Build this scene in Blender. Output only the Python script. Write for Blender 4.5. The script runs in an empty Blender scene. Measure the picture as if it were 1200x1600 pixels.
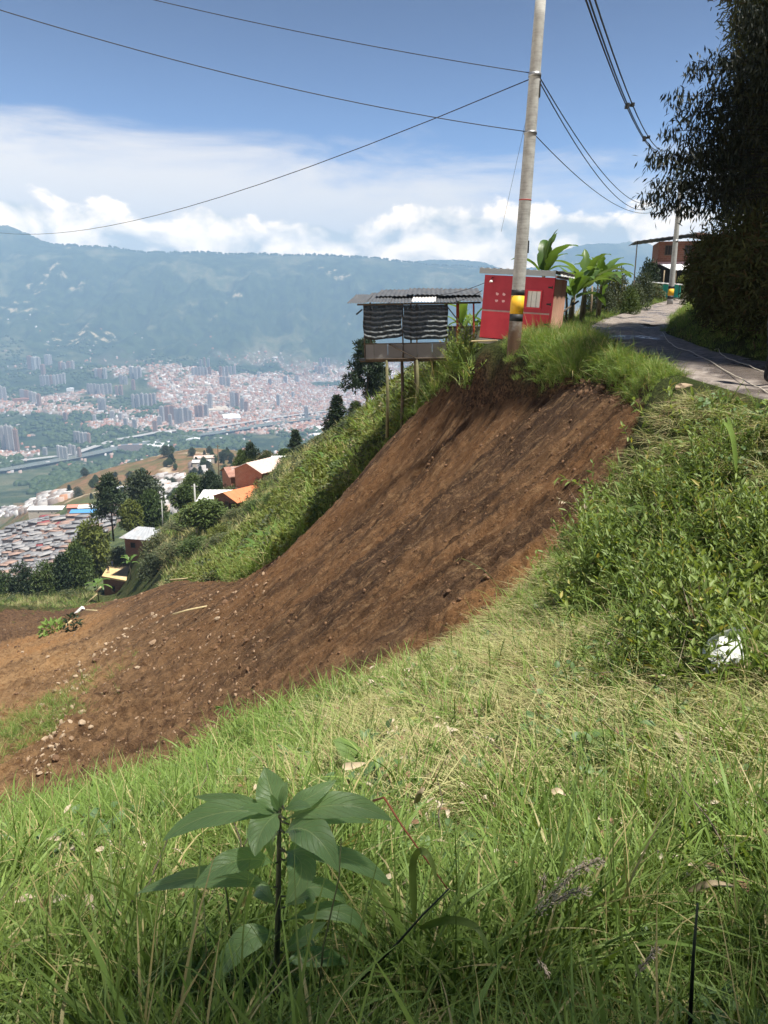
import bpy, bmesh, math, random
import numpy as np
from mathutils import Vector, Matrix
D = bpy.data
scene = bpy.context.scene
COL = scene.collection
PI = math.pi
rng = np.random.default_rng(7)
random.seed(7)

# ------------------------------------------------------------------ camera, sky, sun, exposure
FPX = 1155.0
PITCH = math.atan(310.0 / 1155.0)
cam_d = D.cameras.new('camera')
cam_d.sensor_width = 36.0
cam_d.lens = 36.0 * FPX / 1600.0
cam_d.clip_start = 0.05
cam_d.clip_end = 40000.0
cam = D.objects.new('camera', cam_d)
COL.objects.link(cam)
cam.location = (0, 0, 0)
cam.rotation_euler = (PI / 2 - PITCH, 0, 0)
scene.camera = cam

SUN_EL = math.radians(67)
SUN_AZ = math.radians(120)          # compass style: 0 = +Y, 90 = +X
sun_dir = Vector((math.cos(SUN_EL) * math.sin(SUN_AZ), math.cos(SUN_EL) * math.cos(SUN_AZ), math.sin(SUN_EL)))
sl = D.lights.new('sun', 'SUN')
sl.energy = 4.3
sl.angle = math.radians(3.0)
sl.color = (1.0, 0.95, 0.86)
so = D.objects.new('sun', sl)
COL.objects.link(so)
so.rotation_euler = (-sun_dir).to_track_quat('-Z', 'Y').to_euler()
so.location = sun_dir * 50

vs = scene.view_settings
vs.view_transform = 'Standard'
try:
    vs.look = 'None'
except Exception:
    pass
vs.exposure = 1.3
vs.gamma = 1.0
vs.use_curve_mapping = False


class NT:
    """small node-tree writer"""
    def __init__(self, nt):
        self.nt = nt
        nt.nodes.clear()

    def n(self, kind, inp=None, **props):
        nd = self.nt.nodes.new('ShaderNode' + kind)
        for k, v in props.items():
            setattr(nd, k, v)
        for k, v in (inp or {}).items():
            s = nd.inputs[k]
            if isinstance(v, bpy.types.NodeSocket):
                self.nt.links.new(v, s)
            elif v is not None:
                if isinstance(v, (tuple, list)) and len(v) == 3 and s.type == 'RGBA':
                    v = tuple(v) + (1,)
                s.default_value = v
        return nd

    def math(self, op, a, b=None, clamp=False, c=None):
        nd = self.n('Math', {0: a}, operation=op, use_clamp=clamp)
        for i, v in ((1, b), (2, c)):
            if v is None:
                continue
            if isinstance(v, bpy.types.NodeSocket):
                self.nt.links.new(v, nd.inputs[i])
            else:
                nd.inputs[i].default_value = v
        return nd.outputs[0]

    def mix(self, f, a, b, blend='MIX'):
        nd = self.n('Mix', None, data_type='RGBA', blend_type=blend)
        for i, v in ((0, f), (6, a), (7, b)):
            s = nd.inputs[i]
            if isinstance(v, bpy.types.NodeSocket):
                self.nt.links.new(v, s)
            else:
                s.default_value = (tuple(v) + (1,)) if isinstance(v, (tuple, list)) and len(v) == 3 else v
        return nd.outputs[2]

    def noise(self, vec, scale, detail=4, rough=0.55, out=0, dist=0.0):
        return self.n('TexNoise', {'Vector': vec, 'Scale': scale, 'Detail': detail, 'Roughness': rough, 'Distortion': dist}).outputs[out]

    def step(self, v, a, b, to0=0.0, to1=1.0):
        return self.n('MapRange', {0: v, 1: a, 2: b, 3: to0, 4: to1}, interpolation_type='SMOOTHSTEP').outputs[0]

    def lin(self, v, a, b, to0=0.0, to1=1.0):
        return self.n('MapRange', {0: v, 1: a, 2: b, 3: to0, 4: to1}).outputs[0]

    def mapv(self, vec, scale=(1, 1, 1), loc=(0, 0, 0), rot=(0, 0, 0)):
        return self.n('Mapping', {'Vector': vec, 'Scale': scale, 'Location': loc, 'Rotation': rot}).outputs[0]

    def link(self, a, b):
        self.nt.links.new(a, b)


world = D.worlds.new('World')
scene.world = world
world.use_nodes = True
w = NT(world.node_tree)
SKY = 0.10
sky = w.n('TexSky', None, sky_type='NISHITA', sun_disc=False, sun_elevation=SUN_EL, sun_rotation=SUN_AZ,
          altitude=1900, air_density=1.0, dust_density=0.6, ozone_density=3.0)
dirv = w.n('TexCoord').outputs['Generated']
sep = w.n('SeparateXYZ', {0: dirv})
el = sep.outputs[2]
# clear sky: deeper blue with height
deep = w.step(el, 0.02, 0.40)
tint = w.mix(deep, (0.50, 0.64, 0.82), (0.006, 0.055, 0.19))
clear = w.mix(1.0, sky.outputs[0], tint, 'MULTIPLY')
# high thin veil
vp = w.mapv(dirv, (2.2, 2.2, 9.0), (3.1, 0.4, 0.0))
veil_n = w.noise(vp, 1.6, 7, 0.62, dist=0.5)
veil_b = w.math('ADD', veil_n, w.math('SUBTRACT', w.step(el, 0.02, 0.12, 0.0, 0.26), w.step(el, 0.13, 0.27, 0.0, 0.60)))
side = w.step(sep.outputs[0], -0.5, 0.35, 0.16, -0.14)
veil = w.step(w.math('ADD', veil_b, side), 0.38, 0.80)
veil = w.math('MULTIPLY', veil, 0.80)
c1 = w.mix(veil, clear, (6.4, 5.4, 4.2))
# cumulus bank above the ridges
cp = w.mapv(dirv, (1.0, 1.0, 1.5), (0.37, 0.0, 0.11))
big = w.noise(cp, 5.0, 2, 0.5)
n1 = w.noise(cp, 11.0, 9, 0.56, dist=0.25)
cp2 = w.mapv(dirv, (1.0, 1.0, 1.5), (0.37 - 0.008, 0.0, 0.11 - 0.028))
n2 = w.noise(cp2, 11.0, 9, 0.56, dist=0.25)
bias = w.math('SUBTRACT', 0.31, w.step(el, 0.075, 0.19, 0.0, 0.72))
dens = w.math('ADD', w.math('ADD', n1, bias), w.math('MULTIPLY', w.math('SUBTRACT', big, 0.5), 0.75))
cm = w.step(dens, 0.50, 0.60)
light = w.math('MULTIPLY_ADD', w.math('SUBTRACT', n1, n2), 4.4, c=0.60, clamp=True)
ccol = w.mix(light, (4.0, 3.8, 3.3), (12.5, 10.0, 7.2))
c2 = w.mix(cm, c1, ccol)
bg = w.n('Background', {'Color': c2, 'Strength': SKY})
wo = w.n('OutputWorld', {'Surface': bg.outputs[0]})


# ------------------------------------------------------------------ projection helpers (photo pixel + distance -> place)
def uv(px, py):
    a = (px - 600.0) / FPX
    b = (800.0 - py) / FPX
    den = math.cos(PITCH) + b * math.sin(PITCH)
    return a / den, (-math.sin(PITCH) + b * math.cos(PITCH)) / den


def P(px, py, Y):
    u, v = uv(px, py)
    return Vector((u * Y, Y, v * Y))


# ------------------------------------------------------------------ numpy noise
def _h(ix, iy, seed):
    n = (ix.astype(np.int64) * 374761393 + iy.astype(np.int64) * 668265263 + seed * 144305901) & 0x7fffffff
    n = ((n ^ (n >> 13)) * 1274126177) & 0x7fffffff
    return (n ^ (n >> 16))


def pn(x, y, seed=0):
    x = np.asarray(x, float); y = np.asarray(y, float)
    ix = np.floor(x); iy = np.floor(y)
    fx = x - ix; fy = y - iy
    sx = fx * fx * fx * (fx * (fx * 6 - 15) + 10); sy = fy * fy * fy * (fy * (fy * 6 - 15) + 10)
    def g(dx, dy):
        a = (_h(ix + dx, iy + dy, seed) % 1024) * (2 * PI / 1024)
        return np.cos(a) * (fx - dx) + np.sin(a) * (fy - dy)
    return ((g(0, 0) * (1 - sx) + g(1, 0) * sx) * (1 - sy) + (g(0, 1) * (1 - sx) + g(1, 1) * sx) * sy) * 1.5


def fbm(x, y, o=4, seed=0, rough=0.5, ridged=False):
    s = 0; a = 1.0; t = 0
    for i in range(o):
        v = pn(x, y, seed + i * 17)
        if ridged:
            v = 1 - 2 * np.abs(v)
        s = s + a * v; t += a
        a *= rough; x = x * 2.03 + 5.3; y = y * 2.03 + 1.7
    return s / t


def sst(a, b, x):
    t = np.clip((np.asarray(x, float) - a) / (b - a), 0, 1)
    return t * t * (3 - 2 * t)


class TPS:
    def __init__(self, pts, vals, lam=0.0):
        self.p = np.array(pts, float)
        n = len(self.p)
        K = self.k(self.p, self.p) + np.eye(n) * lam
        Q = np.hstack([np.ones((n, 1)), self.p])
        A = np.zeros((n + 3, n + 3)); A[:n, :n] = K; A[:n, n:] = Q; A[n:, :n] = Q.T
        self.w = np.linalg.solve(A, np.concatenate([vals, np.zeros(3)]))

    @staticmethod
    def k(a, b):
        d2 = ((a[:, None, :] - b[None, :, :]) ** 2).sum(-1) + 1e-12
        return 0.5 * d2 * np.log(d2)

    def __call__(self, q):
        q = np.asarray(q, float)
        out = np.empty(len(q))
        for i in range(0, len(q), 40000):
            c = q[i:i + 40000]
            out[i:i + 40000] = self.k(c, self.p) @ self.w[:-3] + self.w[-3] + c @ self.w[-2:]
        return out


# ------------------------------------------------------------------ mesh / object helpers
def mesh_np(name, verts, faces, mats=(), uvs=None, attrs=None, smooth=True, mat_idx=None):
    me = D.meshes.new(name)
    v = np.asarray(verts, np.float32).reshape(-1, 3)
    f = np.asarray(faces, np.int32)
    k = f.shape[1]
    me.vertices.add(len(v)); me.vertices.foreach_set('co', v.ravel())
    me.loops.add(f.size); me.loops.foreach_set('vertex_index', f.ravel())
    me.polygons.add(len(f))
    me.polygons.foreach_set('loop_start', np.arange(0, f.size, k, dtype=np.int32))
    me.polygons.foreach_set('loop_total', np.full(len(f), k, np.int32))
    if smooth:
        me.polygons.foreach_set('use_smooth', np.ones(len(f), bool))
    for m in mats:
        me.materials.append(m)
    if mat_idx is not None:
        me.polygons.foreach_set('material_index', np.asarray(mat_idx, np.int32))
    if uvs is not None:
        l = me.uv_layers.new(name='UVMap')
        l.data.foreach_set('uv', np.asarray(uvs, np.float32)[f.ravel()].ravel())
    for k2, a in (attrs or {}).items():
        at = me.attributes.new(k2, 'FLOAT', 'POINT')
        at.data.foreach_set('value', np.asarray(a, np.float32))
    me.update(calc_edges=True)
    me.validate()
    return me


def ob(name, me, parent=None, loc=None, rot=None):
    o = D.objects.new(name, me)
    COL.objects.link(o)
    if parent is not None:
        o.parent = parent
    if loc is not None:
        o.location = loc
    if rot is not None:
        o.rotation_euler = rot
    return o


def tag(o, label=None, cat=None, group=None, kind=None):
    if label: o['label'] = label
    if cat: o['category'] = cat
    if group: o['group'] = group
    if kind: o['kind'] = kind
    return o


def thing(name, label, cat, loc=(0, 0, 0), rz=0.0, group=None):
    o = D.objects.new(name, None)
    o.empty_display_size = 0.2
    COL.objects.link(o)
    o.location = loc
    o.rotation_euler = (0, 0, rz)
    return tag(o, label, cat, group)


def dup(o, loc=None, rz=None, scale=None, label=None, group=None):
    kids = {}
    for c in scene.objects:
        if c.parent is not None:
            kids.setdefault(c.parent.name, []).append(c)
    def cp(s, par):
        c = s.copy(); COL.objects.link(c)
        if par is not None:
            c.parent = par
        for k in kids.get(s.name, []):
            cp(k, c)
        return c
    r = cp(o, None)
    if loc is not None: r.location = loc
    if rz is not None: r.rotation_euler = (0, 0, rz)
    if scale is not None: r.scale = scale if not isinstance(scale, (int, float)) else (scale,) * 3
    if label: r['label'] = label
    if group: r['group'] = group
    return r


class MB:
    """collects boxes, tubes and sheets into one mesh"""
    def __init__(self):
        self.v = []; self.f = []; self.mi = []; self.m = 0

    def add(self, vs, fs):
        o = len(self.v)
        self.v += [tuple(q) for q in vs]
        for f in fs:
            self.f.append(tuple(i + o for i in f)); self.mi.append(self.m)
        return self

    def box(self, c, s, M=None):
        x, y, z = c; a, b, h = s[0] / 2, s[1] / 2, s[2] / 2
        vs = [Vector((x + i * a, y + j * b, z + k * h)) for k in (-1, 1) for j in (-1, 1) for i in (-1, 1)]
        if M is not None:
            vs = [M @ q for q in vs]
        return self.add(vs, [(0, 2, 3, 1), (4, 5, 7, 6), (0, 1, 5, 4), (2, 6, 7, 3), (0, 4, 6, 2), (1, 3, 7, 5)])

    def poly_prism(self, pts, off):
        """closed polygon extruded by vector off"""
        n = len(pts); off = Vector(off)
        vs = [Vector(q) for q in pts] + [Vector(q) + off for q in pts]
        fs = [tuple(range(n))[::-1], tuple(range(n, 2 * n))] + [(i, (i + 1) % n, n + (i + 1) % n, n + i) for i in range(n)]
        return self.add(vs, fs)

    def tube(self, pts, rad, seg=8, cap=True):
        pts = [Vector(q) for q in pts]
        n = len(pts)
        if not isinstance(rad, (list, tuple)):
            rad = [rad] * n
        vs = []; prev = None
        for i, q in enumerate(pts):
            t = (pts[min(i + 1, n - 1)] - pts[max(i - 1, 0)])
            t = t.normalized() if t.length > 1e-9 else Vector((0, 0, 1))
            a = prev if prev is not None else (Vector((1, 0, 0)) if abs(t.x) < 0.8 else Vector((0, 1, 0)))
            a = (a - t * a.dot(t)).normalized(); prev = a
            b = t.cross(a)
            vs += [q + (a * math.cos(2 * PI * k / seg) + b * math.sin(2 * PI * k / seg)) * rad[i] for k in range(seg)]
        fs = [(i * seg + k, i * seg + (k + 1) % seg, (i + 1) * seg + (k + 1) % seg, (i + 1) * seg + k) for i in range(n - 1) for k in range(seg)]
        if cap:
            fs += [tuple(range(seg))[::-1], tuple(range((n - 1) * seg, n * seg))]
        return self.add(vs, fs)

    def mesh(self, name, *mats, smooth=False):
        me = D.meshes.new(name)
        me.from_pydata(self.v, [], self.f)
        for m in mats:
            me.materials.append(m)
        me.polygons.foreach_set('material_index', np.array(self.mi, np.int32))
        if smooth:
            me.polygons.foreach_set('use_smooth', np.ones(len(self.f), bool))
        me.update()
        return me

    def build(self, name, mats, parent=None, smooth=False, bevel=0.0, loc=None):
        if not isinstance(mats, (list, tuple)):
            mats = [mats]
        o = ob(name, self.mesh(name, *mats, smooth=smooth), parent, loc)
        if bevel:
            b = o.modifiers.new('bevel', 'BEVEL'); b.width = bevel; b.segments = 2; b.limit_method = 'ANGLE'
        return o
# ------------------------------------------------------------------ materials
def mat(name):
    m = D.materials.new(name)
    m.use_nodes = True
    return m, NT(m.node_tree)


def finish(t, col, rough=0.8, bump=None, bump_d=0.02, bump_s=0.6, spec=0.3, metal=0.0, normal=None):
    b = t.n('BsdfPrincipled', {'Base Color': col, 'Roughness': rough, 'Metallic': metal, 'Specular IOR Level': spec})
    if bump is not None:
        bn = t.n('Bump', {'Height': bump, 'Distance': bump_d, 'Strength': bump_s})
        t.link(bn.outputs[0], b.inputs['Normal'])
    t.n('OutputMaterial', {'Surface': b.outputs[0]})
    return b


def simple(name, col, rough=0.7, var=0.15, scale=6.0, bump_d=0.0, metal=0.0, spec=0.3, dirt=None):
    """one paint or stuff with uneven tone, optional worn stains"""
    m, t = mat(name)
    co = t.n('TexCoord').outputs['Object']
    nz = t.noise(co, scale, 6, 0.6)
    c = t.mix(t.lin(nz, 0.3, 0.7), tuple(k * (1 - var) for k in col), tuple(min(1, k * (1 + var)) for k in col))
    if dirt:
        d = t.step(t.noise(co, scale * 0.45, 7, 0.65), 0.5, 0.72)
        c = t.mix(t.math('MULTIPLY', d, 0.75), c, dirt)
    finish(t, c, t.lin(nz, 0.2, 0.8, max(0.05, rough - 0.1), min(1, rough + 0.1)), nz if bump_d else None, bump_d, 0.5, spec, metal)
    return m


# ------------------------------------------------------------------ heights
def roadx(y):
    return np.interp(y, [-40, 2, 6, 10, 14, 18, 24, 32, 45, 58, 75, 140], [7.7, 7.5, 7.3, 7.05, 6.8, 6.55, 7.5, 10.6, 16.3, 22.6, 31.5, 66])


def roadz(y):
    return np.interp(y, [-40, 0, 6, 10, 14, 18, 24, 32, 45, 58, 75, 140], [-2.6, -1.75, -1.5, -1.26, -1.07, -0.86, -0.58, -0.22, 0.25, 0.9, 2.0, 6.0])


ROAD_HW = 1.4
near_px = [(0, 1290, 6.6), (250, 1238, 6.9), (370, 1152, 7.7), (600, 1068, 8.7), (800, 960, 9.8), (880, 862, 10.9), (990, 705, 12.5),
           (1035, 606, 13.5), (600, 1200, 5.0), (430, 1600, 1.7), (800, 1200, 4.6), (1000, 1000, 6.6), (1180, 1000, 5.9), (1180, 800, 8.4), (1160, 650, 11.2),
           (1050, 760, 10.0), (200, 1400, 3.1), (0, 1400, 3.3), (900, 1400, 2.7), (1190, 1400, 2.5), (1000, 585, 15.0), (900, 590, 17.6), (800, 548, 20.0),
           (750, 545, 22.0), (700, 585, 24.5), (650, 640, 25.5), (605, 674, 25.2), (600, 700, 26.5), (510, 810, 28.0), (400, 890, 31.0), (850, 540, 19.5), (900, 535, 20.0)]
npts = [P(*a) for a in near_px]
xyz = [(q.x, q.y, q.z) for q in npts] + [(0, 0, -1.62), (2.5, 0, -1.6), (4, 2, -1.62), (-3, 0, -2.5), (-6, 0, -3.6), (-6, 4, -4.8), (-8, 7, -6.4), (0, -5, -1.7), (-6, -5, -3.6),
                                         (-12, 12, -11.0), (-10, 20, -12.0), (2.5, 30, -2.6), (5.5, 30, -0.9)]
xyz = np.array(xyz)
NTPS = TPS(xyz[:, :2], xyz[:, 2], 0.02)

far_px = [(700, 585, 24.5), (650, 640, 25.5), (605, 674, 25.5), (600, 705, 27), (510, 812, 28), (400, 892, 31), (345, 905, 45), (300, 905, 62), (250, 925, 86), (215, 932, 112), (190, 946, 126), (140, 956, 122), (0, 947, 116), (-200, 960, 110),
          (600, 655, 34), (560, 688, 42), (500, 725, 55), (470, 765, 58), (440, 805, 58), (430, 845, 46), (350, 885, 60), (380, 790, 106), (440, 725, 118), (310, 795, 112), (250, 885, 118), (215, 862, 152), (185, 926, 150),
          (130, 925, 140), (50, 935, 138), (480, 712, 88), (575, 645, 88), (530, 682, 80), (600, 640, 60), (640, 610, 45), (690, 575, 36), (760, 535, 32), (860, 512, 30), (905, 500, 34), (960, 488, 44), (1010, 478, 56), (1050, 470, 75),
          (700, 590, 60), (800, 545, 50), (900, 520, 60), (1000, 490, 80), (700, 650, 110), (850, 600, 110), (1000, 540, 130), (1300, 480, 130), (600, 690, 120),
          (-300, 1000, 130), (-400, 1100, 60), (-400, 1250, 25),
          # dropping flank and the settlement below
          (-300, 980, 250), (0, 950, 250), (150, 935, 250), (300, 905, 250), (450, 850, 250), (600, 800, 250), (900, 760, 250), (1300, 700, 250),
          (-300, 950, 400), (0, 912, 400), (150, 885, 400), (300, 850, 400), (450, 800, 400), (600, 780, 400), (900, 760, 400), (1300, 740, 400),
          (-300, 930, 550), (0, 866, 550), (120, 822, 550), (250, 795, 550), (350, 772, 550), (450, 748, 550), (600, 740, 550), (900, 730, 550), (1300, 730, 550),
          (-300, 960, 720), (0, 842, 720), (100, 782, 720), (200, 762, 720), (300, 746, 720), (400, 731, 720), (600, 722, 720), (1000, 715, 720),
          (-300, 980, 1000), (-60, 880, 1000), (0, 832, 1000), (90, 768, 1000), (180, 735, 1000), (270, 711, 1000), (330, 703, 1000), (400, 712, 1000), (500, 717, 1000), (700, 715, 1000), (1300, 700, 1000),
          (-300, 960, 1280), (0, 850, 1280), (100, 800, 1280), (200, 765, 1280), (300, 742, 1280), (400, 735, 1280), (600, 730, 1280), (1300, 710, 1280),
          (-400, 800, 1700), (0, 795, 1700), (300, 790, 1700), (600, 785, 1700), (1300, 780, 1700)]
FTPS_p = []; FTPS_v = []
for a in far_px:
    u_, v_ = uv(a[0], a[1]); FTPS_p.append((u_ * 3.0, math.log(a[2]))); FTPS_v.append(v_)
FT = TPS(FTPS_p, np.array(FTPS_v), 0.002)


def H0(x, y):
    x = np.asarray(x, float); y = np.asarray(y, float)
    sh = x.shape; x = x.ravel(); y = y.ravel()
    z = np.zeros(len(x))
    wn = 1 - sst(24, 33, y)
    a = wn > 0
    if a.any():
        z[a] += wn[a] * NTPS(np.stack([x[a], y[a]], 1))
    b = wn < 1
    if b.any():
        z[b] += (1 - wn[b]) * y[b] * FT(np.stack([x[b] / y[b] * 3.0, np.log(y[b])], 1))
    d = x - roadx(y)
    rz = roadz(y)
    fade = 1 - sst(85, 125, y)
    wl = sst(-3.4, -1.7, d) * fade
    bank = np.where(d > ROAD_HW, 0.55 * np.clip(d - ROAD_HW, 0, 2.2) + 0.30 * np.clip(d - ROAD_HW - 2.2, 0, 60), 0)
    z = z * (1 - wl) + (rz + bank) * wl
    return z.reshape(sh)


def h0(x, y):
    return float(H0(np.array([x]), np.array([y]))[0])


poly_px = [(-500, 1380, 5.8), (-250, 1340, 6.2), (0, 1290, 6.6), (250, 1238, 6.9), (370, 1152, 7.7), (600, 1068, 8.7), (800, 960, 9.8), (880, 862, 10.9), (990, 705, 12.5), (1040, 606, 13.5), (1000, 585, 15.2),
           (950, 590, 16.8), (900, 600, 17.6), (850, 585, 18.6), (800, 548, 20.2), (748, 545, 21.9), (700, 585, 24.5), (650, 640, 25.5), (600, 705, 26.6), (510, 812, 28), (400, 892, 31), (345, 905, 45), (300, 905, 62),
           (250, 920, 86), (215, 922, 112), (190, 937, 126), (140, 952, 122), (0, 947, 116), (-200, 960, 110), (-420, 1100, 60), (-520, 1250, 25)]
SP = np.array([(P(*a).x, P(*a).y) for a in poly_px])
_pn = pn


def sdist(x, y):
    """signed distance to the slide outline, positive inside"""
    x = np.asarray(x, float); y = np.asarray(y, float)
    dm = np.full(x.shape, 1e9); ins = np.zeros(x.shape, bool)
    n = len(SP)
    for i in range(n):
        ax, ay = SP[i]; bx, by = SP[(i + 1) % n]
        ex, ey = bx - ax, by - ay
        t = np.clip(((x - ax) * ex + (y - ay) * ey) / (ex * ex + ey * ey), 0, 1)
        dm = np.minimum(dm, np.hypot(x - ax - t * ex, y - ay - t * ey))
        if by != ay:
            c = ((ay > y) != (by > y)) & (x < (bx - ax) * (y - ay) / (by - ay) + ax)
            ins ^= c
    return np.where(ins, dm, -dm)


def S0(x, y, rough=True):
    """the slide face and the debris below it"""
    pl = 1.0 * x + 0.10 * y - 8.05
    fl = 0.35 * x - 0.21 * y - 5.1
    k = 1.6
    base = np.logaddexp(pl / k, fl / k) * k
    deb = sst(-2.0, 2.5, fl - pl)
    if not rough:
        return base, deb
    # grooves run down the face, so noise is stretched along x
    wob = 0.5 * fbm(x * 0.15, y * 0.15, 2, 91)
    q = y + 0.12 * x + wob
    g = 0.42 * fbm(x * 0.07, q * 0.42, 3, 3, 0.5) + 0.22 * fbm(x * 0.22, q * 1.5, 3, 11, 0.6, True) + 0.11 * fbm(x * 0.8, q * 4.0, 3, 23, 0.6, True) + 0.10 * fbm(x * 2.4, q * 4.0, 4, 27, 0.65) + 0.20 * np.clip(fbm(x * 0.9, y * 0.9, 4, 29, 0.6), 0, 1) + 0.10 * fbm(x * 4.5, y * 4.5, 3, 30, 0.65)
    big = 1.0 + 0.007 * y
    lump = big * (0.75 * fbm(x * 0.16, y * 0.16, 4, 41, 0.55) + 0.55 * np.abs(fbm(x * 0.7, y * 0.7, 4, 57, 0.6)) + 0.22 * fbm(x * 2.0, y * 2.0, 4, 58, 0.65))
    gully = 1.5 * np.exp(-((x + 0.50 * y - 2.0) / (1.0 + 0.05 * y)) ** 2) * sst(18, 30, y)
    return base + (1 - deb) * g + deb * (lump - gully * 0.12), deb


def SZ(x, y):
    x = np.asarray(x, float); y = np.asarray(y, float)
    s, deb = S0(x, y)
    d = sdist(x, y)
    h = H0(x, y)
    far = sst(12.3, 14.5, y) * (1 - 0.0 * x)
    crest = 1 - sst(21.5, 25, y)
    drop = 0.16 + 0.45 * crest + 0.25 * sst(50, 90, y)
    L = 0.75 + 2.4 * (1 - crest) + 0.06 * np.clip(y - 25, 0, 100)
    wgt = far * np.exp(-np.clip(d, 0, None) / L)
    nz = 0.22 * fbm(x * 1.5, y * 1.5, 5, 77, 0.6, True) - 0.10 + 0.10 * fbm(x * 4, y * 4, 3, 79, 0.6) * (1 + 0.01 * y)
    s = s * (1 - wgt) + np.minimum(h - drop + nz, s + 3.5) * wgt
    # outside the outline the sheet dives under the turf
    s = s - np.clip(-d, 0, None) * (0.5 + 0.02 * y)
    s = np.where(d < 0, np.minimum(s, h - 0.12 - 0.3 * np.clip(-d, 0, 2)), s)
    return s, deb, d


def polar_grid(u0, u1, nu, r0, r1, nr):
    u = np.linspace(u0, u1, nu); r = np.exp(np.linspace(math.log(r0), math.log(r1), nr))
    U, Y = np.meshgrid(u, r)
    return (U * Y), Y


def grid_faces(nr, nc):
    i = np.arange(nr - 1)[:, None] * nc + np.arange(nc - 1)[None, :]
    return np.stack([i, i + 1, i + nc + 1, i + nc], -1).reshape(-1, 4)


def compact(v, f, arrs):
    used = np.zeros(len(v), bool); used[f.ravel()] = True
    idx = np.cumsum(used) - 1
    return v[used], idx[f], {k: a[used] for k, a in arrs.items()}


# ---- soil of the slide
m_soil, t = mat('slide_soil')
at_s = t.n('Attribute', None, attribute_name='sd').outputs['Fac']
at_q = t.n('Attribute', None, attribute_name='qd').outputs['Fac']
at_d = t.n('Attribute', None, attribute_name='deb').outputs['Fac']
at_l = t.n('Attribute', None, attribute_name='lip').outputs['Fac']
gv = t.n('CombineXYZ', {0: t.math('MULTIPLY', at_s, 0.16), 1: at_q, 2: 0.0}).outputs[0]
pos = t.n('NewGeometry').outputs['Position']
a1 = t.noise(gv, 0.33, 5, 0.6)
a2 = t.noise(gv, 1.7, 6, 0.65)
a3 = t.noise(gv, 7.0, 5, 0.7)
lumps = t.noise(pos, 2.2, 9, 0.72)
fine = t.noise(pos, 26.0, 5, 0.75)
c = t.mix(t.step(a2, 0.38, 0.62), (0.080, 0.046, 0.027), (0.260, 0.145, 0.072))
c = t.mix(t.step(a1, 0.46, 0.62), c, (0.215, 0.112, 0.052))
c = t.mix(t.math('MULTIPLY', t.step(a1, 0.48, 0.39), 0.62), c, (0.066, 0.043, 0.031))
at_k = t.n('Attribute', None, attribute_name='dark').outputs['Fac']; at_o = t.n('Attribute', None, attribute_name='ochre').outputs['Fac']
c = t.mix(t.math('MULTIPLY', t.step(a3, 0.52, 0.66), 0.6), c, (0.37, 0.235, 0.125))
c = t.mix(t.math('MULTIPLY', t.step(a3, 0.47, 0.36), 0.65), c, (0.040, 0.024, 0.015))
c = t.mix(t.math('MULTIPLY', t.step(lumps, 0.47, 0.36), 0.6), c, (0.050, 0.031, 0.020))
c = t.mix(t.math('MULTIPLY', t.step(t.noise(pos, 7.0, 6, 0.7), 0.54, 0.66), 0.45), c, (0.36, 0.225, 0.12))
dn = t.noise(t.mapv(pos, (0.06, 0.06, 0.06)), 1.0, 6, 0.6)
dc = t.mix(t.step(lumps, 0.35, 0.66), (0.100, 0.056, 0.031), (0.34, 0.205, 0.105))
dc = t.mix(t.step(dn, 0.40, 0.62), dc, t.mix(t.step(lumps, 0.30, 0.6), (0.24, 0.125, 0.052), (0.46, 0.285, 0.140)))
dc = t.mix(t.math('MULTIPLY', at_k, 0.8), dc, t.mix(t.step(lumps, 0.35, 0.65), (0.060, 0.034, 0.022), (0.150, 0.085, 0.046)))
c = t.mix(at_d, c, dc)
c = t.mix(t.math('MULTIPLY', at_o, t.step(lumps, 0.30, 0.60)), c, (0.36, 0.185, 0.075))
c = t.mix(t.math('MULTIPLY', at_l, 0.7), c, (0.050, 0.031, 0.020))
c = t.mix(t.math('MULTIPLY', t.step(fine, 0.62, 0.75), 0.45), c, (0.36, 0.23, 0.13))
hgt = t.math('ADD', t.math('MULTIPLY', a3, 0.5), t.math('ADD', t.math('MULTIPLY', lumps, 0.9), t.math('MULTIPLY', fine, 0.22)))
finish(t, c, 0.95, hgt, 0.55, 1.0, 0.1)

X, Y = polar_grid(-0.72, 0.56, 620, 6.2, 140, 640)
zs, deb, d = SZ(X, Y)
vv = np.stack([X, Y, zs], -1).reshape(-1, 3)
ff = grid_faces(*X.shape)
dd = d.ravel()
ff = ff[(dd[ff] > -0.9 - 0.012 * vv[ff][:, :, 1]).all(1)]
q_ = (Y + 0.12 * X + 0.5 * fbm(X * 0.15, Y * 0.15, 2, 91)).ravel()
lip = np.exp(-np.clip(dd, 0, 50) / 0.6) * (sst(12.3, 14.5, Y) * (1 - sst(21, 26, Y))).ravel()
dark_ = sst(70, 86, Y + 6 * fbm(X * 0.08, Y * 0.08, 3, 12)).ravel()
och_ = np.zeros(X.size)
for a_, r1_, r2_ in (((795, 905, 11.6), 0.9, 0.6), ((30, 1000, 70), 9, 6), ((100, 1015, 58), 5, 5), ((75, 1215, 20), 0.8, 0.4), ((110, 1170, 21), 0.7, 0.5)):
    c_ = P(*a_)
    och_ = np.maximum(och_, np.exp(-(((X - c_.x) / r1_) ** 2 + ((Y - c_.y) / r2_) ** 2)).ravel())
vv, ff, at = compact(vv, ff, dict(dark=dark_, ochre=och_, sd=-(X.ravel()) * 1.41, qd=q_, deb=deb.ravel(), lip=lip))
tag(ob('landslide_scar', mesh_np('landslide_scar', vv, ff, [m_soil], attrs=at)), 'raw brown earth face and debris of the landslide', kind='structure')

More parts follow.
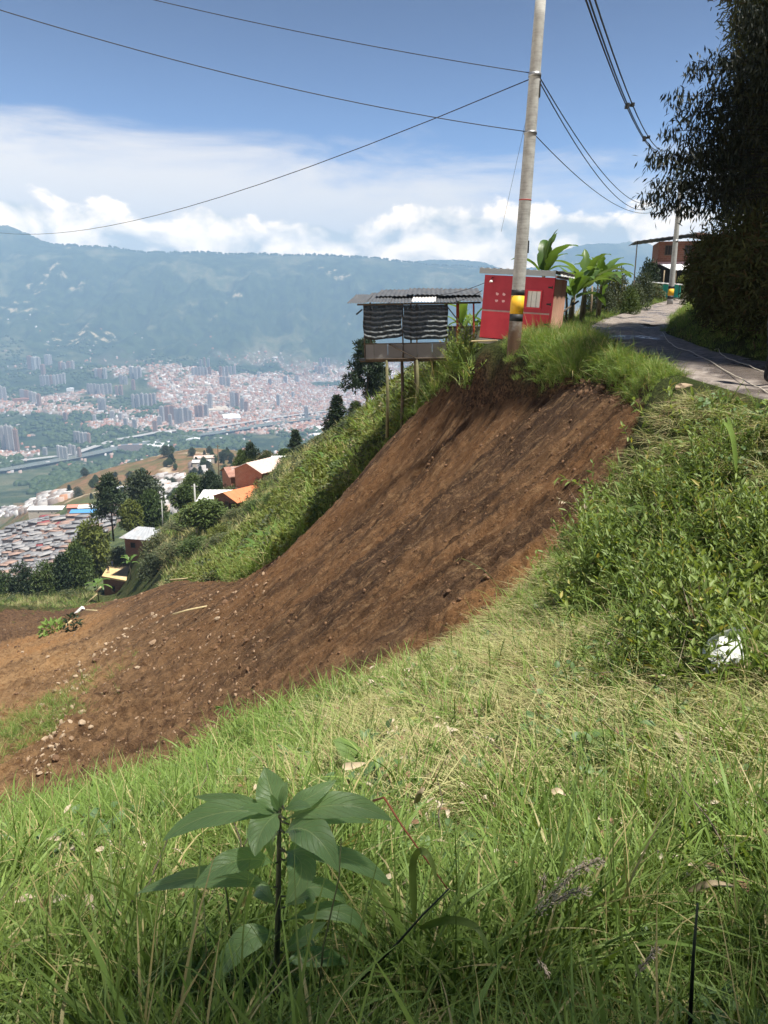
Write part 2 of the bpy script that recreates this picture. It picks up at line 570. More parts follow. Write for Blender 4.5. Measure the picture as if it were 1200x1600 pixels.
# ---- turf-covered ground
m_turf, t = mat('turf_soil')
pos = t.n('NewGeometry').outputs['Position']
at_l = t.n('Attribute', None, attribute_name='lip').outputs['Fac']
n1 = t.noise(pos, 0.9, 6, 0.65); n2 = t.noise(pos, 14.0, 6, 0.7); n3 = t.noise(pos, 0.16, 5, 0.6)
c = t.mix(t.step(n2, 0.3, 0.7), (0.018, 0.022, 0.008), (0.065, 0.080, 0.024))
c = t.mix(t.math('MULTIPLY', t.step(n1, 0.48, 0.66), 0.6), c, (0.13, 0.115, 0.050))
c = t.mix(t.math('MULTIPLY', t.step(n3, 0.5, 0.6), 0.5), c, (0.055, 0.085, 0.02))
c = t.mix(at_l, c, t.mix(t.step(n2, 0.40, 0.60), (0.032, 0.020, 0.013), t.mix(t.step(t.noise(pos, 4.0, 7, 0.7), 0.42, 0.6), (0.085, 0.048, 0.027), (0.19, 0.105, 0.055))))
finish(t, c, 0.95, t.math('ADD', n2, t.math('MULTIPLY', t.noise(pos, 4.0, 7, 0.7), 2.0)), 0.12, 1.0, 0.1)


def turf_z(x, y):
    z = H0(x, y)
    d = sdist(x, y)
    near = 1 - sst(12, 14, y)
    drop = 0.55 + 2.4 * near
    dn_ = d + 0.25 * fbm(x * 1.3, y * 1.3, 3, 88)
    z = z - sst(-0.10, 0.55 + 0.35 * near, dn_) * (drop + 0.35 * (1 - near)) - np.clip(dn_ - 0.3, 0, 3) * (0.6 + 2.6 * (1 - near))
    und = 0.10 * fbm(x * 0.55, y * 0.55, 3, 5) + 0.05 * fbm(x * 1.9, y * 1.9, 3, 6)
    rd = np.abs(x - roadx(y))
    und = und * sst(1.2, 2.6, rd) * (1 + np.clip(y - 14, 0, 60) * 0.05)
    und = und * (1 - sst(80, 140, y) * 0.0)
    lipz = sst(0.0, 0.25, dn_) * (1 - near) * (1 - sst(28, 36, y))
    z = z + lipz * (0.30 * fbm(x * 2.2, y * 2.2, 4, 93, 0.6, True) + 0.10 * fbm(x * 7, y * 7, 2, 94))
    return z + und - 0.06 * (1 - sst(1.15, 1.5, rd)) * (1 - sst(85, 125, y)), d


def turf(name, X, Y, keep, label):
    z, d = turf_z(X, Y)
    v = np.stack([X, Y, z], -1).reshape(-1, 3)
    f = grid_faces(*X.shape)
    k = keep(X, Y, d).ravel()
    f = f[k[f].all(1)]
    v, f, at = compact(v, f, dict(lip=sst(0.05, 0.4, d).ravel()))
    return tag(ob(name, mesh_np(name, v, f, [m_turf], attrs=at)), label, kind='structure')


gx, gy = np.meshgrid(np.linspace(-11, 13, 241), np.linspace(-7, 14.0, 211))
turf('grass_slope', gx, gy, lambda x, y, d: d < 1.1, 'steep turf slope beside the landslide in the foreground')
X, Y = polar_grid(-0.95, 1.5, 560, 14.0, 190, 330)
turf('hillside', X, Y, lambda x, y, d: d < 1.15 + 0.004 * y, 'overgrown hillside beyond the landslide')
X, Y = polar_grid(-1.0, 1.2, 330, 190, 1750, 190)
# ------------------------------------------------------------------ the valley, the spur and the mountains
m_spur, t = mat('spur_ground')
pos = t.n('NewGeometry').outputs['Position']
at_b = t.n('Attribute', None, attribute_name='brown').outputs['Fac']
at_t = t.n('Attribute', None, attribute_name='track').outputs['Fac']
n1 = t.noise(pos, 0.012, 7, 0.62); n2 = t.noise(pos, 0.09, 6, 0.7); n3 = t.noise(pos, 0.5, 4, 0.7)
c = t.mix(t.step(n2, 0.35, 0.66), (0.035, 0.050, 0.022), (0.105, 0.125, 0.045))
c = t.mix(t.step(n1, 0.52, 0.66), c, (0.16, 0.18, 0.06))
br = t.mix(t.step(n2, 0.42, 0.6), (0.22, 0.125, 0.070), (0.12, 0.10, 0.045))
c = t.mix(t.math('MULTIPLY', at_b, t.step(n1, 0.30, 0.55)), c, br)
c = t.mix(at_t, c, (0.42, 0.34, 0.24))
finish(t, c, 0.95, n3, 1.2, 0.7, 0.1)


def mid_z(x, y):
    z = H0(x, y)
    am = sst(200, 600, y)
    return z + am * (7 * fbm(x * 0.006, y * 0.006, 5, 61, 0.5) + 3 * fbm(x * 0.02, y * 0.02, 4, 62, 0.55, True))


X, Y = polar_grid(-1.0, 1.2, 420, 188, 1760, 260)
z = mid_z(X, Y)
U_ = X / Y
trk = np.zeros_like(X)
for path in ([(330, 738, 880), (268, 726, 915), (240, 717, 950), (262, 713, 985)], [(268, 770, 760), (262, 760, 780), (255, 752, 790), (268, 748, 800)], [(110, 795, 700), (160, 788, 720), (205, 783, 730)]):
    pts = [P(*a) for a in path]
    for a, b in zip(pts[:-1], pts[1:]):
        e = np.array([b.x - a.x, b.y - a.y]); tt = np.clip(((X - a.x) * e[0] + (Y - a.y) * e[1]) / (e @ e), 0, 1)
        trk = np.maximum(trk, 1 - sst(2.0, 5.0, np.hypot(X - a.x - tt * e[0], Y - a.y - tt * e[1])))
brown = sst(-0.60, -0.50, U_) * (1 - sst(-0.20, -0.12, U_)) * sst(640, 760, Y)
tag(ob('spur_terrain', mesh_np('spur_terrain', np.stack([X, Y, z], -1).reshape(-1, 3), grid_faces(*X.shape), [m_spur],
       attrs=dict(brown=brown.ravel(), track=trk.ravel()))), 'lower hill spur with brown clearings above the valley city', kind='structure')

prof = {
    1700: [(-500, 790), (0, 792), (300, 790), (600, 785), (1400, 780)],
    2400: [(-500, 735), (0, 733), (300, 731), (600, 729), (1400, 725)],
    3300: [(-500, 668), (0, 668), (300, 668), (600, 668), (1400, 665)],
    4200: [(-500, 615), (0, 616), (150, 618), (300, 626), (450, 632), (600, 634), (1400, 632)],
    5000: [(-500, 570), (0, 572), (150, 580), (300, 592), (450, 606), (600, 610), (1400, 608)],
    5800: [(-500, 515), (0, 522), (150, 538), (300, 558), (450, 583), (600, 588), (1400, 585)],
    6600: [(-500, 450), (0, 462), (150, 475), (300, 488), (450, 515), (600, 530), (1400, 530)],
    7500: [(-500, 400), (0, 396), (100, 391), (200, 402), (300, 406), (400, 411), (500, 414), (600, 418), (760, 424), (1000, 440), (1400, 450)],
    8600: [(-500, 398), (0, 399), (200, 404), (400, 414), (600, 424), (760, 434), (1400, 455)],
}
pp = []; pv = []
for Yd, row in prof.items():
    for px, py in row:
        a, b = uv(px, py); pp.append((a * 2.2, math.log(Yd) * 1.6)); pv.append(b)
VT = TPS(pp, np.array(pv), 0.0005)


def far_z(x, y):
    x = np.asarray(x, float); y = np.asarray(y, float); sh = x.shape; x = x.ravel(); y = y.ravel()
    z = y * VT(np.stack([x / y * 2.2, np.log(y) * 1.6], 1))
    slope = sst(4300, 5900, y + 500 * pn(x * 0.0006, y * 0.0001, 9)) * (1 - 0.75 * sst(7000, 7500, y))
    gul = fbm(x * 0.00135 + 0.25 * pn(x * .0006, y * .0006, 4), y * 0.00045, 6, 71, 0.58, True)
    gul2 = fbm(x * 0.0038, y * 0.0019, 5, 78, 0.55, True)
    z = z + slope * (150 * (gul - 0.25) + 45 * gul2) + (1 - slope) * 10 * fbm(x * 0.001, y * 0.001, 4, 72) * sst(1800, 2400, y)
    # low hills rising out of the city
    for cx, cy, r, h in ((275, 592, 420, 110), (60, 650, 260, 40), (120, 560, 350, 60)):
        Yc = 4650 if cy < 600 else 3700
        c = P(cx, cy, Yc)
        z = z + h * np.exp(-(((x - c.x) / r) ** 2 + ((y - c.y) / (r * 0.9)) ** 2))
    z = z + 5 * fbm(x * 0.012, y * 0.004, 4, 79, 0.6) * sst(7000, 7400, y)
    return z.reshape(sh)


m_val, t = mat('valley_ground')
pos = t.n('NewGeometry').outputs['Position']
flat = t.mapv(pos, (1, 1, 0))
n1 = t.noise(flat, 0.0016, 7, 0.62, dist=0.4); n2 = t.noise(flat, 0.011, 7, 0.66); n3 = t.noise(flat, 0.06, 5, 0.7); n0 = t.noise(flat, 0.00075, 3, 0.5)
c = t.mix(t.step(n2, 0.32, 0.68), (0.013, 0.028, 0.014), (0.055, 0.082, 0.034))
c = t.mix(t.math('MULTIPLY', t.step(n1, 0.51, 0.62), 0.8), c, t.mix(t.step(n2, 0.4, 0.6), (0.085, 0.11, 0.05), (0.17, 0.16, 0.09)))
c = t.mix(t.math('MULTIPLY', t.step(n1, 0.42, 0.36), t.step(n2, 0.53, 0.62)), c, (0.42, 0.34, 0.22))
# urban fabric: grain of roofs and trees
at_u = t.n('Attribute', None, attribute_name='urban').outputs['Fac']
vor = t.n('TexVoronoi', {'Vector': flat, 'Scale': 0.045, 'Randomness': 0.9})
rc = t.n('SeparateColor', {0: vor.outputs['Color']})
roof = t.mix(t.step(rc.outputs[0], 0.2, 0.8), (0.30, 0.17, 0.12), (0.42, 0.36, 0.31))
roof = t.mix(t.step(rc.outputs[1], 0.86, 0.95), roof, (0.75, 0.74, 0.72))
roof = t.mix(t.step(n2, 0.54, 0.62), roof, (0.035, 0.055, 0.025))
c = t.mix(t.math('MULTIPLY', at_u, t.step(n2, 0.66, 0.5)), c, roof)
finish(t, c, 0.95, n3, 14.0, 0.8, 0.1)


def urban(x, y):
    px = 600 + 1155 * (x / y) * 0.93
    f = fbm(x * 0.0009, y * 0.0006, 4, 33, 0.6)
    lim = np.interp(px, [0, 150, 300, 450, 600, 800], [4550, 4700, 5000, 5650, 6000, 6000])
    core = (1 - sst(lim - 500, lim + 500, y + 900 * f)) * sst(2300, 2700, y)
    parks = sst(0.02, 0.16, fbm(x * 0.0016, y * 0.0012, 3, 35, 0.5) + np.interp(px, [0, 250, 420, 600], [0.0, 0.03, 0.35, 0.4]))
    parks = np.maximum(parks, sst(0.0, 0.14, fbm(x * 0.0016, y * 0.0012, 3, 35, 0.5) + 0.12) * np.exp(-((y - 3450) / 420) ** 2) * (px < 330))
    band = np.exp(-((y - (3080 + 0.05 * x)) / 170) ** 2)
    return np.clip(core * parks * (1 - band), 0, 1)


X, Y = polar_grid(-0.92, 0.85, 640, 1700, 8600, 330)
zf = far_z(X, Y)
tag(ob('valley_terrain', mesh_np('valley_terrain', np.stack([X, Y, zf], -1).reshape(-1, 3), grid_faces(*X.shape), [m_val], attrs=dict(urban=urban(X, Y).ravel()))),
    'broad valley floor rising into the steep far mountain wall', kind='structure')


def ridge(name, prof, Yd, depth, label, seed):
    """a farther range: front slope up to a crest line and down again"""
    us = np.linspace(prof[0][0], prof[-1][0], 220)
    cre = np.interp(us, [a for a, b in prof], [b for a, b in prof])
    rows = []
    for k in np.linspace(0, 1, 40):
        Yk = Yd + depth * (k - 0.75)
        hh = 1 - ((k - 0.75) / 0.75) ** 2 * (1 if k < 0.75 else 0.4)
        row = []
        for px, py in zip(us, cre):
            q = P(px, py, Yd)
            x = q.x / Yd * Yk
            nz = 60 * fbm(np.array([x * 0.0011]), np.array([Yk * 0.0008]), 5, seed, 0.55, True)[0] * (1 - abs(k - 0.75) * 0.2)
            row.append((x, Yk, -600 + (q.z + 600) * hh + nz - 40 + 10 * pn(np.array([px * 0.21]), np.array([seed * 1.0]), 3)[0]))
        rows.append(row)
    v = np.array(rows).reshape(-1, 3)
    tag(ob(name, mesh_np(name, v, grid_faces(40, 220), [m_val], attrs=dict(urban=np.zeros(len(v))))), label, kind='structure')


ridge('mountain_range', [(-420, 420), (-250, 360), (-90, 345), (-40, 347), (10, 352), (60, 372), (110, 384), (170, 398), (240, 412), (330, 440)], 7900, 1600, 'dark high mountain rising behind the valley wall', 5)
ridge('distant_mountain', [(560, 440), (610, 420), (650, 408), (700, 405), (755, 410), (800, 416), (840, 412), (870, 392), (900, 383), (940, 380), (985, 377), (1015, 382), (1060, 400), (1150, 420), (1350, 440)], 9300, 1500, 'pale blue flat-topped mountain beyond the ridge', 8)

# river and motorway along the valley floor
m_riv = simple('river_water', (0.16, 0.17, 0.14), 0.25, 0.1, 0.01)
m_way = simple('pale_concrete', (0.36, 0.35, 0.33), 0.9, 0.1, 0.02)


def ribbon(name, path, wd, m, label, lift):
    pts = [P(*a) for a in path]
    dense = []
    for a, b in zip(pts[:-1], pts[1:]):
        n = 24
        dense += [a.lerp(b, i / n) for i in range(n)]
    dense.append(pts[-1])
    v = []
    for i, q in enumerate(dense):
        d = dense[min(i + 1, len(dense) - 1)] - dense[max(i - 1, 0)]
        nrm = Vector((-d.y, d.x, 0)).normalized()
        for s in (-0.5, 0.5):
            w_ = q + nrm * wd * s
            v.append((w_.x, w_.y, float(far_z(np.array([w_.x]), np.array([w_.y]))[0]) + lift))
    tag(ob(name, mesh_np(name, v, grid_faces(len(dense), 2), [m])), label, kind='structure')


ribbon('river', [(-150, 768, 2130), (0, 742, 2330), (90, 725, 2520), (180, 705, 2760), (260, 690, 2960), (330, 682, 3080), (420, 664, 3360), (520, 648, 3700), (640, 630, 4250)], 62, m_riv, 'pale river running along the valley floor', 9)
ribbon('motorway', [(-150, 752, 2290), (60, 722, 2560), (110, 716, 2640), (180, 693, 2960), (250, 680, 3130), (330, 672, 3230), (420, 655, 3560), (520, 640, 3900), (640, 622, 4500)], 34, m_way, 'pale motorway curving beside the river', 9)

# ------------------------------------------------------------------ haze
m_haze = D.materials.new('haze')
m_haze.use_nodes = True
hz = NT(m_haze.node_tree)
pv_ = hz.n('VolumePrincipled', {'Color': (0.42, 0.67, 1.0), 'Density': 0.00014, 'Anisotropy': 0.0})
hz.n('OutputMaterial', {'Volume': pv_.outputs[0]})
mb = MB().box((0, 5300, 110), (30000, 10900, 1780))
tag(mb.build('haze', m_haze), 'thin blue haze filling the valley air', kind='stuff')
# ------------------------------------------------------------------ foliage
def leafmat(name, a, b, dry=None, dryf=0.12, trans=0.3, rough=0.55, spec=0.3):
    """leaf stuff: tone varies per plant and per blade (attribute v); light passes through"""
    m, t = mat(name)
    oi = t.n('ObjectInfo'); rnd = oi.outputs['Random']
    v = t.n('Attribute', None, attribute_name='v').outputs['Fac']
    pch = t.step(t.noise(oi.outputs['Location'], 0.9, 3, 0.6), 0.34, 0.66)
    c = t.mix(t.math('ADD', t.math('MULTIPLY', v, 0.45), t.math('ADD', t.math('MULTIPLY', rnd, 0.25), t.math('MULTIPLY', pch, 0.30))), a, b)
    if dry:
        f = t.math('FRACT', t.math('ADD', t.math('MULTIPLY', v, 7.31), rnd))
        c = t.mix(t.step(f, 1 - dryf - 0.02, 1 - dryf + 0.02), c, dry)
    p = t.n('BsdfPrincipled', {'Base Color': c, 'Roughness': rough, 'Specular IOR Level': spec})
    if trans > 0:
        tc = t.mix(1.0, c, (1.25, 1.2, 0.55), 'MULTIPLY')
        tr = t.n('BsdfTranslucent', {'Color': tc})
        mx = t.n('MixShader', {0: trans, 1: p.outputs[0], 2: tr.outputs[0]})
        t.n('OutputMaterial', {'Surface': mx.outputs[0]})
    else:
        t.n('OutputMaterial', {'Surface': p.outputs[0]})
    return m


M_grass = leafmat('grass_blade', (0.070, 0.130, 0.024), (0.20, 0.275, 0.065), (0.40, 0.34, 0.16), 0.13, 0.35)
M_gbright = leafmat('fresh_grass_blade', (0.105, 0.190, 0.034), (0.235, 0.325, 0.085), (0.42, 0.37, 0.18), 0.08, 0.35)
M_straw = leafmat('cut_grass_blade', (0.44, 0.40, 0.20), (0.27, 0.29, 0.11), (0.26, 0.17, 0.10), 0.14, 0.2)
M_weed = leafmat('weed_leaf', (0.075, 0.135, 0.030), (0.27, 0.34, 0.095), (0.34, 0.30, 0.08), 0.05, 0.35, 0.5)
M_vine = leafmat('vine_leaf', (0.065, 0.125, 0.045), (0.13, 0.20, 0.080), None, 0, 0.25, 0.5)
M_dead = leafmat('dead_leaf', (0.34, 0.26, 0.17), (0.52, 0.46, 0.36), (0.20, 0.12, 0.07), 0.25, 0.1, 0.8)
M_fern = leafmat('fern_leaf', (0.07, 0.13, 0.025), (0.13, 0.20, 0.05), None, 0, 0.3)
M_tgreen = leafmat('tree_leaf_green', (0.030, 0.058, 0.016), (0.100, 0.140, 0.038), None, 0, 0.25)
M_tyel = leafmat('tree_leaf_yellow_green', (0.060, 0.085, 0.018), (0.17, 0.19, 0.040), None, 0, 0.25)
M_tdark = leafmat('tree_leaf_dark', (0.012, 0.026, 0.011), (0.036, 0.058, 0.022), None, 0, 0.15)
M_tolive = leafmat('tree_leaf_olive', (0.045, 0.062, 0.025), (0.125, 0.140, 0.055), (0.20, 0.17, 0.09), 0.10, 0.2)
M_tgrey = leafmat('tree_leaf_grey_green', (0.030, 0.045, 0.024), (0.080, 0.100, 0.048), None, 0, 0.2)
M_pine = leafmat('pine_needle', (0.014, 0.030, 0.014), (0.045, 0.068, 0.026), None, 0, 0.1)
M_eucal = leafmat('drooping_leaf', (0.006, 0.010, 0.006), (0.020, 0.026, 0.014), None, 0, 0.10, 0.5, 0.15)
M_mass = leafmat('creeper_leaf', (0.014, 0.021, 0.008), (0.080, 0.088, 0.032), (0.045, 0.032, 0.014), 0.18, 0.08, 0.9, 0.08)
M_banana = leafmat('banana_leaf', (0.060, 0.125, 0.025), (0.17, 0.26, 0.065), None, 0, 0.35, 0.4)
M_bark = simple('bark', (0.085, 0.066, 0.050), 0.95, 0.4, 9.0, 0.02)
M_palebark = simple('pale_bark', (0.20, 0.175, 0.145), 0.95, 0.35, 9.0, 0.02)
M_stalk = simple('green_stalk', (0.10, 0.125, 0.045), 0.7, 0.4, 7.0)


def nrm(a):
    return a / np.maximum(np.linalg.norm(a, axis=-1, keepdims=True), 1e-9)


def leaves(base, dirs, L, W, droop=0.3, fold=0.25, seg=3, roll=None, shape='lance', g=None, v=None):
    """a strip of leaf per base point; returns verts, quads, per-vertex v"""
    g = g or rng
    n = len(base)
    d = nrm(np.asarray(dirs, float))
    if shape == 'quad':
        seg = 1
    up = np.tile([0, 0, 1.0], (n, 1)) + 0.05 * g.normal(size=(n, 3))
    if roll is not None:
        up = up + roll * g.normal(size=(n, 3))
    side = nrm(np.cross(d, up)); nor = np.cross(side, d)
    s = np.linspace(0, 1, seg + 1)
    if shape == 'lance':
        wd = np.sin(PI * s ** 0.8) ** 0.9
    elif shape == 'blade':
        wd = np.minimum(1, s * 6 + 0.5) * (1 - s ** 2)
    elif shape == 'ovate':
        wd = np.sin(PI * s ** 0.62) ** 0.8
    else:
        wd = np.array([0.85, 0.6])
    L = np.broadcast_to(L, n); W = np.broadcast_to(W, n); dr = np.broadcast_to(droop, n)
    V = np.zeros((n, seg + 1, 3, 3))
    p = np.array(base, float).copy(); dd = d.copy()
    for i in range(seg + 1):
        h = (W * wd[i] * 0.5)[:, None]
        nn = nrm(np.cross(side, dd))
        V[:, i, 1] = p - nn * h * fold
        V[:, i, 0] = p - side * h + nn * h * fold
        V[:, i, 2] = p + side * h + nn * h * fold
        p = p + dd * (L / seg)[:, None]
        dd = nrm(dd + np.array([0, 0, -1.0]) * (dr * 2.0 / seg)[:, None])
    o = (np.arange(n) * (seg + 1) * 3)[:, None, None]
    i = np.arange(seg)[None, :, None]
    q = np.array([[0, 1, 4, 3], [1, 2, 5, 4]]).reshape(1, 1, 8)
    f = (o + i * 3 + q).reshape(-1, 4)
    vv = np.repeat(g.random(n) if v is None else np.broadcast_to(v, n), (seg + 1) * 3)
    return V.reshape(-1, 3), f, vv


def blades(n, R, l0, l1, w, tilt, bend, seg=4, g=None, flat=False):
    g = g or rng
    a = g.random(n) * 2 * PI; r = R * np.sqrt(g.random(n))
    b = np.stack([r * np.cos(a), r * np.sin(a), np.zeros(n)], 1)
    az = a + g.normal(size=n) * 1.2
    t = tilt * np.abs(g.normal(size=n)) if not flat else (PI / 2 - 0.05 - 0.22 * g.random(n))
    if flat:
        b[:, 2] = g.random(n) * 0.07
    k = bend * g.random(n) * 1.4
    L = l0 + (l1 - l0) * g.random(n) ** 1.3
    side = np.stack([-np.sin(az), np.cos(az), np.zeros(n)], 1)
    tw = g.normal(size=n) * 0.5
    V = np.zeros((n, seg + 1, 2, 3)); p = b.copy()
    for i in range(seg + 1):
        s = i / seg
        wd = (w * (0.7 + 0.6 * g.random(n))) * (1 - s ** 1.8) * 0.5 if i else np.full(n, w * 0.4)
        ang = t + k * s
        dr = np.stack([np.sin(ang) * np.cos(az), np.sin(ang) * np.sin(az), np.cos(ang)], 1)
        sd = side * np.cos(tw)[:, None] + np.cross(dr, side) * np.sin(tw)[:, None]
        V[:, i, 0] = p - sd * wd[:, None]; V[:, i, 1] = p + sd * wd[:, None]
        p = p + dr * (L / seg)[:, None]
    o = (np.arange(n) * (seg + 1) * 2)[:, None]
    f = (o[:, :, None] + (np.arange(seg)[None, :, None] * 2) + np.array([0, 1, 3, 2])[None, None, :]).reshape(-1, 4)
    return V.reshape(-1, 3), f, np.repeat(g.random(n), (seg + 1) * 2)


def join(parts):
    V = []; F = []; A = []; I = []; o = 0
    for k, (v, f, a) in enumerate(parts):
        V.append(v); F.append(f + o); A.append(a); I.append(np.full(len(f), k)); o += len(v)
    return np.concatenate(V), np.concatenate(F), np.concatenate(A), np.concatenate(I)


def leafmesh(name, parts, mats):
    v, f, a, i = join(parts)
    return mesh_np(name, v, f, mats, attrs=dict(v=a), mat_idx=np.minimum(i, len(mats) - 1))


def tmpl(name, parts, mats):
    return D.objects.new(name, leafmesh(name, parts, mats))


def tubenp(pts, rad, seg=5, v=0.3):
    mb = MB().tube(pts, rad, seg, cap=False)
    return np.array(mb.v, float), np.array(mb.f), np.full(len(mb.v), v)


def weed_parts(h, nl, L, W, g, shape='lance', up=0.5, lean=0.3):
    """one upright stem with leaves all round it"""
    az = g.random() * 2 * PI
    s = np.linspace(0, 1, 5)
    P_ = np.stack([lean * h * s ** 2 * math.cos(az), lean * h * s ** 2 * math.sin(az), h * s], 1)
    st = tubenp([tuple(q) for q in P_], [0.006, 0.005, 0.004, 0.003, 0.0015], 4)
    f = 0.12 + 0.88 * np.arange(nl) / max(1, nl - 1)
    base = np.stack([np.interp(f, s, P_[:, k]) for k in range(3)], 1)
    a = np.arange(nl) * 2.4 + g.random() * 6
    el_ = up + 0.5 * f
    d = np.stack([np.cos(a) * np.cos(el_), np.sin(a) * np.cos(el_), np.sin(el_)], 1)
    lf = leaves(base, d, L * (1.1 - 0.55 * f) * (0.8 + 0.4 * g.random(nl)), W * (1.1 - 0.5 * f), 0.35, 0.3, 3, 0.25, shape, g)
    return st, lf


def gnscatter(name, pts, rot, scl, templates, label, seed=0, loc=None):
    """many copies of plant tufts on points: one object, countless"""
    me = D.meshes.new(name)
    pts = np.asarray(pts, np.float32)
    me.vertices.add(len(pts)); me.vertices.foreach_set('co', pts.ravel())
    a = me.attributes.new('rot', 'FLOAT_VECTOR', 'POINT'); a.data.foreach_set('vector', np.asarray(rot, np.float32).ravel())
    a = me.attributes.new('scl', 'FLOAT', 'POINT'); a.data.foreach_set('value', np.asarray(scl, np.float32))
    a = me.attributes.new('pick', 'INT', 'POINT'); a.data.foreach_set('value', np.random.default_rng(seed).integers(0, len(templates), len(pts)).astype(np.int32))
    me.update()
    ng = D.node_groups.new(name + '_nodes', 'GeometryNodeTree')
    ng.interface.new_socket('Geometry', in_out='INPUT', socket_type='NodeSocketGeometry')
    ng.interface.new_socket('Geometry', in_out='OUTPUT', socket_type='NodeSocketGeometry')
    N = ng.nodes.new; Lk = ng.links.new
    gi = N('NodeGroupInput'); go = N('NodeGroupOutput'); ip = N('GeometryNodeInstanceOnPoints'); jn = N('GeometryNodeJoinGeometry')
    for tp in templates:
        oi = N('GeometryNodeObjectInfo'); oi.inputs['Object'].default_value = tp
        gt = N('GeometryNodeGeometryToInstance'); Lk(oi.outputs['Geometry'], gt.inputs[0]); Lk(gt.outputs[0], jn.inputs[0])
    def attr(nm, dt):
        q = N('GeometryNodeInputNamedAttribute'); q.data_type = dt; q.inputs['Name'].default_value = nm
        return q.outputs['Attribute']
    Lk(gi.outputs[0], ip.inputs['Points']); Lk(jn.outputs[0], ip.inputs['Instance'])
    ip.inputs['Pick Instance'].default_value = True
    Lk(attr('pick', 'INT'), ip.inputs['Instance Index'])
    e2r = N('FunctionNodeEulerToRotation'); Lk(attr('rot', 'FLOAT_VECTOR'), e2r.inputs[0]); Lk(e2r.outputs[0], ip.inputs['Rotation'])
    Lk(attr('scl', 'FLOAT'), ip.inputs['Scale']); Lk(ip.outputs[0], go.inputs[0])
    o = ob(name, me)
    o.modifiers.new('scatter', 'NODES').node_group = ng
    return tag(o, label, kind='stuff')


g = np.random.default_rng(21)
T_tall = [tmpl('tall_tuft', [blades(20, 0.08, 0.18, 0.56, 0.0078, 0.45, 1.6, 6, g)], [M_grass]) for _ in range(4)]
T_tall += [tmpl('lush_tuft', [blades(18, 0.07, 0.16, 0.42, 0.0085, 0.5, 1.6, 6, g)], [M_gbright]) for _ in range(3)]
T_wide = [tmpl('wide_tuft', [blades(9, 0.06, 0.22, 0.55, 0.015, 0.45, 1.7, 7, g)], [M_gbright]) for _ in range(2)]
T_short = [tmpl('short_tuft', [blades(34, 0.10, 0.06, 0.20, 0.0055, 0.5, 1.2, 4, g)], [M_gbright]) for _ in range(3)]
T_shortg = [tmpl('low_tuft', [blades(34, 0.10, 0.06, 0.20, 0.0055, 0.6, 1.2, 4, g)], [M_grass]) for _ in range(3)]
T_straw = [tmpl('cut_tuft', [blades(26, 0.12, 0.14, 0.42, 0.0050, 0.3, 0.5, 4, g, True), blades(5, 0.12, 0.10, 0.25, 0.005, 0.6, 1.2, 4, g)], [M_straw, M_grass]) for _ in range(5)]
T_weed = [tmpl('leafy_weed', sum([list(weed_parts(0.28 + 0.3 * g.random(), 14, 0.085, 0.024, g)) for _ in range(4)], []), [M_weed]) for _ in range(4)]
T_weed2 = [tmpl('fine_weed', sum([list(weed_parts(0.22 + 0.25 * g.random(), 18, 0.055, 0.013, g)) for _ in range(5)], []), [M_weed]) for _ in range(3)]


def rosette(n, L, W, g, m, shape='ovate'):
    a = g.random(n) * 2 * PI; e = 0.15 + 0.8 * g.random(n)
    b = np.stack([0.10 * g.normal(size=n), 0.10 * g.normal(size=n), 0.03 + 0.10 * g.random(n)], 1)
    return leaves(b, np.stack([np.cos(a) * np.cos(e), np.sin(a) * np.cos(e), np.sin(e)], 1), L * (0.6 + 0.7 * g.random(n)), W * (0.7 + 0.5 * g.random(n)), 0.6, 0.2, 4, 0.3, shape, g)


T_broad = [tmpl('broad_weed', [rosette(16, 0.10, 0.05, g, None)], [M_weed]) for _ in range(3)] + [tmpl('vine_patch', [rosette(16, 0.085, 0.068, g, None)], [M_vine]) for _ in range(3)]
T_dead = [tmpl('dead_leaf_patch', [rosette(5, 0.11, 0.035, g, None, 'lance')], [M_dead]) for _ in range(3)]


def fern_parts(g):
    out = []
    for k in range(4):
        az = g.random() * 2 * PI; n = 22; s = np.linspace(0.1, 1, n); L = 0.42
        c = np.stack([L * s * math.cos(az), L * s * math.sin(az), 0.30 * s - 0.26 * s ** 2], 1)
        sd = np.array([-math.sin(az), math.cos(az), 0])
        for sg in (-1, 1):
            d = np.tile(sd * sg, (n, 1)) + 0.45 * np.array([math.cos(az), math.sin(az), 0])
            out.append(leaves(c, d, 0.11 * np.sin(PI * (s * 0.85 + 0.12)) + 0.01, 0.016, 0.15, 0.1, 2, None, 'lance', g, 0.5 + 0.1 * k))
        out.append(tubenp([tuple(q) for q in c[::3]], 0.002, 3))
    return out


T_fern = [tmpl('fern', fern_parts(g), [M_fern]) for _ in range(2)]
T_twig = [tmpl('twig', [tubenp([(0, 0, 0.03), (0.15, 0.03, 0.07), (0.32, 0.02, 0.06), (0.5, 0.07, 0.11)], [0.004, 0.0035, 0.003, 0.0015], 4)], [M_bark])]


def pick_points(n, x0, x1, y0, y1, keep, g):
    out = []; tot = 0
    while tot < n:
        m = max(4000, n)
        x = x0 + (x1 - x0) * g.random(m); y = y0 + (y1 - y0) * g.random(m)
        k = keep(x, y)
        out.append(np.stack([x[k], y[k]], 1)); tot += k.sum()
        if len(out) > 400:
            break
    return np.concatenate(out)[:n]


def place(xy, g, tilt=0.15, sink=0.02):
    z, d = turf_z(xy[:, 0], xy[:, 1])
    n = len(xy)
    return np.stack([xy[:, 0], xy[:, 1], z - sink], 1), np.stack([g.normal(size=n) * tilt, g.normal(size=n) * tilt, g.random(n) * 2 * PI], 1)


def turfable(x, y, edge=0.25, road=1.45):
    return (sdist(x, y) < edge) & (np.abs(x - roadx(y)) > road + 0.25 * pn(x * 0.8, y * 0.8, 3)) & (np.abs(x) < 0.72 * y + 1.0)


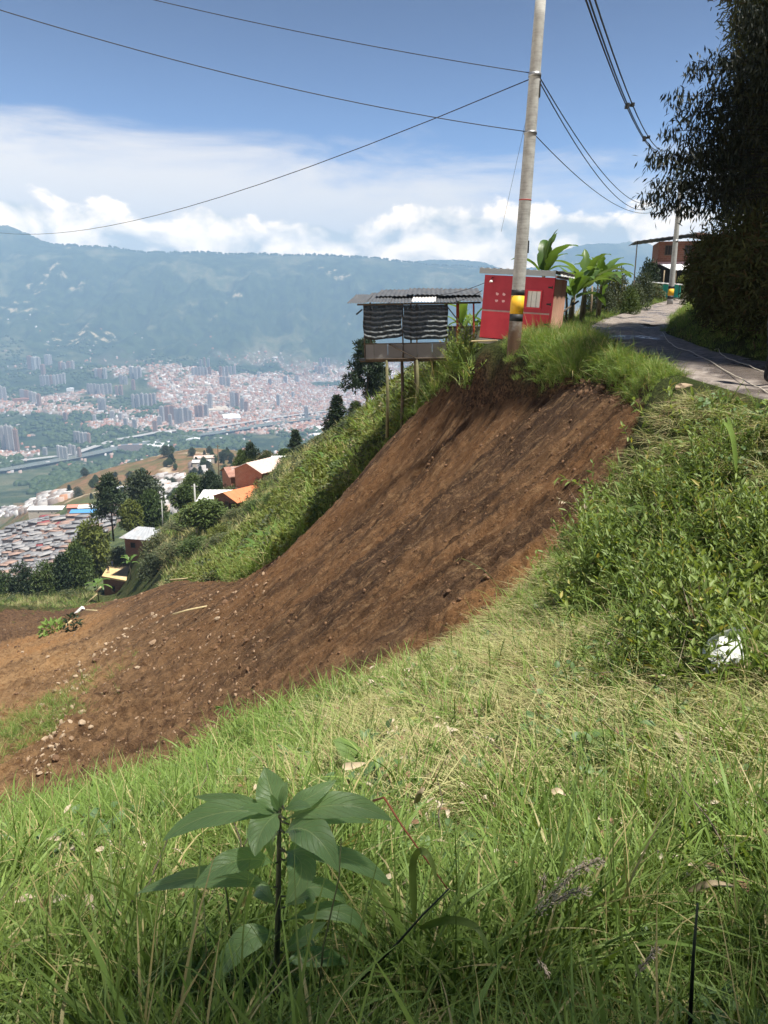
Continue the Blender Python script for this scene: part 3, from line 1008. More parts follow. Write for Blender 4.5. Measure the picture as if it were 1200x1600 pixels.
g = np.random.default_rng(5)
def zone_leaf(x, y):
    return sst(1.95, 2.7, x + 0.5 * pn(x * 0.9, y * 0.9, 15) - 0.05 * (y - 8)) * sst(4.6, 6.0, y)
def zone_straw(x, y):
    return sst(-1.2, 0.3, x + 0.9 * pn(x * 0.7, y * 0.7, 16)) * sst(3.1, 4.4, y + 0.8 * pn(x * 0.8, y * 0.8, 18)) * (1 - 0.85 * zone_leaf(x, y))


xy = pick_points(5200, -4, 4, 0.75, 4.7, lambda x, y: turfable(x, y) & (g.random(len(x)) < 1.05 - 0.85 * zone_straw(x, y)) & (g.random(len(x)) < 1.4 / (0.5 + 0.35 * y)) & (np.hypot(x, y) > 0.85), g)
p, r = place(xy, g, 0.22)
gnscatter('grass', p, r, (0.55 + 0.65 * g.random(len(p))) * (1 - 0.25 * sst(2.5, 4.5, p[:, 1])) * (0.65 + 0.6 * sst(-0.25, 0.3, pn(p[:, 0] * 1.6, p[:, 1] * 1.6, 51))), T_tall + T_wide[:1], 'long green grass in the near foreground', 1)
xy = pick_points(5200, -7, 4, 4.0, 14.0, lambda x, y: turfable(x, y, 0.35) & (g.random(len(x)) < (1 - 0.9 * zone_leaf(x, y)) * (1 - 0.85 * zone_straw(x, y))), g)
p, r = place(xy, g, 0.25)
gnscatter('grass', p, r, 0.75 + 0.75 * g.random(len(p)) + 0.03 * p[:, 1], T_short + T_tall[4:] + T_shortg[:1], 'bright short grass along the lip of the slide', 2)
xy = pick_points(6400, -4, 5, 2.8, 12.0, lambda x, y: turfable(x, y, 0.3) & (g.random(len(x)) < zone_straw(x, y)), g)
p, r = place(xy, g, 0.2, 0.0)
gnscatter('cut_grass', p, r, 0.7 + 0.7 * g.random(len(p)), T_straw, 'flattened cut grass drying on the slope', 3)
xy = pick_points(4300, 0.6, 9, 4.6, 14.0, lambda x, y: turfable(x, y, 0.1, 2.15) & (x < roadx(y)) & (g.random(len(x)) < zone_leaf(x, y) * (0.45 + 0.55 * sst(-0.1, -1.2, sdist(x, y)))), g)
p, r = place(xy, g, 0.35)
gnscatter('weeds', p, r, (0.75 + 0.85 * g.random(len(p)) ** 1.5) * (1 - 0.65 * sst(-3.4, -2.3, p[:, 0] - roadx(p[:, 1]))) * (1 - 0.5 * sst(-1.3, -0.1, sdist(p[:, 0], p[:, 1])) - 0.25 * sst(9.5, 12, p[:, 1])) * (0.50 + 0.85 * sst(-0.3, 0.4, pn(p[:, 0] * 1.1, p[:, 1] * 1.1, 19))), T_weed[:3] + T_weed2[:2] + T_wide + T_tall[:3] + T_broad[:3] + T_straw[:3], 'leafy green weeds on the bank below the road', 4)
T_bigweed = [tmpl('tall_weed', sum([list(weed_parts(0.45 + 0.35 * g.random(), 12, 0.15, 0.048, g, 'ovate' if k % 2 else 'lance')) for k in range(2)], []), [M_weed]) for _ in range(4)]
T_stem = [tmpl('dry_stalks', [blades(7, 0.10, 0.45, 0.95, 0.007, 0.5, 0.5, 4, g)], [M_dead]) for _ in range(2)]
xy = pick_points(520, 0.6, 9, 4.6, 13.5, lambda x, y: turfable(x, y, -0.1, 3.3) & (x < roadx(y)) & (g.random(len(x)) < zone_leaf(x, y)) & (pn(x * 1.1, y * 1.1, 61) > -0.15), g)
p, r = place(xy, g, 0.3)
gnscatter('tall_weeds', p, r, 0.6 + 0.6 * g.random(len(p)), T_bigweed + T_stem[:1] + T_fern[:1], 'taller broad-leaved weeds and dry stalks on the bank', 24)
xy = pick_points(1500, -4, 6, 1.0, 11.0, lambda x, y: turfable(x, y, 0.1, 1.9) & (g.random(len(x)) < 0.3 + 0.7 * sst(0.0, 0.2, pn(x * 0.9, y * 0.9, 25))), g)
p, r = place(xy, g, 0.3, -0.02)
gnscatter('ground_cover', p, r, (0.55 + 0.55 * g.random(len(p))) * (0.55 + 0.45 * sst(2.2, 4.5, p[:, 1])), T_broad + T_weed2[:1], 'low broad-leaved plants among the grass', 5)
xy = pick_points(420, -3, 4, 2.3, 9.0, lambda x, y: turfable(x, y, 0.1, 1.9), g)
p, r = place(xy, g, 0.3, -0.06)
gnscatter('fallen_leaves', p, r, 0.4 + 0.6 * g.random(len(p)), T_dead, 'pale dead leaves caught in the grass', 6)
xy = pick_points(30, -0.5, 4, 2.6, 7.0, lambda x, y: turfable(x, y, 0.1, 1.9) & (pn(x * 0.8, y * 0.8, 28) > 0.0), g)
p, r = place(xy, g, 0.2, -0.05)
gnscatter('ferns', p, r, 0.5 + 0.5 * g.random(len(p)), T_fern, 'small green ferns lying among the cut grass', 7)
xy = pick_points(150, -3, 4, 2.0, 9.0, lambda x, y: turfable(x, y, 0.1, 1.9), g)
p, r = place(xy, g, 0.25, -0.04)
gnscatter('twigs', p, r, 0.6 + 0.7 * g.random(len(p)), T_twig, 'thin dry twigs lying in the grass', 8)
# verge beside the road, clump in front of the pole, bank under the hedge
xy = pick_points(5200, 2, 34, 8.5, 70, lambda x, y: (sdist(x, y) < 0.3) & (np.abs(x - roadx(y)) > 1.35) & (((x < roadx(y)) & (x > roadx(y) - 2.4 - 0.06 * y)) | ((x > roadx(y)) & (x < roadx(y) + 3.2))) & (g.random(len(x)) < 12.0 / y) & (g.random(len(x)) < 0.35 + 0.65 * sst(1.4, 2.2, np.abs(x - roadx(y)))), g)
p, r = place(xy, g, 0.25)
gnscatter('verge_grass', p, r, (0.7 + 0.6 * g.random(len(p))) * (1 + 0.02 * p[:, 1]) * np.where((p[:, 1] < 16) & (p[:, 0] < roadx(p[:, 1])), 0.42, 1.0), T_short + T_shortg, 'short grass on the verges of the dirt road', 9)
xy = pick_points(3000, 2.2, 7, 13.6, 21.5, lambda x, y: (sdist(x, y) < 0.35) & (x < roadx(y) - 1.25) & (x > 3.75 + 0.12 * np.clip(y - 19.4, 0, 9)) & (g.random(len(x)) < 0.75) & (g.random(len(x)) < 0.3 + 0.7 * sst(-3.4, -2.2, x - roadx(y)) * 1.0 + 0.5 * (sdist(x, y) > -1.3)), g)
p, r = place(xy, g, 0.3)
dl = sst(-0.6, 0.25, sdist(p[:, 0], p[:, 1]))
r[:, 1] -= 0.55 * dl * np.cos(r[:, 2]); r[:, 0] += 0.55 * dl * np.sin(r[:, 2])
gnscatter('grass_clump', p, r, (0.8 + 0.6 * g.random(len(p))) * (0.75 + 0.4 * sst(14, 18, p[:, 1])), T_tall[4:] + T_short + T_tall[:1], 'overhanging clump of bright grass at the foot of the pole', 10)
# far rim of the slide and the hillside behind
xy = pick_points(3200, -12, 3.6, 21.5, 42, lambda x, y: (sdist(x, y) < 0.35 + 0.004 * y) & (sdist(x, y) > -5) & (g.random(len(x)) < 26 / y) & ~((x > 2.7) & (y < 25)), g)
p, r = place(xy, g, 0.3, 0.05)
gnscatter('rim_grass', p, r, 1.3 + 1.3 * g.random(len(p)), T_tall[2:] + T_weed[:1], 'tall grass along the far rim of the slide', 11)


def leafcloud(n, R, size, g, flat=0.75, z0=0.0):
    d = nrm(g.normal(size=(n, 3))); rr = R * (0.55 + 0.45 * g.random(n)) ** 0.6
    b = d * rr[:, None] * np.array([1, 1, flat]); b[:, 2] += R * flat * 0.7 + z0
    return leaves(b, d + 0.7 * g.normal(size=(n, 3)), size * (0.6 + 0.8 * g.random(n)), size * 0.5, 0.3, 0.2, 2, 0.6, 'lance', g)


g = np.random.default_rng(15)
T_shrub = [tmpl('low_shrub', [leafcloud(190, 0.55, 0.15, g)], [m_]) for m_ in (M_tolive, M_tyel, M_tgreen, M_tgrey, M_tolive)]
T_dry = [tmpl('dry_clump', [blades(30, 0.35, 0.3, 0.8, 0.03, 0.5, 1.0, 3, g)], [m_]) for m_ in (M_straw, M_gbright, M_straw)]
T_lush = [tmpl('lush_clump', [blades(26, 0.35, 0.4, 1.1, 0.05, 0.5, 1.3, 3, g)], [M_gbright]), tmpl('lush_leaves', [leafcloud(130, 0.5, 0.2, g)], [M_tyel])]
hill_keep = lambda x, y: (sdist(x, y) < 0.0) & (np.abs(x) < 0.62 * y) & (x < roadx(y) - 2.6) & ((x < 2.2) | (y > 34)) & ~((x / y > -0.42) & (x / y < -0.315) & (y > 88)) & (g.random(len(x)) < 45 / (15 + y))
xy = pick_points(5200, -80, 24, 24, 150, hill_keep, g)
p, r = place(xy, g, 0.2, 0.1)
gnscatter('hill_grass', p, r, (0.7 + 0.7 * g.random(len(p))) * (1 + 0.006 * p[:, 1]), T_dry, 'dry and green grass on the hillside', 12)
xy = pick_points(3400, -80, 24, 24, 150, lambda x, y: hill_keep(x, y) & (fbm(x * 0.10, y * 0.05, 3, 44) > 0.06), g)
p, r = place(xy, g, 0.2, 0.15)
gnscatter('undergrowth', p, r, (0.5 + 1.0 * g.random(len(p)) ** 2.5) * (1 + 0.004 * p[:, 1]), T_shrub, 'rough scrubby undergrowth on the hillside', 13)
xy = pick_points(900, -22, 2, 25, 75, lambda x, y: (sdist(x, y) < 0.2) & (sdist(x, y) > -7 - 0.1 * y), g)
p, r = place(xy, g, 0.2, 0.1)
gnscatter('rim_plants', p, r, (0.7 + 0.6 * g.random(len(p))) * (1 + 0.006 * p[:, 1]), T_lush, 'lush bright green plants beside the slide', 14)
# tufts that came down with the slide
def tuft_spots(g):
    out = []
    for cx, cy, Yd, sx, sy, n in ((40, 1080, 27, 1.6, 1.2, 150), (20, 1120, 25, 1.2, 0.8, 70), (60, 1150, 23, 1.0, 0.6, 60), (90, 1170, 22, 0.8, 0.5, 50), (30, 1190, 20, 1.1, 0.6, 70), (5, 1160, 22, .9, .6, 50), (140, 935, 118, 9, 4, 120), (125, 965, 85, 2.5, 2, 25)):
        c = P(cx, cy, Yd)
        out.append(np.stack([c.x + sx * g.normal(size=n), c.y + sy * g.normal(size=n)], 1))
    return np.concatenate(out)
xy = tuft_spots(g)
zz, _, _ = SZ(xy[:, 0], xy[:, 1])
p = np.stack([xy[:, 0], xy[:, 1], zz - 0.05], 1); n = len(p)
gnscatter('slid_turf_grass', p, np.stack([0.4 * g.normal(size=n), 0.4 * g.normal(size=n), 6.28 * g.random(n)], 1), (0.8 + 0.6 * g.random(n)) * (1 + 0.01 * p[:, 1]), T_tall + T_shortg, 'tufts of grass carried down on the debris', 15)
# ------------------------------------------------------------------ dirt road
m_road, t = mat('wet_dirt_road')
pos = t.n('NewGeometry').outputs['Position']
n1 = t.noise(pos, 0.55, 6, 0.6); n2 = t.noise(pos, 5.0, 7, 0.7); n3 = t.noise(pos, 30.0, 4, 0.7)
wet = t.step(n1, 0.50, 0.60)
c = t.mix(t.step(n2, 0.3, 0.7), (0.120, 0.094, 0.078), (0.300, 0.262, 0.230))
c = t.mix(t.math('MULTIPLY', wet, 0.65), c, (0.070, 0.056, 0.048))
c = t.mix(t.step(n3, 0.62, 0.72), c, (0.34, 0.30, 0.26))
finish(t, c, t.mix(wet, (0.85, 0.85, 0.85), (0.22, 0.22, 0.22)), t.math('ADD', n2, t.math('MULTIPLY', n3, 0.4)), 0.05, 0.8, 0.35)
ys = np.concatenate([np.linspace(-6, 30, 260), np.linspace(30.3, 84, 120)])
cs = np.linspace(-1.75, 1.75, 30)
V = []
for yy in ys:
    c0 = roadx(yy); tx = (roadx(yy + 0.5) - roadx(yy - 0.5)); nl = math.hypot(1, tx)
    for q in cs:
        V.append((c0 + q / nl, yy - q * tx / nl, 0))
V = np.array(V)
rr = np.tile(cs, len(ys))
V[:, 2] = roadz(V[:, 1]) - 0.05 * np.exp(-((np.abs(rr) - 0.7) / 0.22) ** 2) - 0.30 * sst(1.25, 1.75, np.abs(rr)) + 0.035 * fbm(V[:, 0] * 1.3, V[:, 1] * 1.3, 4, 8) + 0.012
tag(ob('dirt_road', mesh_np('dirt_road', V, grid_faces(len(ys), len(cs)), [m_road])), 'muddy stony dirt road curving uphill', kind='structure')
m_pud = simple('puddle_water', (0.09, 0.08, 0.07), 0.03, 0.1, 3.0, spec=0.6)
g = np.random.default_rng(4)
for cx, cy, a, b, lab in ((955, 541, 0.85, 0.5, 'largest'), (975, 530, 0.6, 0.6, ''), (1000, 553, 0.55, 0.32, ''), (1003, 505, 0.35, 1.7, ''), (930, 533, 0.4, 0.3, '')):
    v_ = uv(cx, cy)
    Yp = min((abs(roadz(y) - v_[1] * y), y) for y in np.linspace(9, 60, 800))[1]
    x0 = v_[0] * Yp
    pts = []
    for k in range(26):
        th = 2 * PI * k / 26; rad = 1 + 0.5 * pn(np.array([2.1 * math.cos(th) + cx]), np.array([2.1 * math.sin(th)]), 5)[0]
        pts.append((x0 + a * rad * math.cos(th), Yp + b * rad * math.sin(th), float(roadz(Yp)) - 0.006))
    mb = MB().add(pts, [tuple(range(26))])
    tag(mb.build('puddle', m_pud), 'shallow puddle reflecting the sky on the dirt road', kind='structure')

# ------------------------------------------------------------------ utility poles and cables
m_conc = simple('pole_concrete', (0.36, 0.365, 0.345), 0.85, 0.16, 5.0, 0.004, dirt=(0.22, 0.215, 0.195))
m_black = simple('black_paint', (0.022, 0.024, 0.026), 0.6, 0.2, 6.0)
m_yel = simple('yellow_paint', (0.70, 0.40, 0.025), 0.55, 0.1, 8.0, dirt=(0.42, 0.26, 0.04))
m_red_mark = simple('red_paint', (0.35, 0.05, 0.04), 0.6)
m_steel = simple('galvanised_steel', (0.30, 0.31, 0.32), 0.45, 0.2, 10, metal=0.7)
m_cable = simple('cable_rubber', (0.030, 0.034, 0.040), 0.6, 0.1)
m_wire = simple('wire_metal', (0.09, 0.10, 0.11), 0.5, 0.1)


m_polebase, t = mat('pole_concrete_earthy')
co = t.n('TexCoord').outputs['Object']; zc = t.n('SeparateXYZ', {0: co}).outputs[2]
nz = t.noise(co, 5.0, 7, 0.62); ring = t.noise(t.mapv(co, (2, 2, 40)), 1.0, 5, 0.7)
c = t.mix(t.step(t.math('ADD', t.math('MULTIPLY', nz, 0.6), t.math('MULTIPLY', ring, 0.4)), 0.35, 0.66), (0.27, 0.27, 0.25), (0.43, 0.435, 0.41))
c = t.mix(t.step(t.math('ADD', zc, t.math('MULTIPLY', nz, 1.6)), 6.9, 5.5), c, (0.115, 0.072, 0.045))
finish(t, c, 0.88, ring, 0.006, 0.6, 0.2)


def utility_pole(label, foot, top, r0, r1, bands, Y, group, pm):
    t = thing('utility_pole', label, 'utility pole', foot, 0, group)
    ax = top - foot
    def at(py):
        f = [(abs(uv(600, py)[1] * Y - (foot + ax * k).z), k) for k in np.linspace(0, 1, 1500)]
        return min(f)[1]
    rad = lambda k: r0 + (r1 - r0) * k
    n = 14
    MB().tube([ax * (i / n) for i in range(n + 1)], [rad(i / n) for i in range(n + 1)], 22).build('post', pm, t, True)
    names = {'b': ('black_band', m_black), 'y': ('yellow_band', m_yel), 'r': ('red_ring', m_red_mark), 's': ('clamp', m_steel)}
    for kd, ya, yb in bands:
        ka, kb = at(ya), at(yb)
        e = 0.004 if kd != 's' else 0.018
        MB().tube([ax * kb, ax * ka], [rad(kb) + e, rad(ka) + e], 22).build(names[kd][0], names[kd][1], t, True)
    return t, at, ax


fp = P(796, 632, 20.1); tp = P(847, -30, 20.1); fp = tp + (fp - tp) * 1.3
pole1, at1, ax1 = utility_pole('tall grey concrete pole leaning in front of the red kiosk, with black and yellow bands', fp, tp, 0.205, 0.125,
                   [('b', 453, 461.5), ('y', 462, 490.5), ('b', 491, 502), ('r', 312, 313.5), ('s', 114, 121), ('s', 206, 210)], 20.1, 'concrete poles along the road', m_polebase)
MB().box((0.155, -0.05, (P(600, 386, 20.1).z - fp.z)), (0.05, 0.05, 0.30)).build('bracket', m_black, pole1).location = (ax1 * at1(386)).to_2d().to_3d()
MB().box((0.13, -0.03, (P(600, 140, 20.1).z - fp.z)), (0.05, 0.10, 0.36)).build('cable_guide', m_black, pole1).location = (ax1 * at1(140)).to_2d().to_3d()
fq = P(1046.5, 476, 52); fq.z = h0(fq.x, fq.y) - 0.2; tq = P(1064, 285, 52)
pole2, at2, ax2 = utility_pole('slimmer grey concrete pole farther up the road, half behind the overhanging leaves', fq, tq, 0.20, 0.13,
                   [('b', 447, 451), ('y', 451.4, 462), ('b', 462.4, 467), ('s', 375, 378), ('s', 330, 334)], 52, 'concrete poles along the road', m_conc)


def cable(name, pts, sag, r, label, group=None, cat='cable', m=None):
    a, b = pts
    q = [a.lerp(b, k / 20) - Vector((0, 0, sag * 4 * (k / 20) * (1 - k / 20))) for k in range(21)]
    o = MB().tube([w_ - a for w_ in q], r, 5).build(name, m or m_cable, None, True)
    o.location = a
    return tag(o, label, cat, group)


at19 = lambda px, py: P(px, py, 20.1)
cable('power_cable', (at19(836, 115), P(200, -10, 21)), 0.10, 0.011, 'thin cable crossing the upper left sky from the near pole', None)
cable('power_cable', (at19(826, 206), P(-40, 3, 17)), 0.25, 0.011, 'thin cable below the top one, falling from the upper left corner to the near pole')
cable('power_cable', (at19(832, 122), P(-60, 352, 70)), 1.9, 0.013, 'thin cable sagging down to the left across the clouds from the near pole')
cable('power_cable', (at19(844, 122), P(1019, 318, 52)), 0.9, 0.015, 'upper of two parallel cables running from the near pole to the far pole', 'cables between the two poles')
cable('power_cable', (at19(843, 128), P(1019, 324, 52)), 1.1, 0.015, 'lower of two parallel cables running from the near pole to the far pole', 'cables between the two poles')
cable('power_cable', (at19(838, 213), P(1030, 328, 52)), 0.8, 0.012, 'single thin cable from the middle clamp of the near pole to the far pole', 'cables between the two poles')
cable('guy_wire', (at19(824, 178), P(783, 362, 26)), 0.0, 0.005, 'fine guy wire slanting down left from the near pole over the kiosk roof', None, 'wire', m_wire)
tri = thing('cable_bundle', 'three thick black cables tied by spacers, sweeping down to the trees at upper right', 'cable', P(905, -30, 11))
o0 = P(905, -30, 11)
ends = [(P(905, -30, 11), P(1052, 226, 46)), (P(911, -30, 11.1), P(1050, 222, 46)), (P(920, -30, 11), P(1056, 220, 46))]
lines = []
for a, b in ends:
    q = [a.lerp(b, k / 24) - Vector((0, 0, 1.15 * 4 * (k / 24) * (1 - k / 24))) for k in range(25)]
    lines.append(q)
    MB().tube([w_ - o0 for w_ in q], 0.014, 6).build('conductor', m_cable, tri, True)
for k in (5, 9):
    c0 = [l[k] - o0 for l in lines]
    mb = MB()
    for i in range(3):
        mb.tube([c0[i], c0[(i + 1) % 3]], 0.02, 5)
        mb.box(tuple(c0[i]), (0.07, 0.10, 0.07))
    mb.build('spacer', m_black, tri)

# ------------------------------------------------------------------ red kiosk
def redpaint(name, a, b, seed):
    m, t = mat(name)
    co = t.mapv(t.n('TexCoord').outputs['Object'], (1, 1, 1), (seed, 0, 0))
    n1 = t.noise(co, 2.5, 6, 0.6); n2 = t.noise(t.mapv(co, (9, 9, 1.2)), 2.0, 6, 0.7)
    c = t.mix(t.step(n1, 0.3, 0.7), a, b)
    c = t.mix(t.math('MULTIPLY', t.step(n2, 0.60, 0.75), 0.35), c, (0.50, 0.20, 0.19))
    finish(t, c, 0.5, n2, 0.002, 0.4, 0.35)
    return m


m_red1 = redpaint('dark_red_paint', (0.36, 0.014, 0.036), (0.44, 0.022, 0.048), 0)
m_red2 = redpaint('bright_red_paint', (0.54, 0.020, 0.045), (0.62, 0.032, 0.060), 3)
m_plank, t = mat('faded_red_planks')
co = t.n('TexCoord').outputs['Object']; rnd = t.n('ObjectInfo').outputs['Random']
n1 = t.noise(t.mapv(co, (12, 12, 1.0)), 1.5, 6, 0.7); zc = t.n('SeparateXYZ', {0: co}).outputs[2]
c = t.mix(t.step(t.math('ADD', n1, t.math('MULTIPLY', rnd, 0.2)), 0.35, 0.75), (0.42, 0.125, 0.085), (0.55, 0.30, 0.21))
c = t.mix(t.math('MULTIPLY', t.step(t.math('ADD', zc, t.math('MULTIPLY', n1, 0.5)), 1.2, 0.5), 0.7), c, (0.60, 0.38, 0.27))
finish(t, c, 0.85, n1, 0.004, 0.5, 0.2)
m_fascia = simple('grey_sheet_metal', (0.33, 0.36, 0.38), 0.5, 0.12, 5, metal=0.2)
m_zincw = simple('pale_zinc', (0.66, 0.65, 0.62), 0.5, 0.15, 6, metal=0.2, dirt=(0.35, 0.27, 0.2))
m_white = simple('white_paint', (0.74, 0.74, 0.71), 0.6, 0.08, 8)
m_pinkgrey = simple('grey_pink_batten', (0.42, 0.27, 0.27), 0.7, 0.15, 8)
m_wood = simple('weathered_wood', (0.27, 0.21, 0.14), 0.9, 0.3, 7, 0.004)
m_woodd = simple('dark_wood', (0.085, 0.066, 0.048), 0.9, 0.3, 7, 0.004)
m_woodl = simple('pale_wood', (0.44, 0.36, 0.20), 0.85, 0.2, 7, 0.003)
m_sticker = simple('pale_pink_paint', (0.75, 0.45, 0.47), 0.6, 0.2, 30)

KW, KD, KH = 2.05, 1.35, 1.76
kp = P(749, 527, 22.4)
kio = thing('kiosk', 'small red roadside kiosk with a white shutter perched on the broken edge of the slide', 'kiosk', kp)
kio.rotation_euler = (0.0, math.radians(3.6), math.radians(-27))
hs = 0.78
MB().box((KW / 2, 0.03, hs / 2), (KW, 0.06, hs - 0.004)).build('lower_panel', m_red2, kio, bevel=0.006)
win = (1.30, 1.72, 0.92, 1.40)
mb = MB()
mb.box((win[0] / 2, 0.03, (hs + KH) / 2), (win[0], 0.06, KH - hs)); mb.box(((win[1] + KW) / 2, 0.03, (hs + KH) / 2), (KW - win[1], 0.06, KH - hs))
mb.box(((win[0] + win[1]) / 2, 0.03, (hs + win[2]) / 2), (win[1] - win[0], 0.06, win[2] - hs)); mb.box(((win[0] + win[1]) / 2, 0.03, (win[3] + KH) / 2), (win[1] - win[0], 0.06, KH - win[3]))
mb.build('upper_panel', m_red1, kio)
MB().box((KW / 2 - 0.02, -0.006, hs), (KW - 0.05, 0.024, 0.045)).build('batten', m_pinkgrey, kio, bevel=0.004)
sh = MB().box(((win[0] + win[1]) / 2, 0.045, (win[2] + win[3]) / 2), (win[1] - win[0] - 0.01, 0.02, win[3] - win[2] - 0.01)).build('shutter', m_woodd, kio)
for k in range(3):
    w_ = (win[1] - win[0]) / 3
    MB().box((win[0] + w_ * (k + 0.5), 0.018, (win[2] + win[3]) / 2), (w_ - 0.012, 0.03, win[3] - win[2] - 0.015)).build('shutter_board', m_white, sh, bevel=0.004)
for i, j in ((0, 0), (1, 0), (0, 1), (1, 1)):
    mb = MB(); cx, cz = 0.42 + 0.20 * i, 1.06 + 0.19 * j
    pts = [(cx + 0.043 * (1 + 0.25 * math.sin(3 * a + i + j)) * math.cos(a), -0.004, cz + 0.043 * (1 + 0.25 * math.cos(2 * a + j)) * math.sin(a)) for a in np.linspace(0, 2 * PI, 12, endpoint=False)]
    mb.poly_prism(pts, (0, 0.003, 0)); mb.build('painted_dot', m_sticker, kio)
lam = MB().tube([(0.24, -0.10, 1.62), (0.24, -0.09, 1.66), (0.24, -0.03, 1.69), (0.24, 0.0, 1.69)], 0.012, 8).build('lamp_arm', m_black, kio, True)
MB().tube([(0.24, -0.10, 1.56), (0.24, -0.10, 1.59), (0.24, -0.10, 1.62)], [0.055, 0.048, 0.02], 12).build('lamp_bulb', m_white, kio, True)
npl = 7
for k in range(npl):
    w_ = KD / npl
    o = MB().box((0, 0, 0), (0.035, w_ - 0.008, KH - 0.03 * random.random())).build('plank', m_plank, kio, bevel=0.004)
    o.location = (KW - 0.018 + 0.004 * random.random(), 0.065 + w_ * (k + 0.5), KH / 2 - 0.01)
mb = MB()
for a_, b_, c_, d_ in ((win[0], win[1], win[2], win[2]), (win[0], win[1], win[3], win[3]), (win[0], win[0], win[2], win[3]), (win[1], win[1], win[2], win[3])):
    mb.box(((a_ + b_) / 2, -0.008, (c_ + d_) / 2), (b_ - a_ + 0.05, 0.03, d_ - c_ + 0.05 if d_ > c_ else 0.04) if b_ > a_ else (0.04, 0.028, d_ - c_ - 0.04))
mb.build('window_frame', m_red2, kio)
MB().box((0.98, -0.004, (hs + KH) / 2), (0.022, 0.012, KH - hs - 0.06)).build('panel_seam', m_red1, kio)
MB().box((KW - 0.02, 0.02, KH / 2), (0.06, 0.07, KH)).build('corner_post', m_red1, kio, bevel=0.005)
for zz in (0.5, 1.05, 1.5):
    MB().box((KW - 0.10, -0.008, zz), (0.12, 0.014, 0.045)).tube([(KW - 0.045, -0.018, zz - 0.04), (KW - 0.045, -0.018, zz + 0.04)], 0.014, 8).build('hinge', m_black, kio)
MB().box((0.03, KD / 2 + 0.06, KH / 2), (0.05, KD, KH)).build('left_wall', m_red1, kio)
MB().box((KW / 2, KD + 0.03, KH / 2), (KW - 0.1, 0.05, KH)).build('back_wall', m_red1, kio)
mb = MB()
mb.box((KW / 2 - 0.06, -0.09, KH + 0.105), (KW + 0.16, 0.03, 0.145)); mb.build('fascia', m_fascia, kio, bevel=0.006)
nc = 46; V = []
for j in range(2):
    for i in range(nc):
        V.append((-0.14 + (KW + 0.34) * i / (nc - 1), -0.10 + (KD + 0.3) * j, KH + 0.185 + 0.012 * math.sin(i * 1.7) - 0.05 * j))
ob('roof_sheet', mesh_np('roof_sheet', V, grid_faces(2, nc), [m_zincw]), kio)
V = []
for j in range(5):
    for i in range(18):
        V.append((KW + 0.03 + 0.17 * j / 4 + 0.01 * math.sin(i * 1.3), -0.09 + (KD + 0.25) * i / 17, KH + 0.18 - 0.13 * (j / 4) ** 2 + 0.012 * math.sin(i * 2.2 + j)))
ob('roof_flashing', mesh_np('roof_flashing', V, grid_faces(5, 18), [m_zincw]), kio)
MB().box((KW + 0.03, KD / 2, KH + 0.03), (0.05, KD + 0.05, 0.07)).build('eave_beam', m_pinkgrey, kio)
MB().box((KW / 2, KD / 2, -0.09), (KW + 0.02, KD + 0.1, 0.14)).build('floor_slab', m_conc, kio, bevel=0.01)
tag(MB().box((0, 0, 0), (0.78, 0.14, 0.035)).build('loose_board', m_woodl, None, bevel=0.004, loc=P(757, 532.5, 22.2)), 'pale loose board sticking out under the left corner of the kiosk', 'board').rotation_euler = (0.05, -0.04, -0.3)
g = np.random.default_rng(3)


def rock_mesh(name, r, m, seed, sq=(1, 0.8, 0.6), sub=2):
    bm = bmesh.new(); bmesh.ops.create_icosphere(bm, subdivisions=sub, radius=1.0)
    for v in bm.verts:
        q = v.co
        k = 0.75 + 0.55 * fbm(np.array([q.x * 1.3 + seed * 7]), np.array([q.y * 1.3 + q.z * 2.1]), 3, seed)[0]
        for nn in ((0.8, 0.5, 0.3), (-0.6, 0.7, 0.4), (0.1, -0.9, 0.4), (0.2, 0.1, 1.0)):
            d = q.normalized().dot(Vector(nn).normalized()); k = min(k, 0.72 / max(d, 0.05)) if d > 0.75 else k
        v.co = Vector((q.x * sq[0], q.y * sq[1], q.z * sq[2])) * k * r
    me = D.meshes.new(name); bm.to_mesh(me); bm.free(); me.materials.append(m)
    return me


m_rock = simple('debris_rock', (0.24, 0.165, 0.105), 0.9, 0.35, 4.0, 0.01)
m_rockp = simple('pale_rock', (0.33, 0.25, 0.17), 0.9, 0.25, 4.0, 0.01)
m_clod = simple('earth_clod', (0.13, 0.075, 0.042), 0.95, 0.35, 5.0, 0.015)
o = ob('concrete_chunk', rock_mesh('concrete_chunk', 0.42, m_conc, 4, (1.1, 0.7, 0.45)), None, P(790, 541, 21.6)); tag(o, 'broken grey concrete lump between the kiosk and the pole', 'concrete')

# ------------------------------------------------------------------ shack on stilts
m_net, t = mat('black_shade_net')
co = t.n('TexCoord').outputs['UV']
n1 = t.noise(co, 40, 4, 0.6); at_v = t.n('Attribute', None, attribute_name='v').outputs['Fac']
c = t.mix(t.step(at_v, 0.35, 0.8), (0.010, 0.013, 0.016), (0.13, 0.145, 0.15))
p_ = t.n('BsdfPrincipled', {'Base Color': c, 'Roughness': 0.7}); tr = t.n('BsdfTransparent')
mx = t.n('MixShader', {0: t.math('MULTIPLY', t.step(n1, 0.5, 0.7), 0.25), 1: p_.outputs[0], 2: tr.outputs[0]}); t.n('OutputMaterial', {'Surface': mx.outputs[0]})
m_poly, t = mat('grey_translucent_sheet')
co = t.n('TexCoord').outputs['Object']; rnd = t.n('ObjectInfo').outputs['Random']
n1 = t.noise(co, 3.0, 5, 0.6)
c = t.mix(t.math('ADD', t.math('MULTIPLY', n1, 0.5), t.math('MULTIPLY', rnd, 0.5)), (0.20, 0.195, 0.19), (0.40, 0.39, 0.375))
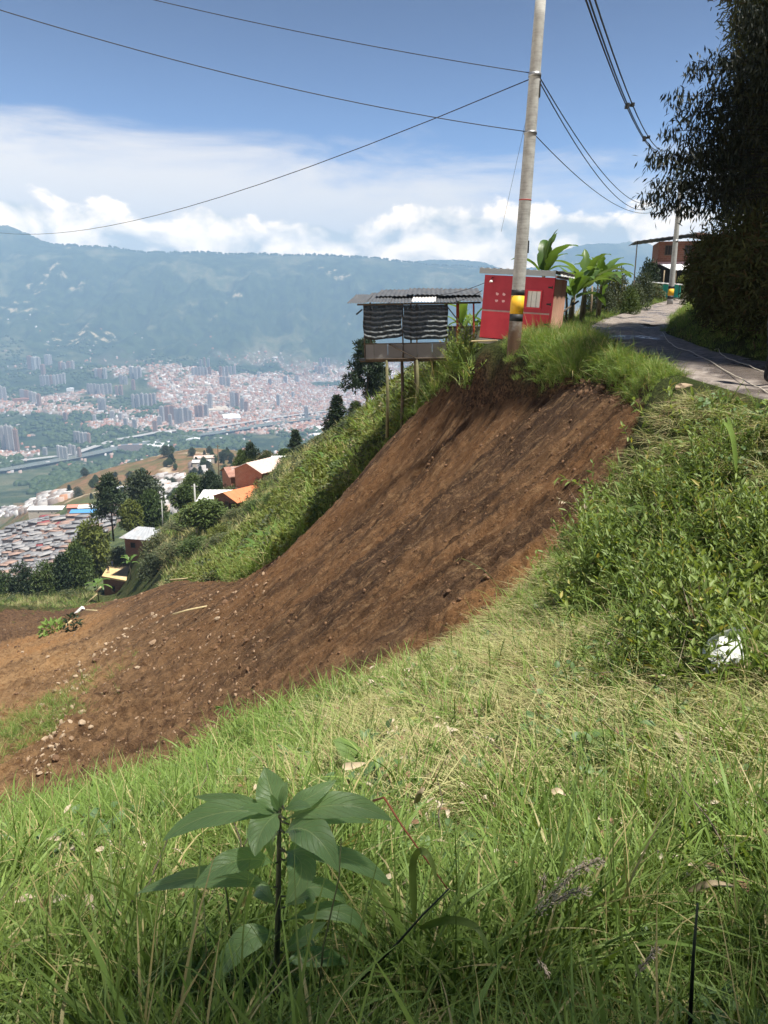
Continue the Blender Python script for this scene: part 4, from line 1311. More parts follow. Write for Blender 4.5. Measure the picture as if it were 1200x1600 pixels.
p_ = t.n('BsdfPrincipled', {'Base Color': c, 'Roughness': 0.4}); tl = t.n('BsdfTranslucent', {'Color': c})
mx = t.n('MixShader', {0: 0.5, 1: p_.outputs[0], 2: tl.outputs[0]}); t.n('OutputMaterial', {'Surface': mx.outputs[0]})
m_roofd = simple('dark_weathered_zinc', (0.10, 0.105, 0.11), 0.6, 0.3, 4, metal=0.3, dirt=(0.16, 0.12, 0.09))
m_bamboo = simple('green_bamboo_post', (0.12, 0.115, 0.055), 0.7, 0.3, 5)
m_redpost = simple('red_painted_post', (0.38, 0.06, 0.045), 0.7, 0.3, 6)

sp = P(569, 562, 25.2)
sc = 25.2 / 1155.0
hut = thing('stilt_shack', 'open shack on thin stilts with black netting sides, left of the red kiosk', 'shack', sp)
hut.rotation_euler = (0, math.radians(-0.9), math.radians(-4))
HX = lambda px: (px - 569) * 0.0210
HZ = lambda py: (562 - py) * 0.0203
HB = 2.3
for a, b in ((569, 585), (585, 607), (607, 630), (630, 654), (654, 677), (677, 701)):
    MB().box(((HX(a) + HX(b)) / 2, 0.0 + 0.006 * random.random(), 0.255), (HX(b) - HX(a) - 0.012, 0.012, 0.50)).build('wall_panel', m_poly, hut)
for a, b in ((702, 724), (724, 752)):
    MB().box(((HX(a) + HX(b)) / 2, 0.35, 0.62), (HX(b) - HX(a) - 0.012, 0.012, 0.85)).build('wall_panel', m_poly, hut)
MB().tube([(-0.02, -0.03, 0.01), (HX(702), -0.03, 0.03)], 0.022, 8).build('bottom_rail', m_woodd, hut, True)
MB().tube([(0, -0.03, 0.51), (HX(724), -0.02, 0.53)], 0.016, 8).build('handrail', m_woodd, hut, True)
MB().tube([(HX(701), 0.33, 1.0), (HX(752), 0.33, 1.0)], 0.016, 8).build('handrail', m_woodd, hut, True)
MB().box((-0.06, 0.0, 0.005), (0.20, 0.25, 0.07)).build('joist_end', m_black, hut)
for k in range(5):
    MB().box((HX(701) / 2, 0.15 + k * 0.5, -0.045), (HX(715), 0.07, 0.09)).build('floor_joist', m_woodd, hut)
for k in range(11):
    MB().box((0.02 + k * 0.28 + 0.13, HB / 2, 0.025), (0.265, HB, 0.03)).build('floor_board', m_wood, hut)
for px in (570.5, 631, 653, 700):
    MB().tube([(HX(px), -0.01 + (0.05 if px == 653 else 0), -0.02), (HX(px), -0.01, 1.76)], 0.024, 8).build('wall_post', m_woodd if px != 653 else m_wood, hut, True)
for px, m_, r in ((718, m_redpost, 0.05), (743, m_redpost, 0.03)):
    MB().tube([(HX(px), 0.25, 0.2), (HX(px) - 0.03, 0.25, 1.78)], r, 8).build('red_post', m_, hut, True)
for px in (571, 640, 700):
    MB().tube([(HX(px), HB - 0.05, 0.0), (HX(px), HB - 0.05, 2.05)], 0.03, 8).build('wall_post', m_woodd, hut, True)
MB().tube([(HX(609), -0.05, 0.50), (HX(651), -0.05, 0.03)], 0.02, 6).build('brace', m_woodd, hut, True)
MB().tube([(HX(701), 0.0, 1.65), (HX(730), 0.2, 0.9)], 0.018, 6).build('brace', m_woodd, hut, True)
MB().box((HX(563), 0.0, HZ(486)), (0.26, 0.06, 0.05), Matrix.Translation((HX(563), 0, HZ(486))) @ Matrix.Rotation(math.radians(-38), 4, 'Y') @ Matrix.Translation((-HX(563), 0, -HZ(486)))).build('bracket', m_black, hut)


def curtain(x0, x1, z1, z0, seed):
    nx, nz = 60, 80; V = []; A = []; UVs = []
    for j in range(nz):
        f = j / (nz - 1)
        for i in range(nx):
            s = i / (nx - 1)
            sagb = 0.16 * (1 - (2 * s - 1) ** 4) * 0.6 + 0.03 * math.sin(5 * s + seed)
            bot = z0 + 0.10 - sagb if seed == 1 else z0 + 0.08 - sagb
            z = z1 + (bot - z1) * f
            ph = f * 7.0 + 0.10 * math.sin(9 * s + seed) + 0.05 * math.sin(31 * s + 2 * seed)
            fr = ph - math.floor(ph)
            puff = -0.075 * math.sin(PI * fr) ** 0.7 * min(1, f * 6)
            wr = 0.018 * pn(np.array([s * 22 + seed]), np.array([f * 9.0]), 7)[0] + 0.03 * pn(np.array([s * 5 + seed]), np.array([f * 3.0]), 9)[0]
            V.append((x0 + (x1 - x0) * s + 0.02 * math.sin(8 * f), -0.06 + puff + wr, z))
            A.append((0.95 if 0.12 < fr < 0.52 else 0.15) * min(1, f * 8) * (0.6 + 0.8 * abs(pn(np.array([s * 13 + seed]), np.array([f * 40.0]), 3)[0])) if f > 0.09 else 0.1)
            UVs.append((s, f))
    return mesh_np('curtain', V, grid_faces(nz, nx), [m_net], UVs, dict(v=A))


ob('curtain', curtain(HX(569.5), HX(630), HZ(476), HZ(530), 1), hut)
ob('curtain', curtain(HX(632), HX(701), HZ(476.5), HZ(531), 2), hut)


def corrugated(w_, l_, n=30, amp=0.016):
    V = [(w_ * i / n, l_ * j / 3, amp * math.sin(i * 2 * PI / 4) + 0.006 * math.sin(j * 2.0 + i * 0.2)) for j in range(4) for i in range(n + 1)]
    return V, grid_faces(4, n + 1)


for i, (a, b, y0, ln, z, tz, m_) in enumerate(((546, 575, -0.55, 2.6, 1.81, 0.0, m_roofd), (572, 612, -0.30, 2.9, 1.82, 0.015, m_roofd), (608, 648, -0.26, 2.9, 1.80, -0.01, m_roofd), (645, 682, -0.34, 2.9, 1.82, 0.012, m_zincw), (680, 718, -0.22, 2.7, 1.80, 0.0, m_roofd), (715, 757, -0.22, 2.6, 1.81, 0.01, m_roofd),
                                               (585, 640, 1.0, 2.1, 2.05, 0.0, m_roofd), (636, 694, 0.9, 2.1, 2.07, 0.01, m_roofd), (690, 756, 0.8, 2.1, 2.03, -0.012, m_roofd))):
    V, Fc = corrugated(HX(b) - HX(a), ln)
    o = ob('roof_sheet', mesh_np('roof_sheet', V, Fc, [m_]), hut, (HX(a), y0, z + 0.012 * (i % 2)), (math.radians(7.5), tz, 0.02 * (i % 3 - 1)))
for yy, zz in ((-0.02, 1.775), (1.1, 1.91), (2.25, 2.04)):
    MB().tube([(HX(560), yy, zz), (HX(752), yy, zz)], 0.03, 8).build('purlin', m_woodd if yy else m_redpost, hut, True)
for px, py, yy, r, m_ in ((605, 676, 0.0, 0.055, m_bamboo), (628, 656, 0.5, 0.06, m_woodd), (653, 636, 0.0, 0.06, m_bamboo), (648, 628, 1.6, 0.05, m_woodd), (677, 590, 1.3, 0.05, m_woodd)):
    gx_, gy_ = sp.x + HX(px), sp.y + yy
    zb = min(h0(gx_, gy_) - 0.2, P(600, py, 25.2 + yy).z) - sp.z
    MB().tube([(HX(px), yy, -0.02), (HX(px) + 0.02, yy, zb / 2), (HX(px) - 0.03, yy, zb)], [r * 0.85, r, r], 10).build('stilt', m_, hut, True)
cable('hut_wire', (P(692, 460, 26), P(757, 442, 22.6)), 0.05, 0.009, 'upper short wire from the shack roof to the kiosk', 'wires between shack and kiosk', 'wire')
cable('hut_wire', (P(694, 474, 26), P(753, 454, 22.6)), 0.08, 0.009, 'lower short wire from the shack roof to the kiosk', 'wires between shack and kiosk', 'wire')
# ------------------------------------------------------------------ houses
def brickmat(name, a, b, mortar, sc_=6.0):
    m, t = mat(name)
    co = t.n('TexCoord').outputs['Object']
    s = t.n('SeparateXYZ', {0: co})
    v = t.n('CombineXYZ', {0: t.math('ADD', s.outputs[0], s.outputs[1]), 1: s.outputs[2], 2: 0.0}).outputs[0]
    bt = t.n('TexBrick', {'Vector': v, 'Color1': tuple(a) + (1,), 'Color2': tuple(b) + (1,), 'Mortar': tuple(mortar) + (1,), 'Scale': 1.0, 'Mortar Size': 0.016, 'Brick Width': 0.40, 'Row Height': 0.20})
    n1 = t.noise(co, 0.8, 6, 0.65)
    c = t.mix(t.math('MULTIPLY', t.step(n1, 0.5, 0.75), 0.5), bt.outputs[0], mortar)
    finish(t, c, 0.9, bt.outputs[1], -0.01, 0.5, 0.2)
    return m


m_brick = brickmat('hollow_brick', (0.32, 0.13, 0.075), (0.26, 0.095, 0.055), (0.30, 0.22, 0.17))
m_brickd = brickmat('dark_brick', (0.20, 0.085, 0.055), (0.15, 0.065, 0.042), (0.17, 0.12, 0.10))
m_orange = simple('orange_roof_paint', (0.56, 0.19, 0.085), 0.75, 0.12, 1.2, dirt=(0.45, 0.20, 0.11))
m_zinc = simple('zinc_roof', (0.42, 0.44, 0.46), 0.5, 0.15, 1.0, metal=0.2, dirt=(0.33, 0.25, 0.20))
m_whiteroof = simple('white_roof', (0.78, 0.78, 0.77), 0.6, 0.08, 1.0)
m_rust = simple('rusty_roof', (0.30, 0.16, 0.12), 0.8, 0.4, 1.2, dirt=(0.55, 0.52, 0.50))
m_pinkroof = simple('pinkish_roof', (0.56, 0.43, 0.38), 0.7, 0.2, 1.0, dirt=(0.42, 0.22, 0.16))
m_dark = simple('dark_opening', (0.018, 0.016, 0.015), 0.7, 0.2, 3)
m_teal = simple('turquoise_paint', (0.030, 0.33, 0.25), 0.6, 0.12, 4)
m_slab = simple('sandy_concrete_slab', (0.56, 0.40, 0.20), 0.9, 0.18, 0.9, dirt=(0.60, 0.52, 0.40))
m_cream = simple('cream_render', (0.52, 0.45, 0.36), 0.85, 0.15, 1.5)


def ribs_roof(name, c00, c10, c01, c11, m, parent, n=18, amp=0.05, th=0.06):
    """a sheet roof slope spanned by its four corners, ribbed down the fall"""
    c00, c10, c01, c11 = map(Vector, (c00, c10, c01, c11))
    V = []
    for j in range(2):
        for i in range(n + 1):
            f = i / n
            q = c00.lerp(c10, f) if j == 0 else c01.lerp(c11, f)
            V.append(q + Vector((0, 0, amp * (1 if i % 2 else 0))))
    V += [q - Vector((0, 0, th)) for q in V[:]]
    k = 2 * (n + 1); F = [(i, i + 1, n + 2 + i, n + 1 + i) for i in range(n)] + [(k + i + 1, k + i, k + n + 1 + i, k + n + 2 + i) for i in range(n)]
    F += [(i + 1, i, k + i, k + i + 1) for i in range(n)] + [(n + 1 + i, n + 2 + i, k + n + 2 + i, k + n + 1 + i) for i in range(n)]
    F += [(0, n + 1, k + n + 1, k), (n, k + n, k + 2 * n + 1, 2 * n + 1)]
    return MB().add(V, F).build(name, m, parent)


def window(parent, c, w_, h_, axis='x', name='window', panes=2, fm=None):
    """frame proud of the wall, dark pane recessed"""
    fm = fm or m_woodd
    R_ = Matrix.Translation(c) @ (Matrix.Rotation(PI / 2, 4, 'Z') if axis == 'y' else Matrix.Identity(4))
    f = MB()
    b = 0.07
    for x, z, sx, sz in ((0, h_ / 2, w_ + b, b), (0, -h_ / 2, w_ + b, b), (-w_ / 2, 0, b, h_ - b), (w_ / 2, 0, b, h_ - b)):
        f.box((x, 0, z), (sx, 0.09, sz), R_)
    for k in range(1, panes):
        f.box((-w_ / 2 + w_ * k / panes, 0, 0), (b * 0.7, 0.07, h_ - b), R_)
    o = f.build(name, fm, parent)
    MB().box((0, 0.0, 0), (w_ - b, 0.03, h_ - b), R_).build('pane', m_dark, o)
    return o


def house(label, loc, rz, w_, d_, h_, rise, wall, roof, over=0.35, wins=((0.3, 'f'), (0.7, 'f')), name='house', gable_front=True, base=3.0, right_roof=None):
    """gable house: ridge runs along local y when the gable faces the front (-y)"""
    t = thing(name, label, 'house', loc, rz)
    mb = MB()
    if gable_front:
        mb.poly_prism([(-w_ / 2, -d_ / 2, -base), (w_ / 2, -d_ / 2, -base), (w_ / 2, -d_ / 2, h_), (0, -d_ / 2, h_ + rise - 0.03), (-w_ / 2, -d_ / 2, h_)], (0, d_, 0))
    else:
        mb.poly_prism([(-w_ / 2, -d_ / 2, -base), (-w_ / 2, d_ / 2, -base), (-w_ / 2, d_ / 2, h_), (-w_ / 2, 0, h_ + rise - 0.03), (-w_ / 2, -d_ / 2, h_)], (w_, 0, 0))
    mb.build('wall', wall, t)
    o = over
    k = rise / ((w_ if gable_front else d_) / 2)
    if gable_front:
        for s, m_ in ((-1, roof), (1, right_roof or roof)):
            e = (w_ / 2 + o) * s
            ribs_roof('roof', (0, -d_ / 2 - o, h_ + rise), (0, d_ / 2 + o, h_ + rise), (e, -d_ / 2 - o, h_ - k * o), (e, d_ / 2 + o, h_ - k * o), m_, t)
    else:
        for s in (-1, 1):
            e = (d_ / 2 + o) * s
            ribs_roof('roof', (-w_ / 2 - o, 0, h_ + rise), (w_ / 2 + o, 0, h_ + rise), (-w_ / 2 - o, e, h_ - k * o), (w_ / 2 + o, e, h_ - k * o), roof, t)
    for f, face in wins:
        if face == 'f':
            window(t, (-w_ / 2 + w_ * f, -d_ / 2 - 0.02, h_ * 0.55), 0.9, 1.0)
        else:
            window(t, (w_ / 2 + 0.02, -d_ / 2 + d_ * f, h_ * 0.55), 0.9, 1.0, 'y')
    return t


# orange-roofed house and its neighbours, about a hundred metres down the slope
q = P(368, 781, 104)
ho = house('low house with a plain orange gable roof beside the grassy slope', q + Vector((0.3, 3.5, -2.4)), math.radians(-38), 5.3, 6.4, 2.4, 0.95, m_brickd, m_orange, 0.45, ((0.25, 'f'), (0.75, 'f')))
MB().box((0.25, -3.21, 1.0), (0.9, 0.06, 2.0)).build('door', m_woodd, ho)
q = P(330, 778, 107)
t = thing('shed', 'lean-to shed with a flat white roof joined to the left of the orange roof', 'shed', q + Vector((0.2, 2.0, -1.6)))
MB().box((0, 0, -0.6), (4.6, 3.2, 3.0)).build('wall', m_brickd, t)
ribs_roof('roof', (-2.6, -2.0, 1.0), (2.2, -2.0, 1.0), (-2.3, 2.0, 1.9), (2.6, 2.0, 1.9), m_whiteroof, t, 14, 0.03)
MB().box((1.1, -1.63, 0.0), (0.9, 0.05, 1.7)).build('door', m_woodd, t)
q = P(404, 757, 110)
hb = house('red brick house with a pale pinkish gable roof, just above the orange roof', q + Vector((0, 3.2, -1.0)), math.radians(-33), 5.6, 6.0, 3.1, 1.15, m_brick, m_whiteroof, 0.35, (), right_roof=m_pinkroof)
MB().box((0.02, -3.03, -0.6), (5.64, 0.08, 1.3)).build('plinth', m_cream, hb)
q = P(378, 750, 119)
house('long brick house with a rusty striped tin roof behind the gabled brick house', q + Vector((1.5, 3, -2.0)), math.radians(28), 9.5, 5.0, 3.0, 1.0, m_brick, m_rust, 0.4, ((0.25, 'f'), (0.6, 'f')), gable_front=False)
q = P(438, 727, 124)
t = house('small white house half hidden in the trees at the top of the grassy slope', q + Vector((0, 2, -0.6)), math.radians(6), 3.2, 2.6, 1.5, 0.35, m_white, m_whiteroof, 0.2, ((0.25, 'f'), (0.7, 'f')), gable_front=False)
q = P(215, 846, 148)
hz_ = thing('house', 'brick house under a pale zinc hip roof, ringed by trees on the left', 'house', q + Vector((0.6, 3, -2.2)), math.radians(-14))
MB().box((0, 0, 0.2), (6.2, 5.6, 5.0)).build('wall', m_brick, hz_)
zr, ze = 4.5, 2.75
for c in (((-1.4, 0, zr), (2.2, 0, zr), (-4.0, -3.5, ze), (4.2, -3.5, ze)), ((-1.4, 0.02, zr), (2.2, 0.02, zr), (-4.0, 3.5, ze), (4.2, 3.5, ze)), ((-1.42, 0, zr), (-1.42, 0.02, zr), (-4.0, -3.5, ze), (-4.0, 3.5, ze)), ((2.22, 0, zr), (2.22, 0.02, zr), (4.2, -3.5, ze), (4.2, 3.5, ze))):
    ribs_roof('roof', *c, m_zinc, hz_, 16, 0.04)
window(hz_, (-1.2, -2.83, 1.2), 1.0, 1.1); window(hz_, (1.6, -2.83, 1.2), 1.0, 1.1)

# the house with the sandy flat roof at the edge of the debris
SY = 150.0
A_ = P(159, 900, SY); B_ = P(208, 910, SY - 2)
zs_ = A_.z
def onz(px, py, z):
    u_, v_ = uv(px, py); Yq = z / v_
    return Vector((u_ * Yq, Yq, z))
quad = [onz(159, 900, zs_), onz(209, 909.5, zs_), onz(207, 872.5, zs_), onz(186, 872, zs_), onz(172, 880, zs_)]
c0 = sum(quad, Vector()) / 5
sh_ = thing('house', 'brick house with a flat sandy roof where people stand, beside the debris', 'house', c0)
MB().poly_prism([q - c0 for q in quad], (0, 0, -0.35)).build('roof_slab', m_slab, sh_)
inner = [(q - c0) * 0.95 + Vector((0, 0, -0.36)) for q in quad]
MB().poly_prism(inner, (0, 0, -7.0)).build('wall', m_brick, sh_)
e_ = (inner[1] - inner[0]); fx = math.atan2(e_.y, e_.x)
for f in (0.35, 0.75):
    w0 = window(sh_, inner[0] + e_ * f + Vector((0.05, -0.06, -2.2)), 1.1, 1.2)
MB().box(tuple(inner[0] + e_ * 0.5 + Vector((0, -0.05, -3.2))), (0.1, 0.1, 0.2)).build('spout', m_conc, sh_)
Yg = np.exp(np.linspace(math.log(200), math.log(1700), 700))


def hit_mid(px, py):
    u_, v_ = uv(px, py)
    zz_ = mid_z(u_ * Yg, Yg)
    k = np.argmax(zz_ >= v_ * Yg)
    return (u_ * Yg[k], Yg[k], zz_[k]) if zz_[k] >= v_ * Yg[k] else None



# farther small buildings
for px, py, Yd, w_, d_, h_, rz, wm, rm, lb in ((268, 781, 215, 7, 6, 3.0, 0.5, m_cream, m_whiteroof, 'pale tin-roofed house between the grey-green trees and the roadside pole'), (262, 792, 205, 6, 5, 2.6, 0.7, m_cream, m_zinc, 'lower grey-roofed house next to the thin pole among trees'),
                                           (140, 800, 520, 13, 9, 4, 0.15, m_cream, m_whiteroof, 'white roofed shed beside the tall dark pine'), (76, 803, 560, 26, 12, 5, 0.03, m_cream, m_whiteroof, 'long white warehouse roof above the crowded tin roofs'),
                                           (133, 807, 500, 17, 9, 4, 0.1, m_cream, simple('blue_roof', (0.08, 0.26, 0.52), 0.6, 0.1), 'bright blue roof among the crowded tin roofs'), (125, 799, 540, 16, 9, 4, 0.2, m_brick, simple('salmon_roof', (0.55, 0.22, 0.16), 0.7, 0.1), 'salmon red roof next to the blue one'),
                                           (320, 722, 620, 17, 11, 4.5, 0.2, m_cream, m_pinkroof, 'pale farmhouse on the spur among grey trees'), (316, 728, 560, 15, 8, 4, 0.1, m_cream, m_whiteroof, 'long low white-roofed farmhouse on the spur'), (196, 770, 420, 12, 8, 4, 0.4, m_cream, m_zinc, 'grey roofed house glimpsed left of the round grey-green tree')):
    hm = hit_mid(px, py)
    if hm is None:
        hm = (uv(px, py)[0] * Yd, Yd, uv(px, py)[1] * Yd)
    k_ = min(1.25, max(0.5, hm[1] / Yd))
    house(lb, hm, rz, w_ * k_, d_ * k_, h_ * k_, h_ * 0.3 * k_, wm, rm, 0.5, ((0.3, 'f'), (0.7, 'f')), gable_front=False, base=4)

# brick house at the top of the road
FY = 84.0
F0 = P(1027, 412, FY); s = FY / 1155.0 * 1.0
fh = thing('house', 'two-storey brick house with overhanging roof and pale awning up the road', 'house', (F0.x, FY, F0.z), math.radians(-12))
L_ = 5.2; hU = 2.25
MB().box((L_ / 2, 2.5, hU / 2), (L_, 5.0, hU)).build('upper_wall', m_brickd, fh)
MB().box((L_ + 1.2, 2.2, hU / 2 + 0.2), (2.4, 4.6, hU + 0.3)).build('side_wall', m_brick, fh)
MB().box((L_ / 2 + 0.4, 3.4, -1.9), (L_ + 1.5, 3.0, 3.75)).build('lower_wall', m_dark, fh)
MB().box((L_ / 2, -0.06, 0.05), (L_ + 0.1, 0.16, 0.22)).build('sill_band', m_pinkgrey, fh)
wdo = window(fh, (1.1, -0.03, 1.35), 0.85, 0.95, panes=3)
window(fh, (3.0, -0.03, 1.35), 0.7, 0.95, panes=2)
window(fh, (L_ + 0.9, -0.13, 1.45), 0.6, 1.0, panes=1, fm=m_cream)
ribs_roof('roof', (-2.6, -0.8, hU - 0.02), (L_ - 1.6, -0.8, hU + 0.72), (-2.6, 5.4, hU + 0.1), (L_ - 1.6, 5.4, hU + 0.80), m_roofd, fh, 20, 0.05)
ribs_roof('roof', (L_ - 1.65, -0.8, hU + 0.75), (L_ + 2.8, -0.8, hU + 0.15), (L_ - 1.65, 5.4, hU + 0.85), (L_ + 2.8, 5.4, hU + 0.2), m_rust, fh, 20, 0.05)
ribs_roof('awning', (0.3, -0.15, -0.05), (L_ + 1.2, -0.15, -0.05), (1.3, -2.4, -0.80), (L_ + 1.4, -2.4, -0.80), m_whiteroof, fh, 22, 0.05)
for x_ in (0.3, 1.5, 3.4, 5.4):
    MB().tube([(x_ + 0.2, -2.2, -4.0), (x_ + 0.2, -2.2, -0.8)], 0.06, 8).build('porch_post', m_wood, fh, True)
MB().tube([(-2.3, -0.5, -4.0), (-2.3, -0.5, hU)], 0.06, 8).build('porch_post', m_woodd, fh, True)
tp_ = thing('shed', 'turquoise board shed with a thin white roof behind the far pole', 'shed', P(1040, 464, 60))
for k in range(4):
    MB().box((-0.2 + 0.33 * k, 0, 0.45), (0.31, 0.05, 0.95)).build('board', m_teal, tp_)
MB().box((-0.35, 1.0, 0.4), (0.06, 2.0, 0.9)).box((1.1, 1.0, 0.4), (0.06, 2.0, 0.9)).build('side_wall', m_teal, tp_)
ribs_roof('roof', (-1.6, -0.25, 1.12), (1.2, -0.25, 0.92), (-1.6, 2.2, 1.25), (1.2, 2.2, 1.05), m_whiteroof, tp_, 14, 0.03)

# ------------------------------------------------------------------ the settlement below and the city
m_shack, t = mat('shanty_house')
rnd = t.n('ObjectInfo').outputs['Random']; v = t.n('Attribute', None, attribute_name='v').outputs['Fac']
co = t.n('TexCoord').outputs['Object']
r2 = t.math('FRACT', t.math('MULTIPLY', rnd, 7.7))
rf = t.mix(rnd, (0.19, 0.19, 0.195), (0.36, 0.35, 0.345))
rf = t.mix(t.step(r2, 0.74, 0.76), rf, (0.36, 0.24, 0.19)); rf = t.mix(t.step(r2, 0.985, 0.988), rf, (0.30, 0.06, 0.06))
rf = t.mix(t.step(t.noise(co, 0.7, 5, 0.7), 0.5, 0.7), rf, (0.20, 0.17, 0.15))
wl_ = t.mix(r2, (0.20, 0.11, 0.075), (0.26, 0.22, 0.19))
finish(t, t.mix(t.step(v, 0.4, 0.6), wl_, rf), 0.8, None, spec=0.2)


def shanty(name, w_, d_, h_, k):
    V = []; F = []
    def bx(x0, x1, y0, y1, z0, za, zb, vv):
        o = len(V)
        for (x, y, z) in ((x0, y0, z0), (x1, y0, z0), (x1, y1, z0), (x0, y1, z0), (x0, y0, za), (x1, y0, zb), (x1, y1, zb), (x0, y1, za)):
            V.append((x, y, z, vv))
        F.extend([(o, o + 1, o + 5, o + 4), (o + 1, o + 2, o + 6, o + 5), (o + 2, o + 3, o + 7, o + 6), (o + 3, o, o + 4, o + 7), (o + 4, o + 5, o + 6, o + 7), (o + 3, o + 2, o + 1, o)])
    bx(-w_ / 2, w_ / 2, -d_ / 2, d_ / 2, -6, h_, h_ + 0.6 * k, 0)
    bx(-w_ / 2 - 0.4, w_ / 2 + 0.4, -d_ / 2 - 0.4, d_ / 2 + 0.4, h_ + 0.05, h_ + 0.15, h_ + 0.15 + 0.6 * k, 1)
    # a door and two windows as dark recess-like panels standing on the wall
    V = np.array(V)
    return mesh_np(name, V[:, :3], F, [m_shack], attrs=dict(v=V[:, 3]), smooth=False)


sh_meshes = [shanty('shanty', 5.0 + 2.5 * random.random(), 4.5 + 2 * random.random(), 2.4 + 2.4 * random.random() ** 2, random.choice((-1, 1, 1))) for _ in range(9)]
g = np.random.default_rng(12)
sp_poly = [(-20, 850), (20, 832), (70, 812), (110, 815), (150, 812), (170, 800), (200, 800), (150, 850), (95, 890), (60, 905), (-20, 912)]
def inpoly(x, y, pl):
    c = False
    for i in range(len(pl)):
        ax, ay = pl[i]; bx_, by_ = pl[(i + 1) % len(pl)]
        if (ay > y) != (by_ > y) and x < (bx_ - ax) * (y - ay) / (by_ - ay) + ax:
            c = not c
    return c


spots = []; tries = 0
while len(spots) < 290 and tries < 30000:
    tries += 1
    px = -20 + 220 * g.random(); py = 798 + 116 * g.random()
    if not inpoly(px, py, sp_poly): continue
    if any(abs(px - a) < 6.2 and abs(py - b) < 3.0 + 0.02 * (py - 800) for a, b in spots): continue
    spots.append((px, py))
for px, py in spots:
    h_ = hit_mid(px, py)
    if h_ is None: continue
    o = ob('shanty_house', random.choice(sh_meshes), None, h_, (0, 0, 0.35 * g.normal() + 0.2))
    sc_ = h_[1] / 500 * (0.8 + 0.5 * g.random()); o.scale = (sc_, sc_, sc_ ** 0.5)
    tag(o, 'small tin-roofed house packed into the crowded settlement below', 'house', 'tin-roofed houses in the settlement')

m_tower, t = mat('tower_block')
rnd = t.n('ObjectInfo').outputs['Random']; co = t.n('TexCoord').outputs['Object']; s_ = t.n('SeparateXYZ', {0: co})
c = t.mix(rnd, (0.40, 0.37, 0.35), (0.55, 0.53, 0.50))
c = t.mix(t.step(t.math('FRACT', t.math('MULTIPLY', rnd, 5.3)), 0.70, 0.75), c, (0.42, 0.26, 0.19))
fl = t.math('FRACT', t.math('MULTIPLY', s_.outputs[2], 1 / 3.0))
v = t.n('Attribute', None, attribute_name='v').outputs['Fac']
c = t.mix(t.math('MULTIPLY', t.step(v, 0.4, 0.6), t.step(fl, 0.40, 0.5)), c, (0.14, 0.15, 0.17))
finish(t, c, 0.8, None, spec=0.2)


def tower_mesh(kind):
    """unit-height tower: bays step in and out, a window strip in every bay, a lift house on top"""
    mb = MB(); vv = []
    def bx(c, s, v_):
        n0 = len(mb.v); mb.box(c, s); vv.extend([v_] * (len(mb.v) - n0))
    H_ = 75.0
    W_ = (22, 26, 20, 30)[kind]; Dp = (18, 16, 20, 15)[kind]; nb = (3, 4, 2, 5)[kind]
    bx((0, 0, H_ / 2 - 10), (W_ * 0.92, Dp * 0.92, H_ + 20), 0)
    for i in range(nb):
        x = -W_ / 2 + W_ * (i + 0.5) / nb
        for sg in (-1, 1):
            bx((x, sg * Dp * 0.47, H_ / 2 - 10), (W_ / nb * 0.46, Dp * 0.08, H_ + 18), 1)
    for sg in (-1, 1):
        bx((sg * W_ * 0.47, 0, H_ / 2 - 10), (W_ * 0.08, Dp * 0.5, H_ + 17), 1)
    bx((0, 0, H_ + 2.5), (W_ * 0.4, Dp * 0.4, 5), 0)
    me = mb.mesh('tower', m_tower)
    at = me.attributes.new('v', 'FLOAT', 'POINT'); at.data.foreach_set('value', np.array(vv, np.float32))
    return me


tw = [tower_mesh(k) for k in range(4)]
Yf = np.exp(np.linspace(math.log(1800), math.log(8000), 900))


def hit_far(px, py):
    u_, v_ = uv(px, py)
    zz_ = far_z(u_ * Yf, Yf)
    k = int(np.argmax(zz_ >= v_ * Yf))
    return (u_ * Yf[k], Yf[k], zz_[k])


